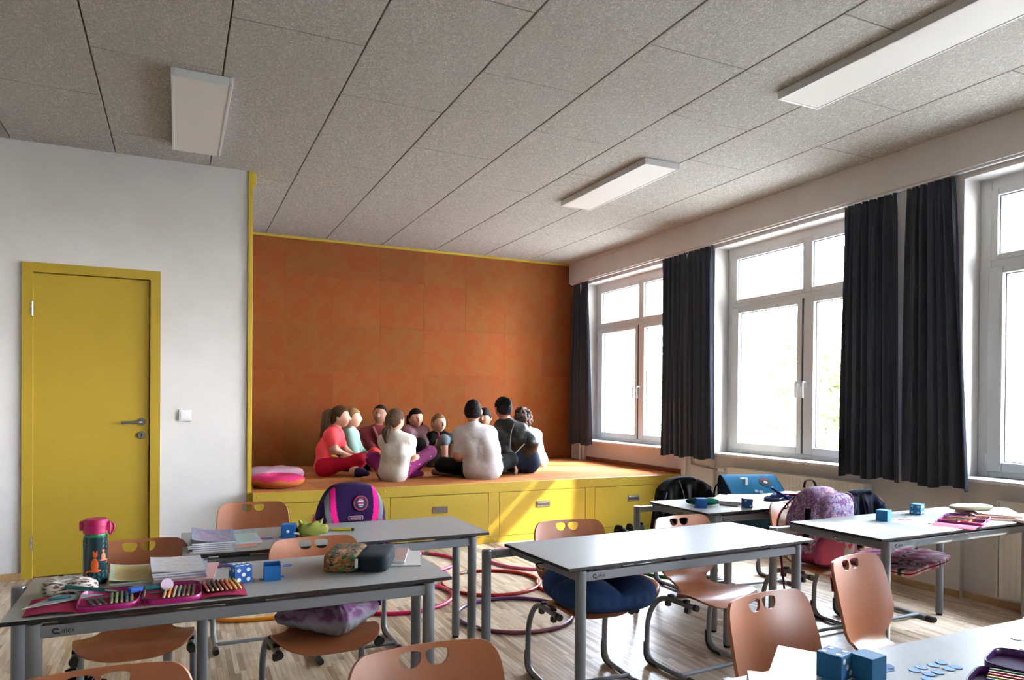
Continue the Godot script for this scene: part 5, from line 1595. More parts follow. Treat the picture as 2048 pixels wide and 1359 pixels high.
	wb.box(Vector3(-0.02, -0.002, -0.014), Vector3(0.004, 0.002, 0.012), 0.001); wb.box(Vector3(0.010, -0.002, -0.006), Vector3(0.034, 0.002, 0.020), 0.001)
	wb.T = Transform3D(Basis(Vector3.RIGHT, 0.3), Vector3(-0.10, 0.350, -0.055))
	wb.box(Vector3(-0.03, -0.002, -0.008), Vector3(0.05, 0.002, 0.010), 0.001)
	obj("printed_block", wb, M.vc, fn)
	var cr := MB.new()
	cr.T = Transform3D(Basis(Vector3.RIGHT, 0.60), Vector3(0.085, 0.312, 0.016))
	cr.col = lin(Color(0.05, 0.07, 0.12)); disc(cr, 0.040, 0.005, 24)
	var crn := obj("crest", cr, M.vc, fn)
	var c2 := MB.new(); c2.T = cr.T; c2.col = lin(Color(0.55, 0.12, 0.14)); c2.box(Vector3(-0.026, 0.004, -0.026), Vector3(0.026, 0.007, -0.012), 0.001)
	obj("crest_band", c2, M.vc, crn)
	var c3 := MB.new(); c3.T = cr.T; c3.T.origin += cr.T.basis * Vector3(0, 0.004, 0.008); c3.col = lin(Color(0.72, 0.72, 0.72)); disc(c3, 0.015, 0.004, 16)
	obj("crest_ball", c3, M.vc, crn)
	var rf := MB.new(); rf.col = lin(Color(0.66, 0.68, 0.68))
	rf.box(Vector3(-0.175, 0.125, 0.098), Vector3(-0.08, 0.19, 0.106), 0.003)
	obj("reflective_patch", rf, M.vc, t)
	var bk := MB.new(); bk.col = lin(Color(0.30, 0.12, 0.14))
	bk.box(Vector3(0.06, 0.165, 0.115), Vector3(0.10, 0.215, 0.128), 0.004)
	obj("buckle", bk, M.vc, t)
	var lw := MB.new(); lw.col = lin(Color(0.04, 0.24, 0.32))
	lw.box(Vector3(-0.15, 0.02, 0.09), Vector3(0.15, 0.105, 0.112), 0.01)
	obj("front_pocket", lw, M.vc, t)
	var sp := MB.new(); sp.col = lin(Color(0.04, 0.06, 0.09))
	sp.tube(catmull([Vector3(-0.15, 0.32, -0.10), Vector3(-0.21, 0.26, -0.10), Vector3(-0.23, 0.12, -0.06), Vector3(-0.20, 0.02, -0.04)], 5), 0.010, 8, false, 0.010, 0.4)
	obj("shoulder_strap", sp, M.cloth, t)
	# jackets
	jacket("black jacket hung over the chair behind the rear right desk", Vector3(3.10, 0.0, -3.88), 0.0, Color(0.022, 0.026, 0.036), 0.215, 0.675, 0.30)
	jacket("dark blue jacket with a grey sleeve hung over the chair by the window", Vector3(3.56, 0.0, -2.865), 0.05, Color(0.07, 0.08, 0.15), 0.150, 0.685, 0.40)
	# pink flat cushion sticking out of the chair by the window
	var pc := thing("seat_cushion", "flat pink patterned cushion lying crosswise on the chair by the window", "cushion", Vector3(3.44, 0.368, -2.53), 0.16)
	obj("cover", soft(Vector3(0.225, 0.019, 0.185), 9.0, 160, 70, func(q: Vector3) -> Color:
		if absf(q.y) < 0.15: return Color(0.10, 0.08, 0.10)
		var pn := sin(q.x * 9.0 + 2.0 * sin(q.z * 4.0)) * sin(q.z * 8.0 - q.x * 5.0 + sin(q.x * 6.0))
		if pn > 0.72: return Color(0.16, 0.12, 0.14)
		if pn > 0.35: return Color(0.72, 0.66, 0.66)
		if pn < -0.55: return Color(0.55, 0.26, 0.38)
		return Color(0.64, 0.42, 0.50), func(q: Vector3, r: Vector3) -> Vector3: return r + Vector3(0, 0.020 * q.x * absf(q.x) - 0.006 * q.z * q.z, 0), Vector3(0, 0.022, 0)), M.cloth, pc)
	# heart-shaped plush cushion
	var hc := thing("heart_cushion", "grey and purple heart-shaped plush cushion on the second chair of the front left desk", "cushion", Vector3(0.515, 0.366, -2.625), 0.10)
	var tie := FastNoiseLite.new(); tie.seed = 3; tie.frequency = 1.1; tie.domain_warp_enabled = true; tie.domain_warp_amplitude = 0.6
	var hb := MB.new()
	hb.grid(80, 40, func(u: float, v: float) -> Vector3:
		var a := TAU * u
		var e := PI * (v - 0.5)
		# heart outline, point towards the viewer, lobes towards the back rest
		var hx := 16.0 * pow(sin(a), 3.0) / 17.0
		var hz := -(13.0 * cos(a) - 5.0 * cos(2 * a) - 2.0 * cos(3 * a) - cos(4 * a)) / 17.0
		hx = lerpf(hx, sin(a), 0.42); hz = lerpf(hz, -cos(a), 0.42)
		var k := cos(e)
		k = pow(maxf(k, 0.0), 0.62)
		var puff := 0.062 * sin(e) * (0.75 + 0.25 * cos(hx * 3.0))
		var wr := 0.004 * sin(a * 24.0) * smoothstep(0.5, 1.0, k)
		return Vector3(hx * 0.200 * k, 0.055 + puff + wr, hz * 0.165 * k - 0.02), true, func(u: float, v: float) -> Color:
		var a := TAU * u
		var e := PI * (v - 0.5)
		var n := tie.get_noise_3d(cos(a) * cos(e) * 2.2, sin(a) * cos(e) * 2.2, 1.0)
		var top := smoothstep(0.50, 0.60, v)
		return lin(Color(0.58, 0.57, 0.60).lerp(Color(0.45, 0.25, 0.42) if n > -0.05 else Color(0.60, 0.48, 0.58), top * 0.85)))
	obj("plush", hb, M.cloth, hc)
	# tufted blue cushion
	var bc := thing("tufted_cushion", "thick tufted navy cushion with small yellow flowers on the chair behind the middle desk", "cushion", Vector3(1.585, 0.366, -2.52), -0.12)
	var tufts := [Vector2(0, 0.55), Vector2(0, -0.55), Vector2(0.55, 0), Vector2(-0.55, 0), Vector2(0, 0)]
	var dot := FastNoiseLite.new(); dot.seed = 8; dot.noise_type = FastNoiseLite.TYPE_CELLULAR; dot.frequency = 2.6
	obj("cover", soft(Vector3(0.210, 0.074, 0.235), 2.9, 170, 110, func(q: Vector3) -> Color:
		var d := dot.get_noise_3dv(q)
		if d < -0.90: return Color(0.42, 0.36, 0.14)
		if d < -0.86: return Color(0.10, 0.20, 0.16)
		return Color(0.15, 0.225, 0.37), func(q: Vector3, r: Vector3) -> Vector3:
		var lobe := sqrt(absf(sin(q.x * 2.75))) * sqrt(absf(sin(q.z * 2.75)))
		r.y *= 1.0 - 0.62 * (1.0 - clampf(lobe, 0.0, 1.0)) * smoothstep(-0.1, 0.5, q.y)
		var rim := smoothstep(0.5, 0.0, absf(q.y))
		return r * (1.0 + 0.008 * rim * sin(atan2(q.z, q.x) * 30.0)), Vector3(0, 0.072, 0)), M.cloth, bc)
	for tf in tufts:
		var bt := MB.new(); bt.col = lin(Color(0.06, 0.10, 0.20))
		bt.blob(Vector3(tf.x * 0.21, 0.098, tf.y * 0.235), Vector3(0.010, 0.005, 0.010), 12, 8)
		obj("button", bt, M.cloth, bc)
	# pink seat pad seen between top and rail of the second left desk
	var pp := thing("seat_pad", "round magenta seat pad on the chair in front of the platform's left end", "cushion", Vector3(0.362, 0.366, -3.70))
	obj("cover", soft(Vector3(0.175, 0.022, 0.165), 2.6, 40, 20, one(Color(0.55, 0.12, 0.30)), null, Vector3(0, 0.022, 0)), M.cloth, pp)
	# cushions on the platform
	var dn := thing("ring_cushion", "round cushion like a pink iced ring with sprinkles at the left end of the platform", "cushion", Vector3(0.725, DECK, -5.93))
	var spk := FastNoiseLite.new(); spk.seed = 2; spk.noise_type = FastNoiseLite.TYPE_CELLULAR; spk.frequency = 22.0
	var spv := FastNoiseLite.new(); spv.seed = 2; spv.noise_type = FastNoiseLite.TYPE_CELLULAR; spv.frequency = 22.0; spv.cellular_return_type = FastNoiseLite.RETURN_CELL_VALUE
	var ring := MB.new()
	var rp := func(u: float, v: float) -> Vector3:
		var a := TAU * u; var e := TAU * v
		var rr := 0.125 + 0.088 * cos(e)
		return Vector3(cos(a) * rr, 0.052 + 0.052 * sin(e) * (1.0 if sin(e) < 0 else 0.85), -sin(a) * rr)
	ring.grid(110, 40, rp, true, func(u: float, v: float) -> Color:
		var p: Vector3 = rp.call(u, v)
		var edge := 0.060 + 0.006 * sin(u * TAU * 7.0)
		if p.y > edge:
			if spk.get_noise_3dv(p * 1.6) < -0.86: return lin([Color(0.85, 0.70, 0.35), Color(0.55, 0.65, 0.80), Color(0.86, 0.80, 0.78), Color(0.75, 0.20, 0.20)][int((spv.get_noise_3dv(p * 1.6) * 0.5 + 0.5) * 3.99)])
			return lin(Color(0.72, 0.16, 0.36))
		return lin(Color(0.66, 0.36, 0.17)))
	obj("plush", ring, M.cloth, dn)
	var lc := thing("flat_cushion", "large pale pink cushion behind the iced ring cushion at the platform's left end", "cushion", Vector3(0.745, DECK, -6.38), 0.15)
	obj("cover", soft(Vector3(0.245, 0.060, 0.20), 3.2, 50, 30, one(Color(0.66, 0.50, 0.56)), func(q: Vector3, r: Vector3) -> Vector3:
		r.y *= 1.0 + 0.06 * sin(q.x * 9.0 + q.z * 4.0)
		return r, Vector3(0, 0.060, 0)), M.cloth, lc)
	var lcp := MB.new(); lcp.col = lin(Color(0.55, 0.40, 0.48))
	var rim2 := PackedVector3Array()
	for k in 48:
		var a := TAU * k / 48.0
		var d := Vector3(cos(a), 0, sin(a))
		rim2.append(d * sq(d, 3.2) * Vector3(0.247, 0, 0.202) + Vector3(0, 0.06, 0))
	lcp.tube(rim2, 0.004, 6, true)
	obj("piping", lcp, M.cloth, lc)

func jacket(label: String, at: Vector3, turn: float, c: Color, hw: float, top: float, low: float) -> void:
	# draped over the back rest: front and back falls joined over the top edge
	var t := thing("jacket", label, "jacket", at, turn, "")
	var fold := func(u: float, v: float) -> Vector3:
		var s := lerpf(-1.0, 1.0, u)
		var a := (v - 0.5) * 2.0
		var z := 0.046 * sin(clampf(a * 2.6, -PI / 2, PI / 2)) + 0.012 * a
		var drop := maxf(absf(a) - 0.24, 0.0) / 0.76
		var shoulder := 0.075 * pow(absf(s), 2.6)
		var y := top + 0.026 * cos(clampf(a * 2.6, -PI / 2, PI / 2)) - shoulder - drop * (top - low)
		var w := hw * (1.0 + 0.10 * drop + 0.03 * sin(drop * 6.0 + s * 2.0))
		z += (0.014 * sin(s * 9.0 + drop * 3.0) + 0.008 * sin(s * 17.0 + 1.0)) * smoothstep(0.0, 0.3, drop) * signf(a)
		z += 0.030 * s * s * (1.0 - drop * 0.3)
		return Vector3(s * w, y, z - 0.005)
	var b := MB.new(); b.col = lin(c)
	b.grid(60, 60, fold)
	b.grid(60, 60, func(u: float, v: float) -> Vector3:
		var p: Vector3 = fold.call(1.0 - u, v)
		return p + Vector3(0, -0.006, -0.006 * signf(v - 0.5)))
	obj("body", b, M.cloth, t)
	for s in [-1.0, 1.0]:
		var sl := MB.new(); sl.col = lin(c.lerp(Color(0.4, 0.4, 0.5), 0.22 if s > 0 else 0.04))
		sl.tube(catmull([Vector3(s * hw * 0.86, top - 0.065, 0.035), Vector3(s * hw * 1.02, top - 0.16, 0.052), Vector3(s * hw * 0.98, top - 0.28, 0.055), Vector3(s * hw * 0.92, maxf(low - 0.02, 0.40), 0.055)], 6), 0.042, 12, false, 0.032, 0.75)
		obj("sleeve", sl, M.cloth, t)
	var co := MB.new(); co.col = lin(c.lightened(0.06))
	co.tube(catmull([Vector3(-hw * 0.42, top + 0.004, 0.03), Vector3(-hw * 0.2, top + 0.022, 0.045), Vector3(hw * 0.2, top + 0.022, 0.045), Vector3(hw * 0.42, top + 0.004, 0.03)], 5), 0.016, 8, false, 0.016, 0.6)
	obj("collar", co, M.cloth, t)
	var zi := MB.new(); zi.col = lin(Color(0.22, 0.23, 0.25))
	zi.tube(catmull([Vector3(-hw * 0.30, top + 0.01, 0.054), Vector3(-hw * 0.12, top - 0.12, 0.068), Vector3(-hw * 0.10, low + 0.02, 0.082)], 5), 0.003, 5)
	obj("zip", zi, M.vc, t)

func hoops_and_shoes() -> void:
	var hs := [
		[1.205, -4.205, 0.345, Color(0.80, 0.10, 0.36), Color(0.86, 0.30, 0.50), "bright pink hoop on the floor behind the front left desk's right end"],
		[1.571, -5.050, 0.325, Color(0.78, 0.08, 0.36), Color(0.84, 0.24, 0.46), "bright pink hoop close to the platform beyond the second left desk's end"],
		[1.880, -4.296, 0.320, Color(0.60, 0.05, 0.08), Color(0.64, 0.30, 0.18), "red hoop with a tan stripe on the floor left of the tufted cushion"],
		[2.522, -4.850, 0.402, Color(0.84, 0.12, 0.44), Color(0.88, 0.40, 0.58), "pink hoop on the floor in front of the platform, behind the empty middle desk"],
		[1.720, -3.598, 0.322, Color(0.36, 0.17, 0.40), Color(0.46, 0.22, 0.30), "purple hoop on the floor, nearest the viewer of those beside the tufted cushion"],
		[2.502, -3.983, 0.395, Color(0.62, 0.14, 0.14), Color(0.78, 0.55, 0.55), "red and pale pink hoop on the floor under the empty middle desk"],
		[3.255, -4.175, 0.315, Color(0.06, 0.40, 0.12), Color(0.10, 0.46, 0.16), "green hoop on the floor under the rear right desk"],
		[0.452, -4.480, 0.415, Color(0.86, 0.52, 0.05), Color(0.88, 0.58, 0.10), "yellow orange hoop on the floor under the second left desk"],
	]
	for k in hs.size():
		var h = hs[k]
		var t := thing("hoop", h[5], "hoop", Vector3(h[0], 0.0, h[1]), k * 0.9, "coloured hoops on the floor")
		var n := 64
		var cut := 46
		for part in 2:
			var p := PackedVector3Array()
			var i0 := 0 if part == 0 else cut
			var i1 := cut if part == 0 else n
			for i in range(i0, i1 + 1):
				var a := TAU * i / n
				p.append(Vector3(cos(a) * h[2], 0.0112, sin(a) * h[2]))
			var b := MB.new(); b.col = lin(h[3 + part])
			b.tube(p, 0.0112, 10)
			obj("tube", b, M.vc_gloss, t)
		var j := MB.new()
		j.rod(Vector3(h[2], 0.0114, -0.018), Vector3(h[2], 0.0114, 0.018), 0.0122, 10)
		obj("joint", j, M.chrome, t)
	var lab := ["black shoe with a grey toe on the floor before the platform, leftmost of the three", "dark shoe in the middle of the three on the floor before the platform", "grey and black shoe nearest the desk leg, rightmost of the three before the platform"]
	for k in 3: shoe(Vector3(3.64 + 0.115 * k, 0.0, -5.36 - 0.02 * k), 0.6 - 0.5 * k, lab[k], [Color(0.03, 0.03, 0.035), Color(0.035, 0.035, 0.04), Color(0.12, 0.12, 0.13)][k])
	shoe(Vector3(-0.335, 0.0, -3.38), 1.2, "dark slipper with red trim on the floor under the front left desk", Color(0.05, 0.05, 0.08))

func shoe(at: Vector3, turn: float, label: String, c: Color) -> void:
	var t := thing("shoe", label, "shoe", at, turn, "")
	var up := func(u: float, v: float) -> Vector3:
		var s := v
		var wd := 0.033 * (1.0 - 0.25 * pow(absf(s - 0.68) / 0.68, 2.0)) * sqrt(clampf(1.0 - pow(absf(s * 2.0 - 1.0), 6.0), 0.0, 1.0))
		var hh := lerpf(0.078, 0.036, smoothstep(0.25, 0.8, s)) * sqrt(clampf(1.0 - pow(absf(s * 2.0 - 1.0), 8.0), 0.0, 1.0))
		var a := TAU * u
		return Vector3(cos(a) * wd, 0.014 + maxf(sin(a), -0.1) * hh, lerpf(-0.095, 0.095, s))
	var b := MB.new(); b.col = lin(c)
	b.grid(24, 24, up, true)
	obj("upper", b, M.cloth, t)
	var so := MB.new(); so.col = lin(Color(0.40, 0.40, 0.41))
	var o := PackedVector2Array()
	for k in 28:
		var a := TAU * k / 28.0
		o.append(Vector2(cos(a) * 0.034 * (1.0 + 0.12 * sin(a)), sin(a) * 0.098))
	so.prism(o, 0.0, 0.016)
	obj("sole", so, M.vc, t)
	var op := MB.new(); op.col = lin(Color(0.015, 0.015, 0.015))
	op.blob(Vector3(0, 0.083, -0.045), Vector3(0.022, 0.012, 0.035), 14, 8)
	obj("opening", op, M.cloth, t)
	var la := MB.new(); la.col = lin(Color(0.45, 0.45, 0.46))
	for k in 3: la.tube(PackedVector3Array([Vector3(-0.018, 0.070 - 0.009 * k, 0.004 + 0.016 * k), Vector3(0, 0.078 - 0.010 * k, 0.006 + 0.016 * k), Vector3(0.018, 0.070 - 0.009 * k, 0.004 + 0.016 * k)]), 0.0022, 5)
	obj("laces", la, M.cloth, t)

# ------------------------------------------------------------------ people
# a smooth skin round tapered bones [a, b, radius at a, radius at b], meshed as surface nets
func skin_net(b: MB, bones: Array, h: float, k := 62.0) -> void:
	var lo := Vector3.INF; var hi := -Vector3.INF
	for q in bones:
		var r: float = maxf(q[2], q[3]) + 0.035
		lo = lo.min(q[0] - Vector3.ONE * r).min(q[1] - Vector3.ONE * r)
		hi = hi.max(q[0] + Vector3.ONE * r).max(q[1] + Vector3.ONE * r)
	var nx := int((hi.x - lo.x) / h) + 3
	var ny := int((hi.y - lo.y) / h) + 3
	var nz := int((hi.z - lo.z) / h) + 3
	var S := PackedFloat32Array(); S.resize(nx * ny * nz)
	for q in bones:
		var a: Vector3 = q[0]; var e: Vector3 = q[1] - a
		var ra: float = q[2]; var dr: float = q[3] - ra
		var l2 := maxf(e.length_squared(), 1e-9)
		var m: float = maxf(q[2], q[3]) + 0.034
		var p0 := (a.min(q[1]) - Vector3.ONE * m - lo) / h
		var p1 := (a.max(q[1]) + Vector3.ONE * m - lo) / h
		var x0 := maxi(int(p0.x), 0); var x1 := mini(int(p1.x) + 1, nx - 1)
		var y0 := maxi(int(p0.y), 0); var y1 := mini(int(p1.y) + 1, ny - 1)
		var z0 := maxi(int(p0.z), 0); var z1 := mini(int(p1.z) + 1, nz - 1)
		for z in range(z0, z1 + 1):
			for y in range(y0, y1 + 1):
				var at := (z * ny + y) * nx
				var w := Vector3(lo.x - a.x, lo.y + y * h - a.y, lo.z + z * h - a.z)
				for x in range(x0, x1 + 1):
					var p := Vector3(w.x + x * h, w.y, w.z)
					var t := clampf(p.dot(e) / l2, 0.0, 1.0)
					var d := (p - e * t).length() - ra - dr * t
					if d < 0.034: S[at + x] += exp(-k * d)
	var V := PackedFloat32Array(); V.resize(S.size())
	for i in S.size(): V[i] = -log(S[i]) / k if S[i] > 1e-12 else 0.05
	var id := {}
	var sxy := nx * ny
	for z in nz - 1:
		for y in ny - 1:
			var row := (z * ny + y) * nx
			for x in nx - 1:
				var i := row + x
				var c := (1 if V[i] < 0 else 0) + (1 if V[i + 1] < 0 else 0) + (1 if V[i + nx] < 0 else 0) + (1 if V[i + nx + 1] < 0 else 0) + (1 if V[i + sxy] < 0 else 0) + (1 if V[i + sxy + 1] < 0 else 0) + (1 if V[i + sxy + nx] < 0 else 0) + (1 if V[i + sxy + nx + 1] < 0 else 0)
				if c == 0 or c == 8: continue
				var sum := Vector3.ZERO; var n := 0
				for ed in EDGES:
					var ia: int = i + (ed[0] & 1) + ((ed[0] >> 1) & 1) * nx + (ed[0] >> 2) * sxy
					var ib: int = i + (ed[1] & 1) + ((ed[1] >> 1) & 1) * nx + (ed[1] >> 2) * sxy
					var va := V[ia]; var vb := V[ib]
					if (va < 0.0) != (vb < 0.0):
						var t := va / (va - vb)
						sum += Vector3(ed[0] & 1, (ed[0] >> 1) & 1, ed[0] >> 2).lerp(Vector3(ed[1] & 1, (ed[1] >> 1) & 1, ed[1] >> 2), t)
						n += 1
				var g := Vector3(V[i + 1] - V[i] + V[i + nx + 1] - V[i + nx] + V[i + sxy + 1] - V[i + sxy] + V[i + sxy + nx + 1] - V[i + sxy + nx], V[i + nx] - V[i] + V[i + nx + 1] - V[i + 1] + V[i + sxy + nx] - V[i + sxy] + V[i + sxy + nx + 1] - V[i + sxy + 1], V[i + sxy] - V[i] + V[i + sxy + 1] - V[i + 1] + V[i + sxy + nx] - V[i + nx] + V[i + sxy + nx + 1] - V[i + nx + 1])
				id[i] = b.vert(lo + (Vector3(x, y, z) + sum / n) * h, g.normalized())
	for i in id:
		# one quad round each crossed edge that leaves this cell's first corner
		var inside := V[i] < 0.0
		if (V[i + 1] < 0.0) != inside and id.has(i - nx) and id.has(i - sxy) and id.has(i - nx - sxy): b.quadi(id[i], id[i - nx], id[i - nx - sxy], id[i - sxy])
		if (V[i + nx] < 0.0) != inside and id.has(i - 1) and id.has(i - sxy) and id.has(i - 1 - sxy): b.quadi(id[i], id[i - 1], id[i - 1 - sxy], id[i - sxy])
		if (V[i + sxy] < 0.0) != inside and id.has(i - 1) and id.has(i - nx) and id.has(i - 1 - nx): b.quadi(id[i], id[i - 1], id[i - 1 - nx], id[i - nx])

const EDGES := [[0, 1], [2, 3], [4, 5], [6, 7], [0, 2], [1, 3], [4, 6], [5, 7], [0, 4], [1, 5], [2, 6], [3, 7]]

func bump(d: Vector3, at: Vector3, width: float) -> float:
	return exp(-(d - at.normalized()).length_squared() / (width * width))

func head_radius(d: Vector3) -> float:
	# direction with z forward, y up, x to the head's left; 1 = the plain ellipsoid
	var k := 1.0
	k += 0.20 * bump(d, Vector3(0, -0.12, 1), 0.13) + 0.10 * bump(d, Vector3(0, 0.08, 1), 0.10)      # nose and its bridge
	k -= 0.055 * (bump(d, Vector3(0.36, 0.10, 1), 0.20) + bump(d, Vector3(-0.36, 0.10, 1), 0.20))    # eye sockets
	k += 0.035 * bump(d, Vector3(0, 0.36, 1), 0.45)                                                  # brow
	k += 0.05 * (bump(d, Vector3(0.5, -0.22, 0.85), 0.28) + bump(d, Vector3(-0.5, -0.22, 0.85), 0.28)) # cheeks
	k += 0.06 * bump(d, Vector3(0, -0.46, 1), 0.20)                                                  # lips
	k += 0.07 * bump(d, Vector3(0, -0.80, 0.8), 0.26)                                                # chin
	k -= 0.16 * bump(d, Vector3(0, -1, -0.25), 0.55)                                                 # under the skull
	k -= 0.07 * (bump(d, Vector3(0.8, -0.7, 0.35), 0.4) + bump(d, Vector3(-0.8, -0.7, 0.35), 0.4))     # narrowing jaw
	k += 0.03 * bump(d, Vector3(0, 0.3, -1), 0.6)
	return k

func face_colour(d: Vector3, skin: Color, hair: Color, smile: bool) -> Color:
	var c := skin
	if d.z > 0.2:
		var x := d.x / d.z; var y := d.y / d.z
		c = c.lerp(Color(0.80, 0.45, 0.38), 0.20 * exp(-(pow(absf(x) - 0.5, 2) + pow(y + 0.25, 2)) / 0.06))
		var ex := (absf(x) - 0.36) / 0.145; var ey := (y - 0.10) / 0.058
		if ex * ex + ey * ey < 1.0: c = Color(0.80, 0.78, 0.76)
		if pow((absf(x) - 0.37) / 0.07, 2) + ey * ey < 1.0: c = Color(0.10, 0.07, 0.06)
		if absf(ex) < 1.15 and ey > 0.55 and ey < 1.35: c = skin.darkened(0.55)
		if absf(absf(x) - 0.37) < 0.17 and absf(y - 0.27 + 0.15 * pow(absf(x) - 0.36, 2)) < 0.026: c = hair.lerp(skin, 0.35)
		var my := y + 0.50 + (-0.16 * x * x if smile else 0.10 * x * x)
		if absf(x) < (0.26 if smile else 0.19) and absf(my) < 0.055 * (1.0 - 2.0 * absf(x)): c = Color(0.62, 0.26, 0.24)
		if smile and absf(x) < 0.17 and absf(my - 0.012) < 0.022: c = Color(0.86, 0.83, 0.80)
		if absf(absf(x) - 0.07) < 0.03 and absf(y + 0.235) < 0.022: c = skin.darkened(0.4)
	return c

func hand(b: MB, wrist: Vector3, toward: Vector3, palm_down: Vector3, side: float, s: float) -> void:
	# palm, four bent fingers of different lengths and a thumb from the palm's side
	var f := toward.normalized()
	var n := (palm_down - f * palm_down.dot(f)).normalized()
	var w := f.cross(n) * side
	var palm := PackedVector3Array()
	b.grid(16, 10, func(u: float, v: float) -> Vector3:
		var a := TAU * u; var e := PI * (v - 0.5)
		return wrist + f * (0.036 * s + sin(e) * 0.042 * s) + w * (cos(e) * cos(a) * 0.033 * s) + n * (cos(e) * sin(a) * 0.014 * s), true)
	var len := [0.048, 0.058, 0.062, 0.055]
	for k in 4:
		var base := wrist + f * (0.066 * s) + w * ((k - 1.5) * 0.0155 * s)
		var l: float = len[3 - k] * s
		b.tube(PackedVector3Array([base, base + f * l * 0.42 + n * l * 0.08, base + f * l * 0.72 + n * l * 0.34, base + f * l * 0.86 + n * l * 0.62]), 0.0082 * s, 7, false, 0.0062 * s)
	var tb := wrist + f * (0.022 * s) + w * (0.027 * s)
	b.tube(PackedVector3Array([tb, tb + f * 0.016 * s + w * 0.018 * s, tb + f * 0.040 * s + w * 0.024 * s + n * 0.008 * s]), 0.0095 * s, 7, false, 0.007 * s)

# joints: pel, chest (between the shoulders), neck, head, then sl sr (shoulders), el er, wl wr, hl hr (hips), kl kr, al ar (ankles), tl tr (toes)
func person(label: String, J: Dictionary, L: Dictionary) -> void:
	var o: Vector3 = Vector3(J.pel.x, DECK, J.pel.z)
	var t := thing("person", label, "person", o)
	var j := {}
	for k in J: j[k] = J[k] - o
	var s: float = L.get("size", 1.0)
	var bulk: float = L.get("bulk", 1.0)
	var skin: Color = L.skin
	var at := func(a: Vector3, b: Vector3, u: float) -> Vector3: return a.lerp(b, u)
	# bones of the whole body
	var mid: Vector3 = j.pel.lerp(j.chest, 0.5) + L.get("bow", Vector3.ZERO)
	var sd: Vector3 = (j.sr - j.sl).normalized()
	var up: Vector3 = (j.chest - j.pel).normalized()
	var hipw := 0.052 * s * bulk
	var torso := [
		[j.pel - sd * hipw + up * 0.0, j.pel + sd * hipw, 0.078 * s * bulk, 0.078 * s * bulk],
		[j.pel - sd * hipw * 0.9, mid - sd * 0.045 * s * bulk, 0.070 * s * bulk, 0.066 * s * bulk], [j.pel + sd * hipw * 0.9, mid + sd * 0.045 * s * bulk, 0.070 * s * bulk, 0.066 * s * bulk],
		[mid - sd * 0.045 * s * bulk, j.chest - sd * 0.052 * s * bulk - up * 0.05 * s, 0.066 * s * bulk, 0.066 * s * bulk], [mid + sd * 0.045 * s * bulk, j.chest + sd * 0.052 * s * bulk - up * 0.05 * s, 0.066 * s * bulk, 0.066 * s * bulk],
		[j.chest - up * 0.03, j.sl, 0.050 * s * bulk, 0.040 * s * bulk], [j.chest - up * 0.03, j.sr, 0.050 * s * bulk, 0.040 * s * bulk], [j.chest - up * 0.03, j.neck, 0.052 * s, 0.034 * s]]
	var arms := []
	for q in [["sl", "el", "wl"], ["sr", "er", "wr"]]:
		arms.append([j[q[0]], j[q[1]], 0.037 * s * sqrt(bulk), 0.029 * s * sqrt(bulk)])
		arms.append([j[q[1]], j[q[2]], 0.028 * s * sqrt(bulk), 0.020 * s])
	var legs := []; var feet := []
	for q in [["hl", "kl", "al", "tl"], ["hr", "kr", "ar", "tr"]]:
		legs.append([j[q[0]], j[q[1]], 0.066 * s * bulk, 0.046 * s * sqrt(bulk)])
		legs.append([j[q[1]], j[q[2]], 0.043 * s * sqrt(bulk), 0.029 * s])
		feet.append([j[q[2]], j[q[2]].lerp(j[q[3]], 0.35), 0.030 * s, 0.030 * s])
		feet.append([j[q[2]].lerp(j[q[3]], 0.3), j[q[3]], 0.029 * s, 0.022 * s])
	var neck := [[j.neck - up * 0.02, j.head + Vector3(0, -0.03, 0), 0.036 * s, 0.036 * s]]
	var body := MB.new(); body.col = lin(skin)
	skin_net(body, torso + arms + legs + feet + neck, 0.012)
	for q in [["el", "wl", -1.0], ["er", "wr", 1.0]]:
		var dir: Vector3 = j[q[1]] - j[q[0]]
		hand(body, j[q[1]], dir, L.get("palm", Vector3(0, -1, 0.3)), q[2], s * 0.86)
	# head with a face, ears
	var yaw: float = L.yaw
	var HB := Basis.from_euler(Vector3(L.get("pitch", 0.0), yaw, L.get("roll", 0.0)), EULER_ORDER_YXZ)
	var hs: float = L.get("head", 1.0)
	var dims := Vector3(0.0715, 0.098, 0.086) * hs
	var hair: Color = L.hair
	var dirf := func(u: float, v: float) -> Vector3:
		var a := TAU * u; var e := PI * (v - 0.5)
		return Vector3(cos(e) * sin(a), sin(e), -cos(e) * cos(a))
	body.T = Transform3D(HB, j.head)
	body.grid(84, 60, func(u: float, v: float) -> Vector3:
		var d: Vector3 = dirf.call(u, v)
		return d * dims * head_radius(d), true, func(u: float, v: float) -> Color: return lin(face_colour(dirf.call(u, v), skin, hair, L.get("smile", false))))
	body.col = lin(skin.lerp(Color(0.8, 0.4, 0.35), 0.15))
	for e in [-1.0, 1.0]:
		body.blob(Vector3(e * 0.071, -0.006, -0.006) * hs, Vector3(0.010, 0.026, 0.017) * hs, 14, 10, func(d: Vector3) -> float: return 1.0 - 0.35 * bump(d, Vector3(e, 0, 0.2), 0.5))
	obj("body", body, M.skin, t)
	# hair: a cap that dives under the skin where the face is
	var hb := MB.new(); hb.T = Transform3D(HB, j.head)
	var line: float = L.get("fringe", 0.50)
	var low: float = L.get("nape", -0.68)
	var thick: float = L.get("hair_thick", 0.10)
	var strand := FastNoiseLite.new(); strand.seed = int(absf(o.x) * 100.0); strand.frequency = 5.0
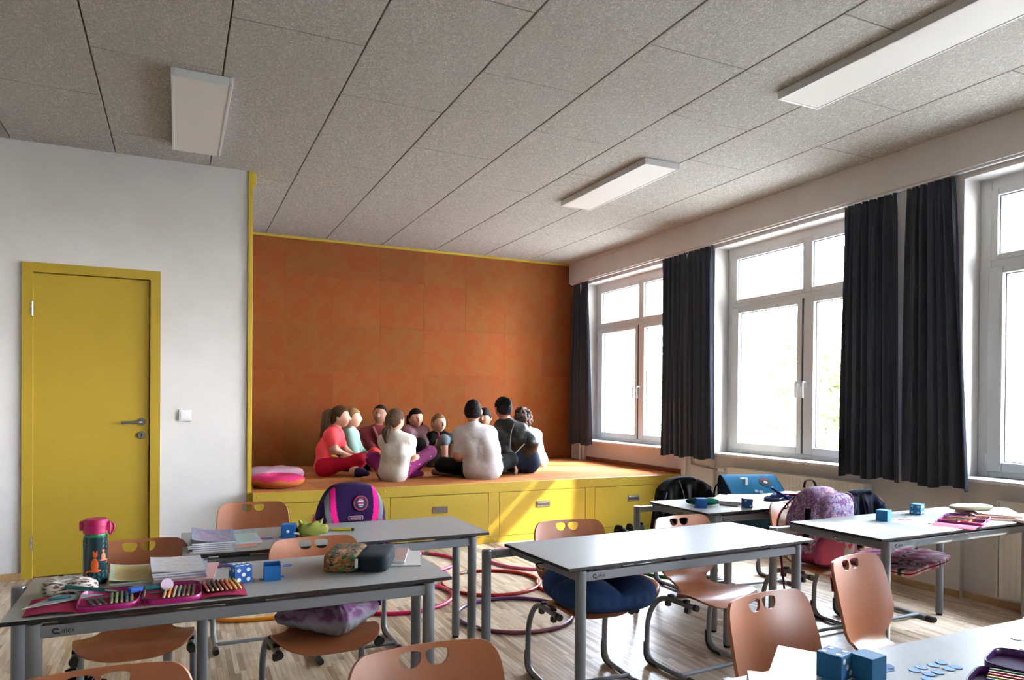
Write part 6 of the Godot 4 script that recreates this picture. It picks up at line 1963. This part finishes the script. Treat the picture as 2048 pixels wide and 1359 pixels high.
	hb.grid(72, 48, func(u: float, v: float) -> Vector3:
		var d: Vector3 = dirf.call(u, v)
		var edge := lerpf(lerpf(low, -0.18, smoothstep(-0.65, 0.0, d.z)), line, smoothstep(-0.12, 0.62, d.z))
		var m := smoothstep(edge - 0.07, edge + 0.07, d.y)
		var k := head_radius(Vector3(d.x, d.y, minf(d.z, 0.9)).normalized())
		return d * dims * (k - 0.10 + (0.10 + thick + 0.045 * strand.get_noise_2d(atan2(d.x, d.z) * 6.0, d.y * 0.6)) * m), true, func(u: float, v: float) -> Color:
		var d: Vector3 = dirf.call(u, v)
		return lin(hair.lerp(hair.lightened(0.12), clampf(strand.get_noise_2d(atan2(d.x, d.y) * 9.0, d.z * 1.2) * 1.2 + 0.25, 0.0, 1.0))))
	var hn := obj("hair", hb, M.hairm, t)
	if L.has("tail"):
		var tb := MB.new(); tb.col = lin(hair)
		var pts := []
		for q in L.tail: pts.append(q - o)
		var path := catmull(pts, 6)
		for w in 7:
			var off := Vector3(cos(w * 0.9), 0.2 * sin(w * 2.0), sin(w * 0.9)) * (0.014 if w else 0.0)
			var pp := PackedVector3Array()
			for i in path.size():
				var f := float(i) / (path.size() - 1)
				pp.append(path[i] + off * (0.5 + 1.4 * sin(PI * minf(f * 1.15, 1.0))))
			tb.col = lin(hair.lightened(0.04 * (w % 4)))
			tb.tube(pp, 0.023, 8, false, 0.009)
		obj("ponytail", tb, M.hairm, hn)
		var band := MB.new(); band.col = lin(L.get("band", Color(0.5, 0.5, 0.52)))
		band.blob(pts[0], Vector3.ONE * 0.021, 12, 8)
		obj("hair_band", band, M.cloth, hn)
	if L.has("bun"):
		var bb := MB.new(); bb.T = Transform3D(HB, j.head); bb.col = lin(hair)
		bb.blob(L.bun, Vector3(0.046, 0.042, 0.036), 20, 14, func(d: Vector3) -> float: return 1.0 + 0.06 * sin(d.x * 9.0 + d.y * 7.0))
		obj("bun", bb, M.hairm, hn)
	if L.has("long"):
		var lb := MB.new(); lb.T = Transform3D(HB, j.head)
		for w in 13:
			var a := lerpf(PI * 0.62, PI * 1.38, w / 12.0)
			var d := Vector3(sin(a), 0, cos(a))
			lb.col = lin(hair.lightened(0.03 * (w % 4)))
			lb.tube(catmull([d * dims * 1.02 + Vector3(0, 0.03, 0), d * dims * 1.10 + Vector3(0, -0.05, 0), d * dims * 1.05 + Vector3(0, -0.13, -0.008), d * dims * 0.95 + Vector3(0, -L.long, -0.012)], 4), 0.022, 7, false, 0.012)
		obj("long_hair", lb, M.hairm, hn)
	if L.has("curls"):
		var cb := MB.new(); cb.T = Transform3D(HB, j.head)
		var r := RandomNumberGenerator.new(); r.seed = 77
		for w in 130:
			var d := Vector3(r.randfn(), r.randfn(), r.randfn()).normalized()
			if d.z > 0.45 and d.y < 0.4: continue
			if d.y < -0.8: continue
			cb.col = lin(hair.lightened(r.randf() * 0.25))
			cb.blob(d * dims * (1.12 + 0.12 * r.randf()), Vector3.ONE * r.randf_range(0.016, 0.026), 9, 6)
		obj("curls", cb, M.hairm, hn)
	# clothes: the same bones, a little fatter
	var fat := func(list: Array, by: float, cut := 1.0) -> Array:
		var out := []
		for q in list: out.append([q[0], (q[0] as Vector3).lerp(q[1], cut), q[2] + by, lerpf(q[2], q[3], cut) + by])
		return out
	var top := MB.new(); top.col = lin(L.top)
	var sleeve: float = L.get("sleeve", 0.6)
	var tb2: Array = fat.call(torso.slice(0, 7), 0.009)
	if L.has("crop"): tb2 = fat.call(torso.slice(3, 7), 0.010) + [[mid - sd * 0.05 * s, j.pel - sd * 0.055 * s + up * 0.075 * s, 0.080 * s, 0.078 * s], [mid + sd * 0.05 * s, j.pel + sd * 0.055 * s + up * 0.075 * s, 0.080 * s, 0.078 * s]]
	tb2.append([j.chest - up * 0.02 * s, j.neck - up * 0.012 * s, 0.062 * s, 0.046 * s])
	for q in ["sl", "sr"]: tb2.append([j.neck - up * 0.028 * s, j[q], 0.040 * s, 0.046 * s])
	for q in 2:
		tb2 += fat.call([arms[q * 2]], 0.011, minf(sleeve, 1.0))
		if sleeve > 1.0: tb2 += fat.call([arms[q * 2 + 1]], 0.010, minf(sleeve - 1.0, 1.0))
	if L.has("hem"): tb2.append([j.pel - up * 0.01, j.pel + L.hem, 0.085 * s * bulk, 0.075 * s * bulk])
	skin_net(top, tb2, 0.010)
	var gar := obj(L.get("top_name", "shirt"), top, L.get("top_mat", M.cloth), t)
	for e in L.get("trims", []):
		var eb := MB.new(); eb.col = lin(e[1])
		var pts := PackedVector3Array()
		for q in e[2]: pts.append(q - o)
		eb.tube(catmull(Array(pts), 4), e[3], 7)
		obj(e[0], eb, M.cloth, gar)
	var pants := MB.new(); pants.col = lin(L.legs)
	var cut: float = L.get("cuff", 2.0)
	var pb: Array = fat.call([torso[0]], 0.007) + fat.call([torso[1], torso[2]], 0.006, 0.42)
	for q in 2:
		pb += fat.call([legs[q * 2]], 0.007, 1.0)
		if cut > 1.0: pb += fat.call([legs[q * 2 + 1]], 0.008, cut - 1.0)
	skin_net(pants, pb, 0.011)
	if L.has("dots"):
		# small printed bows on the leggings
		var r := RandomNumberGenerator.new(); r.seed = 9
		var count := pants.P.size()
		var db := MB.new(); db.col = lin(L.dots)
		for q in 46:
			var i := r.randi() % count
			var n := pants.N[i]; var p := pants.P[i]
			var u := n.cross(Vector3.UP).normalized()
			var v := u.cross(n)
			for e in [-1.0, 1.0]:
				var c := p + n * 0.0015
				var i0 := db.vert(c, n); var i1 := db.vert(c + u * (e * 0.013) + v * 0.009, n); var i2 := db.vert(c + u * (e * 0.013) - v * 0.007, n)
				db.tri(i0, i1, i2)
		var pn := obj(L.get("legs_name", "leggings"), pants, M.cloth, t)
		obj("bow_print", db, M.cloth, pn)
	else:
		obj(L.get("legs_name", "trousers"), pants, M.cloth, t)
	if L.has("socks"):
		for q in 2:
			var sb := MB.new(); sb.col = lin(L.socks)
			skin_net(sb, fat.call([feet[q * 2], feet[q * 2 + 1]], 0.004), 0.012)
			obj("sock", sb, M.cloth, t)

func build_people() -> void:
	M.hairm = flat(Color.WHITE, 0.75, 0.2); M.hairm.vertex_color_use_as_albedo = true
	M.leather = flat(Color.WHITE, 0.33); M.leather.vertex_color_use_as_albedo = true
	person("girl with a long brown ponytail, salmon T-shirt and red leggings, sitting in profile", {"pel": Vector3(1.239, 0.595, -6.620), "chest": Vector3(1.309, 0.906, -6.620), "neck": Vector3(1.323, 0.940, -6.620), "head": Vector3(1.360, 1.043, -6.620), "sl": Vector3(1.354, 0.885, -6.715), "sr": Vector3(1.265, 0.885, -6.525), "el": Vector3(1.435, 0.723, -6.677), "er": Vector3(1.292, 0.756, -6.490), "wl": Vector3(1.554, 0.663, -6.599), "wr": Vector3(1.437, 0.687, -6.520), "hl": Vector3(1.287, 0.595, -6.675), "hr": Vector3(1.227, 0.595, -6.548), "kl": Vector3(1.566, 0.655, -6.610), "kr": Vector3(1.515, 0.659, -6.480), "al": Vector3(1.449, 0.555, -6.433), "ar": Vector3(1.498, 0.550, -6.608), "tl": Vector3(1.550, 0.545, -6.341), "tr": Vector3(1.595, 0.545, -6.673)}, {"yaw": 1.250, "skin": Color(0.74, 0.54, 0.44), "hair": Color(0.20, 0.125, 0.075), "top": Color(0.86, 0.27, 0.30), "sleeve": 0.55, "legs": Color(0.56, 0.045, 0.12), "legs_name": "leggings", "socks": Color(0.16, 0.10, 0.22), "pitch": 0.05, "fringe": 0.62, "tail": [Vector3(1.279, 1.098, -6.620), Vector3(1.247, 1.074, -6.620), Vector3(1.236, 0.999, -6.620), Vector3(1.214, 0.918, -6.620), Vector3(1.191, 0.860, -6.620)], "bow": Vector3(-0.03, 0.0, -0.012), "trims": [["shirt_print", Color(0.25, 0.20, 0.35), [Vector3(1.298, 0.737, -6.520), Vector3(1.369, 0.695, -6.600)], 0.016], ["shirt_print", Color(0.75, 0.68, 0.30), [Vector3(1.268, 0.704, -6.510), Vector3(1.322, 0.684, -6.550)], 0.012]], "hem": Vector3(0.0, -0.03, 0.0)})
	person("fair-haired child in a pale mint top, half hidden behind the girl in the salmon T-shirt", {"pel": Vector3(1.543, 0.590, -7.020), "chest": Vector3(1.545, 0.878, -7.020), "neck": Vector3(1.551, 0.914, -7.020), "head": Vector3(1.561, 1.023, -7.020), "sl": Vector3(1.588, 0.862, -7.110), "sr": Vector3(1.503, 0.862, -6.930), "el": Vector3(1.660, 0.690, -7.076), "er": Vector3(1.535, 0.753, -6.940), "wl": Vector3(1.766, 0.630, -6.972), "wr": Vector3(1.642, 0.659, -6.970), "hl": Vector3(1.591, 0.590, -7.075), "hr": Vector3(1.532, 0.590, -6.948), "kl": Vector3(1.861, 0.670, -7.036), "kr": Vector3(1.737, 0.650, -6.796), "al": Vector3(1.748, 0.545, -6.868), "ar": Vector3(1.839, 0.545, -6.991), "tl": Vector3(1.862, 0.535, -6.804), "tr": Vector3(1.955, 0.535, -7.003)}, {"yaw": 1.181, "skin": Color(0.80, 0.60, 0.50), "hair": Color(0.50, 0.37, 0.24), "top": Color(0.50, 0.60, 0.55), "sleeve": 1.35, "legs": Color(0.10, 0.10, 0.13), "socks": Color(0.70, 0.62, 0.56), "fringe": 0.55})
	person("smiling dark-haired girl in a dusty rose hooded top against the orange wall", {"pel": Vector3(1.879, 0.595, -7.300), "chest": Vector3(1.874, 0.895, -7.300), "neck": Vector3(1.893, 0.930, -7.300), "head": Vector3(1.911, 1.053, -7.270), "sl": Vector3(1.979, 0.859, -7.229), "sr": Vector3(1.757, 0.864, -7.333), "er": Vector3(1.797, 0.719, -7.200), "el": Vector3(1.980, 0.677, -7.162), "wr": Vector3(1.814, 0.652, -7.050), "wl": Vector3(1.848, 0.637, -7.069), "hl": Vector3(1.934, 0.595, -7.252), "hr": Vector3(1.807, 0.595, -7.312), "kr": Vector3(1.782, 0.675, -7.000), "kl": Vector3(2.021, 0.695, -6.946), "ar": Vector3(1.860, 0.545, -6.930), "al": Vector3(1.761, 0.550, -7.002), "tr": Vector3(1.947, 0.545, -6.834), "tl": Vector3(1.631, 0.540, -7.008)}, {"yaw": -0.490, "skin": Color(0.70, 0.49, 0.40), "hair": Color(0.085, 0.06, 0.05), "top": Color(0.47, 0.20, 0.22), "sleeve": 1.9, "legs": Color(0.78, 0.22, 0.20), "legs_name": "leggings", "socks": Color(0.20, 0.18, 0.20), "smile": true, "fringe": 0.66, "hair_thick": 0.07, "roll": -0.08, "trims": [["hood_edge", Color(0.58, 0.32, 0.32), [Vector3(1.831, 0.922, -7.250), Vector3(1.851, 0.861, -7.200), Vector3(1.882, 0.770, -7.190)], 0.016], ["hood_edge", Color(0.58, 0.32, 0.32), [Vector3(1.947, 0.911, -7.250), Vector3(1.911, 0.835, -7.200)], 0.014]]})
	person("girl seen from behind in a white T-shirt and purple leggings printed with small bows", {"pel": Vector3(1.690, 0.595, -5.980), "chest": Vector3(1.718, 0.889, -5.980), "neck": Vector3(1.706, 0.925, -5.980), "head": Vector3(1.707, 1.028, -6.000), "sl": Vector3(1.631, 0.853, -6.043), "sr": Vector3(1.817, 0.848, -5.933), "el": Vector3(1.665, 0.691, -6.138), "er": Vector3(1.859, 0.725, -6.000), "wl": Vector3(1.783, 0.631, -6.248), "wr": Vector3(1.949, 0.685, -6.145), "hl": Vector3(1.643, 0.595, -6.035), "hr": Vector3(1.761, 0.595, -5.979), "kl": Vector3(1.549, 0.695, -6.140), "kr": Vector3(2.122, 0.728, -6.280), "al": Vector3(1.872, 0.550, -6.226), "ar": Vector3(2.008, 0.545, -6.400), "tl": Vector3(2.011, 0.540, -6.193), "tr": Vector3(1.960, 0.545, -6.533)}, {"yaw": 2.199, "skin": Color(0.74, 0.54, 0.44), "hair": Color(0.225, 0.155, 0.11), "top": Color(0.80, 0.76, 0.72), "sleeve": 0.75, "legs": Color(0.42, 0.10, 0.30), "legs_name": "leggings", "dots": Color(0.72, 0.62, 0.68), "socks": Color(0.42, 0.10, 0.30), "pitch": 0.14, "nape": -0.72, "tail": [Vector3(1.641, 0.968, -5.935), Vector3(1.616, 0.943, -5.905), Vector3(1.599, 0.901, -5.890), Vector3(1.607, 0.844, -5.900)], "hem": Vector3(0.0, -0.02, 0.03), "bow": Vector3(0.0, 0.0, 0.03)})
	person("girl with long dark hair in a pale lilac top, hugging her knees", {"pel": Vector3(2.293, 0.595, -7.220), "chest": Vector3(2.280, 0.884, -7.220), "neck": Vector3(2.274, 0.907, -7.220), "head": Vector3(2.266, 1.017, -7.180), "sr": Vector3(2.188, 0.889, -7.200), "sl": Vector3(2.361, 0.883, -7.200), "er": Vector3(2.214, 0.757, -7.090), "el": Vector3(2.340, 0.755, -7.090), "wr": Vector3(2.228, 0.652, -6.940), "wl": Vector3(2.291, 0.661, -6.940), "hl": Vector3(2.348, 0.595, -7.172), "hr": Vector3(2.221, 0.595, -7.232), "kl": Vector3(2.262, 0.765, -7.013), "kr": Vector3(2.180, 0.765, -7.052), "al": Vector3(2.206, 0.555, -6.896), "ar": Vector3(2.125, 0.555, -6.934), "tl": Vector3(2.164, 0.540, -6.783), "tr": Vector3(2.065, 0.540, -6.830)}, {"yaw": 0.063, "skin": Color(0.74, 0.52, 0.43), "hair": Color(0.035, 0.028, 0.028), "top": Color(0.58, 0.42, 0.46), "sleeve": 1.95, "legs": Color(0.10, 0.09, 0.10), "socks": Color(0.55, 0.45, 0.47), "pitch": 0.10, "fringe": 0.55, "long": 0.20, "roll": 0.06})
	person("fair-haired child in a black jacket and grey knee leggings, sitting with both knees drawn up", {"pel": Vector3(2.487, 0.595, -7.150), "chest": Vector3(2.489, 0.834, -7.150), "neck": Vector3(2.495, 0.863, -7.150), "head": Vector3(2.494, 0.967, -7.110), "sr": Vector3(2.415, 0.814, -7.130), "sl": Vector3(2.563, 0.825, -7.130), "er": Vector3(2.389, 0.703, -7.050), "el": Vector3(2.583, 0.683, -7.054), "wr": Vector3(2.409, 0.788, -6.890), "wl": Vector3(2.471, 0.761, -6.930), "hl": Vector3(2.537, 0.595, -7.104), "hr": Vector3(2.420, 0.595, -7.160), "kr": Vector3(2.452, 0.807, -6.820), "kl": Vector3(2.560, 0.817, -6.890), "ar": Vector3(2.442, 0.555, -6.750), "al": Vector3(2.545, 0.555, -6.810), "tr": Vector3(2.399, 0.542, -6.637), "tl": Vector3(2.512, 0.542, -6.693)}, {"yaw": 0.235, "skin": Color(0.78, 0.57, 0.47), "hair": Color(0.42, 0.30, 0.19), "top": Color(0.03, 0.03, 0.04), "top_name": "jacket", "sleeve": 1.9, "legs": Color(0.42, 0.44, 0.46), "legs_name": "leggings", "cuff": 1.12, "fringe": 0.60, "hair_thick": 0.06, "pitch": 0.06, "palm": Vector3(0.3, -0.6, 0.5), "size": 0.96, "trims": [["zip", Color(0.66, 0.12, 0.26), [Vector3(2.475, 0.867, -7.060), Vector3(2.480, 0.795, -7.025)], 0.009]]})
	person("sturdy boy seen from behind in a white T-shirt and black trousers", {"pel": Vector3(2.492, 0.605, -5.930), "chest": Vector3(2.421, 0.928, -5.930), "neck": Vector3(2.404, 0.993, -5.930), "head": Vector3(2.416, 1.109, -5.960), "sl": Vector3(2.321, 0.902, -6.010), "sr": Vector3(2.543, 0.907, -5.884), "el": Vector3(2.281, 0.716, -5.980), "er": Vector3(2.640, 0.705, -5.949), "wl": Vector3(2.389, 0.686, -6.139), "wr": Vector3(2.662, 0.645, -6.137), "hl": Vector3(2.437, 0.605, -5.989), "hr": Vector3(2.576, 0.605, -5.945), "kl": Vector3(2.205, 0.617, -6.180), "kr": Vector3(2.838, 0.655, -6.055), "al": Vector3(2.492, 0.555, -6.306), "ar": Vector3(2.298, 0.555, -6.176), "tl": Vector3(2.652, 0.545, -6.319), "tr": Vector3(2.147, 0.545, -6.230)}, {"yaw": 2.752, "skin": Color(0.70, 0.47, 0.38), "hair": Color(0.055, 0.04, 0.035), "top": Color(0.84, 0.81, 0.82), "sleeve": 0.85, "legs": Color(0.012, 0.012, 0.014), "socks": Color(0.42, 0.36, 0.34), "size": 1.14, "bulk": 1.22, "head": 1.06, "hair_thick": 0.06, "pitch": 0.08, "hem": Vector3(0.0, -0.03, 0.02), "bow": Vector3(0.02, 0.0, 0.03)})
	person("dark-fringed child whose face just shows to the right of the boy in white", {"pel": Vector3(2.863, 0.590, -6.750), "chest": Vector3(2.861, 0.907, -6.750), "neck": Vector3(2.861, 0.935, -6.750), "head": Vector3(2.863, 1.032, -6.750), "sr": Vector3(2.762, 0.881, -6.797), "sl": Vector3(2.906, 0.871, -6.729), "er": Vector3(2.692, 0.739, -6.719), "el": Vector3(2.864, 0.729, -6.638), "wr": Vector3(2.686, 0.689, -6.589), "wl": Vector3(2.768, 0.679, -6.551), "hl": Vector3(2.909, 0.590, -6.706), "hr": Vector3(2.801, 0.590, -6.757), "kl": Vector3(2.860, 0.640, -6.508), "kr": Vector3(2.561, 0.640, -6.671), "al": Vector3(2.721, 0.545, -6.518), "ar": Vector3(2.806, 0.545, -6.512), "tl": Vector3(2.636, 0.540, -6.548), "tr": Vector3(2.857, 0.540, -6.455)}, {"yaw": -0.685, "skin": Color(0.70, 0.49, 0.40), "hair": Color(0.06, 0.045, 0.04), "top": Color(0.30, 0.34, 0.42), "sleeve": 1.0, "legs": Color(0.08, 0.09, 0.13), "socks": Color(0.5, 0.5, 0.5), "fringe": 0.28, "size": 0.92, "bulk": 0.85, "head": 0.97})
	person("woman with dark pinned-up hair in a black leather jacket, leaning towards the children", {"pel": Vector3(3.034, 0.625, -6.220), "chest": Vector3(2.909, 0.953, -6.220), "neck": Vector3(2.873, 1.016, -6.240), "head": Vector3(2.847, 1.134, -6.250), "sl": Vector3(2.837, 0.958, -6.270), "sr": Vector3(3.018, 0.927, -6.220), "el": Vector3(2.834, 0.748, -6.200), "er": Vector3(3.100, 0.695, -6.347), "wl": Vector3(2.882, 0.631, -6.120), "wr": Vector3(3.086, 0.595, -6.553), "hl": Vector3(2.966, 0.625, -6.285), "hr": Vector3(3.123, 0.625, -6.244), "kl": Vector3(2.829, 0.598, -6.320), "kr": Vector3(2.944, 0.625, -6.616), "al": Vector3(2.944, 0.565, -6.638), "ar": Vector3(3.258, 0.565, -6.579), "tl": Vector3(3.114, 0.555, -6.624), "tr": Vector3(3.393, 0.555, -6.560)}, {"yaw": -3.079, "skin": Color(0.68, 0.46, 0.38), "hair": Color(0.040, 0.028, 0.026), "top": Color(0.020, 0.021, 0.026), "top_name": "leather_jacket", "crop": true, "top_mat": M.leather, "sleeve": 1.95, "legs": Color(0.085, 0.125, 0.20), "legs_name": "jeans", "socks": Color(0.1, 0.1, 0.1), "size": 1.22, "bulk": 1.08, "head": 1.08, "pitch": 0.16, "bun": Vector3(0.0, 0.05, -0.088), "bow": Vector3(0.05, 0.03, 0.03), "hem": Vector3(0.03, 0.06, 0.02), "trims": [["sleeve_zip", Color(0.55, 0.55, 0.56), [Vector3(2.908, 0.999, -6.120), Vector3(2.864, 0.897, -6.105), Vector3(2.854, 0.754, -6.100)], 0.0045], ["pocket_zip", Color(0.60, 0.60, 0.60), [Vector3(2.995, 0.800, -6.080), Vector3(2.882, 0.708, -6.060)], 0.0045], ["zip_pull", Color(0.66, 0.66, 0.66), [Vector3(2.853, 0.638, -6.070), Vector3(2.864, 0.624, -6.070)], 0.008]]})
	person("curly-haired child in a white top, mostly hidden behind the woman in the leather jacket", {"pel": Vector3(3.465, 0.590, -6.780), "chest": Vector3(3.380, 0.880, -6.780), "neck": Vector3(3.349, 0.916, -6.780), "head": Vector3(3.314, 1.017, -6.780), "sl": Vector3(3.307, 0.874, -6.836), "sr": Vector3(3.465, 0.844, -6.762), "el": Vector3(3.304, 0.712, -6.926), "er": Vector3(3.490, 0.672, -6.816), "wl": Vector3(3.337, 0.692, -7.065), "wr": Vector3(3.473, 0.622, -6.968), "hl": Vector3(3.424, 0.590, -6.833), "hr": Vector3(3.523, 0.590, -6.786), "kl": Vector3(3.289, 0.640, -7.040), "kr": Vector3(3.607, 0.650, -7.012), "al": Vector3(3.490, 0.545, -7.067), "ar": Vector3(3.406, 0.545, -7.029), "tl": Vector3(3.603, 0.540, -7.025), "tr": Vector3(3.332, 0.540, -7.108)}, {"yaw": -3.041, "skin": Color(0.74, 0.54, 0.44), "hair": Color(0.20, 0.135, 0.105), "top": Color(0.84, 0.84, 0.86), "sleeve": 1.0, "legs": Color(0.12, 0.14, 0.2), "socks": Color(0.7, 0.7, 0.7), "curls": true, "size": 0.98})
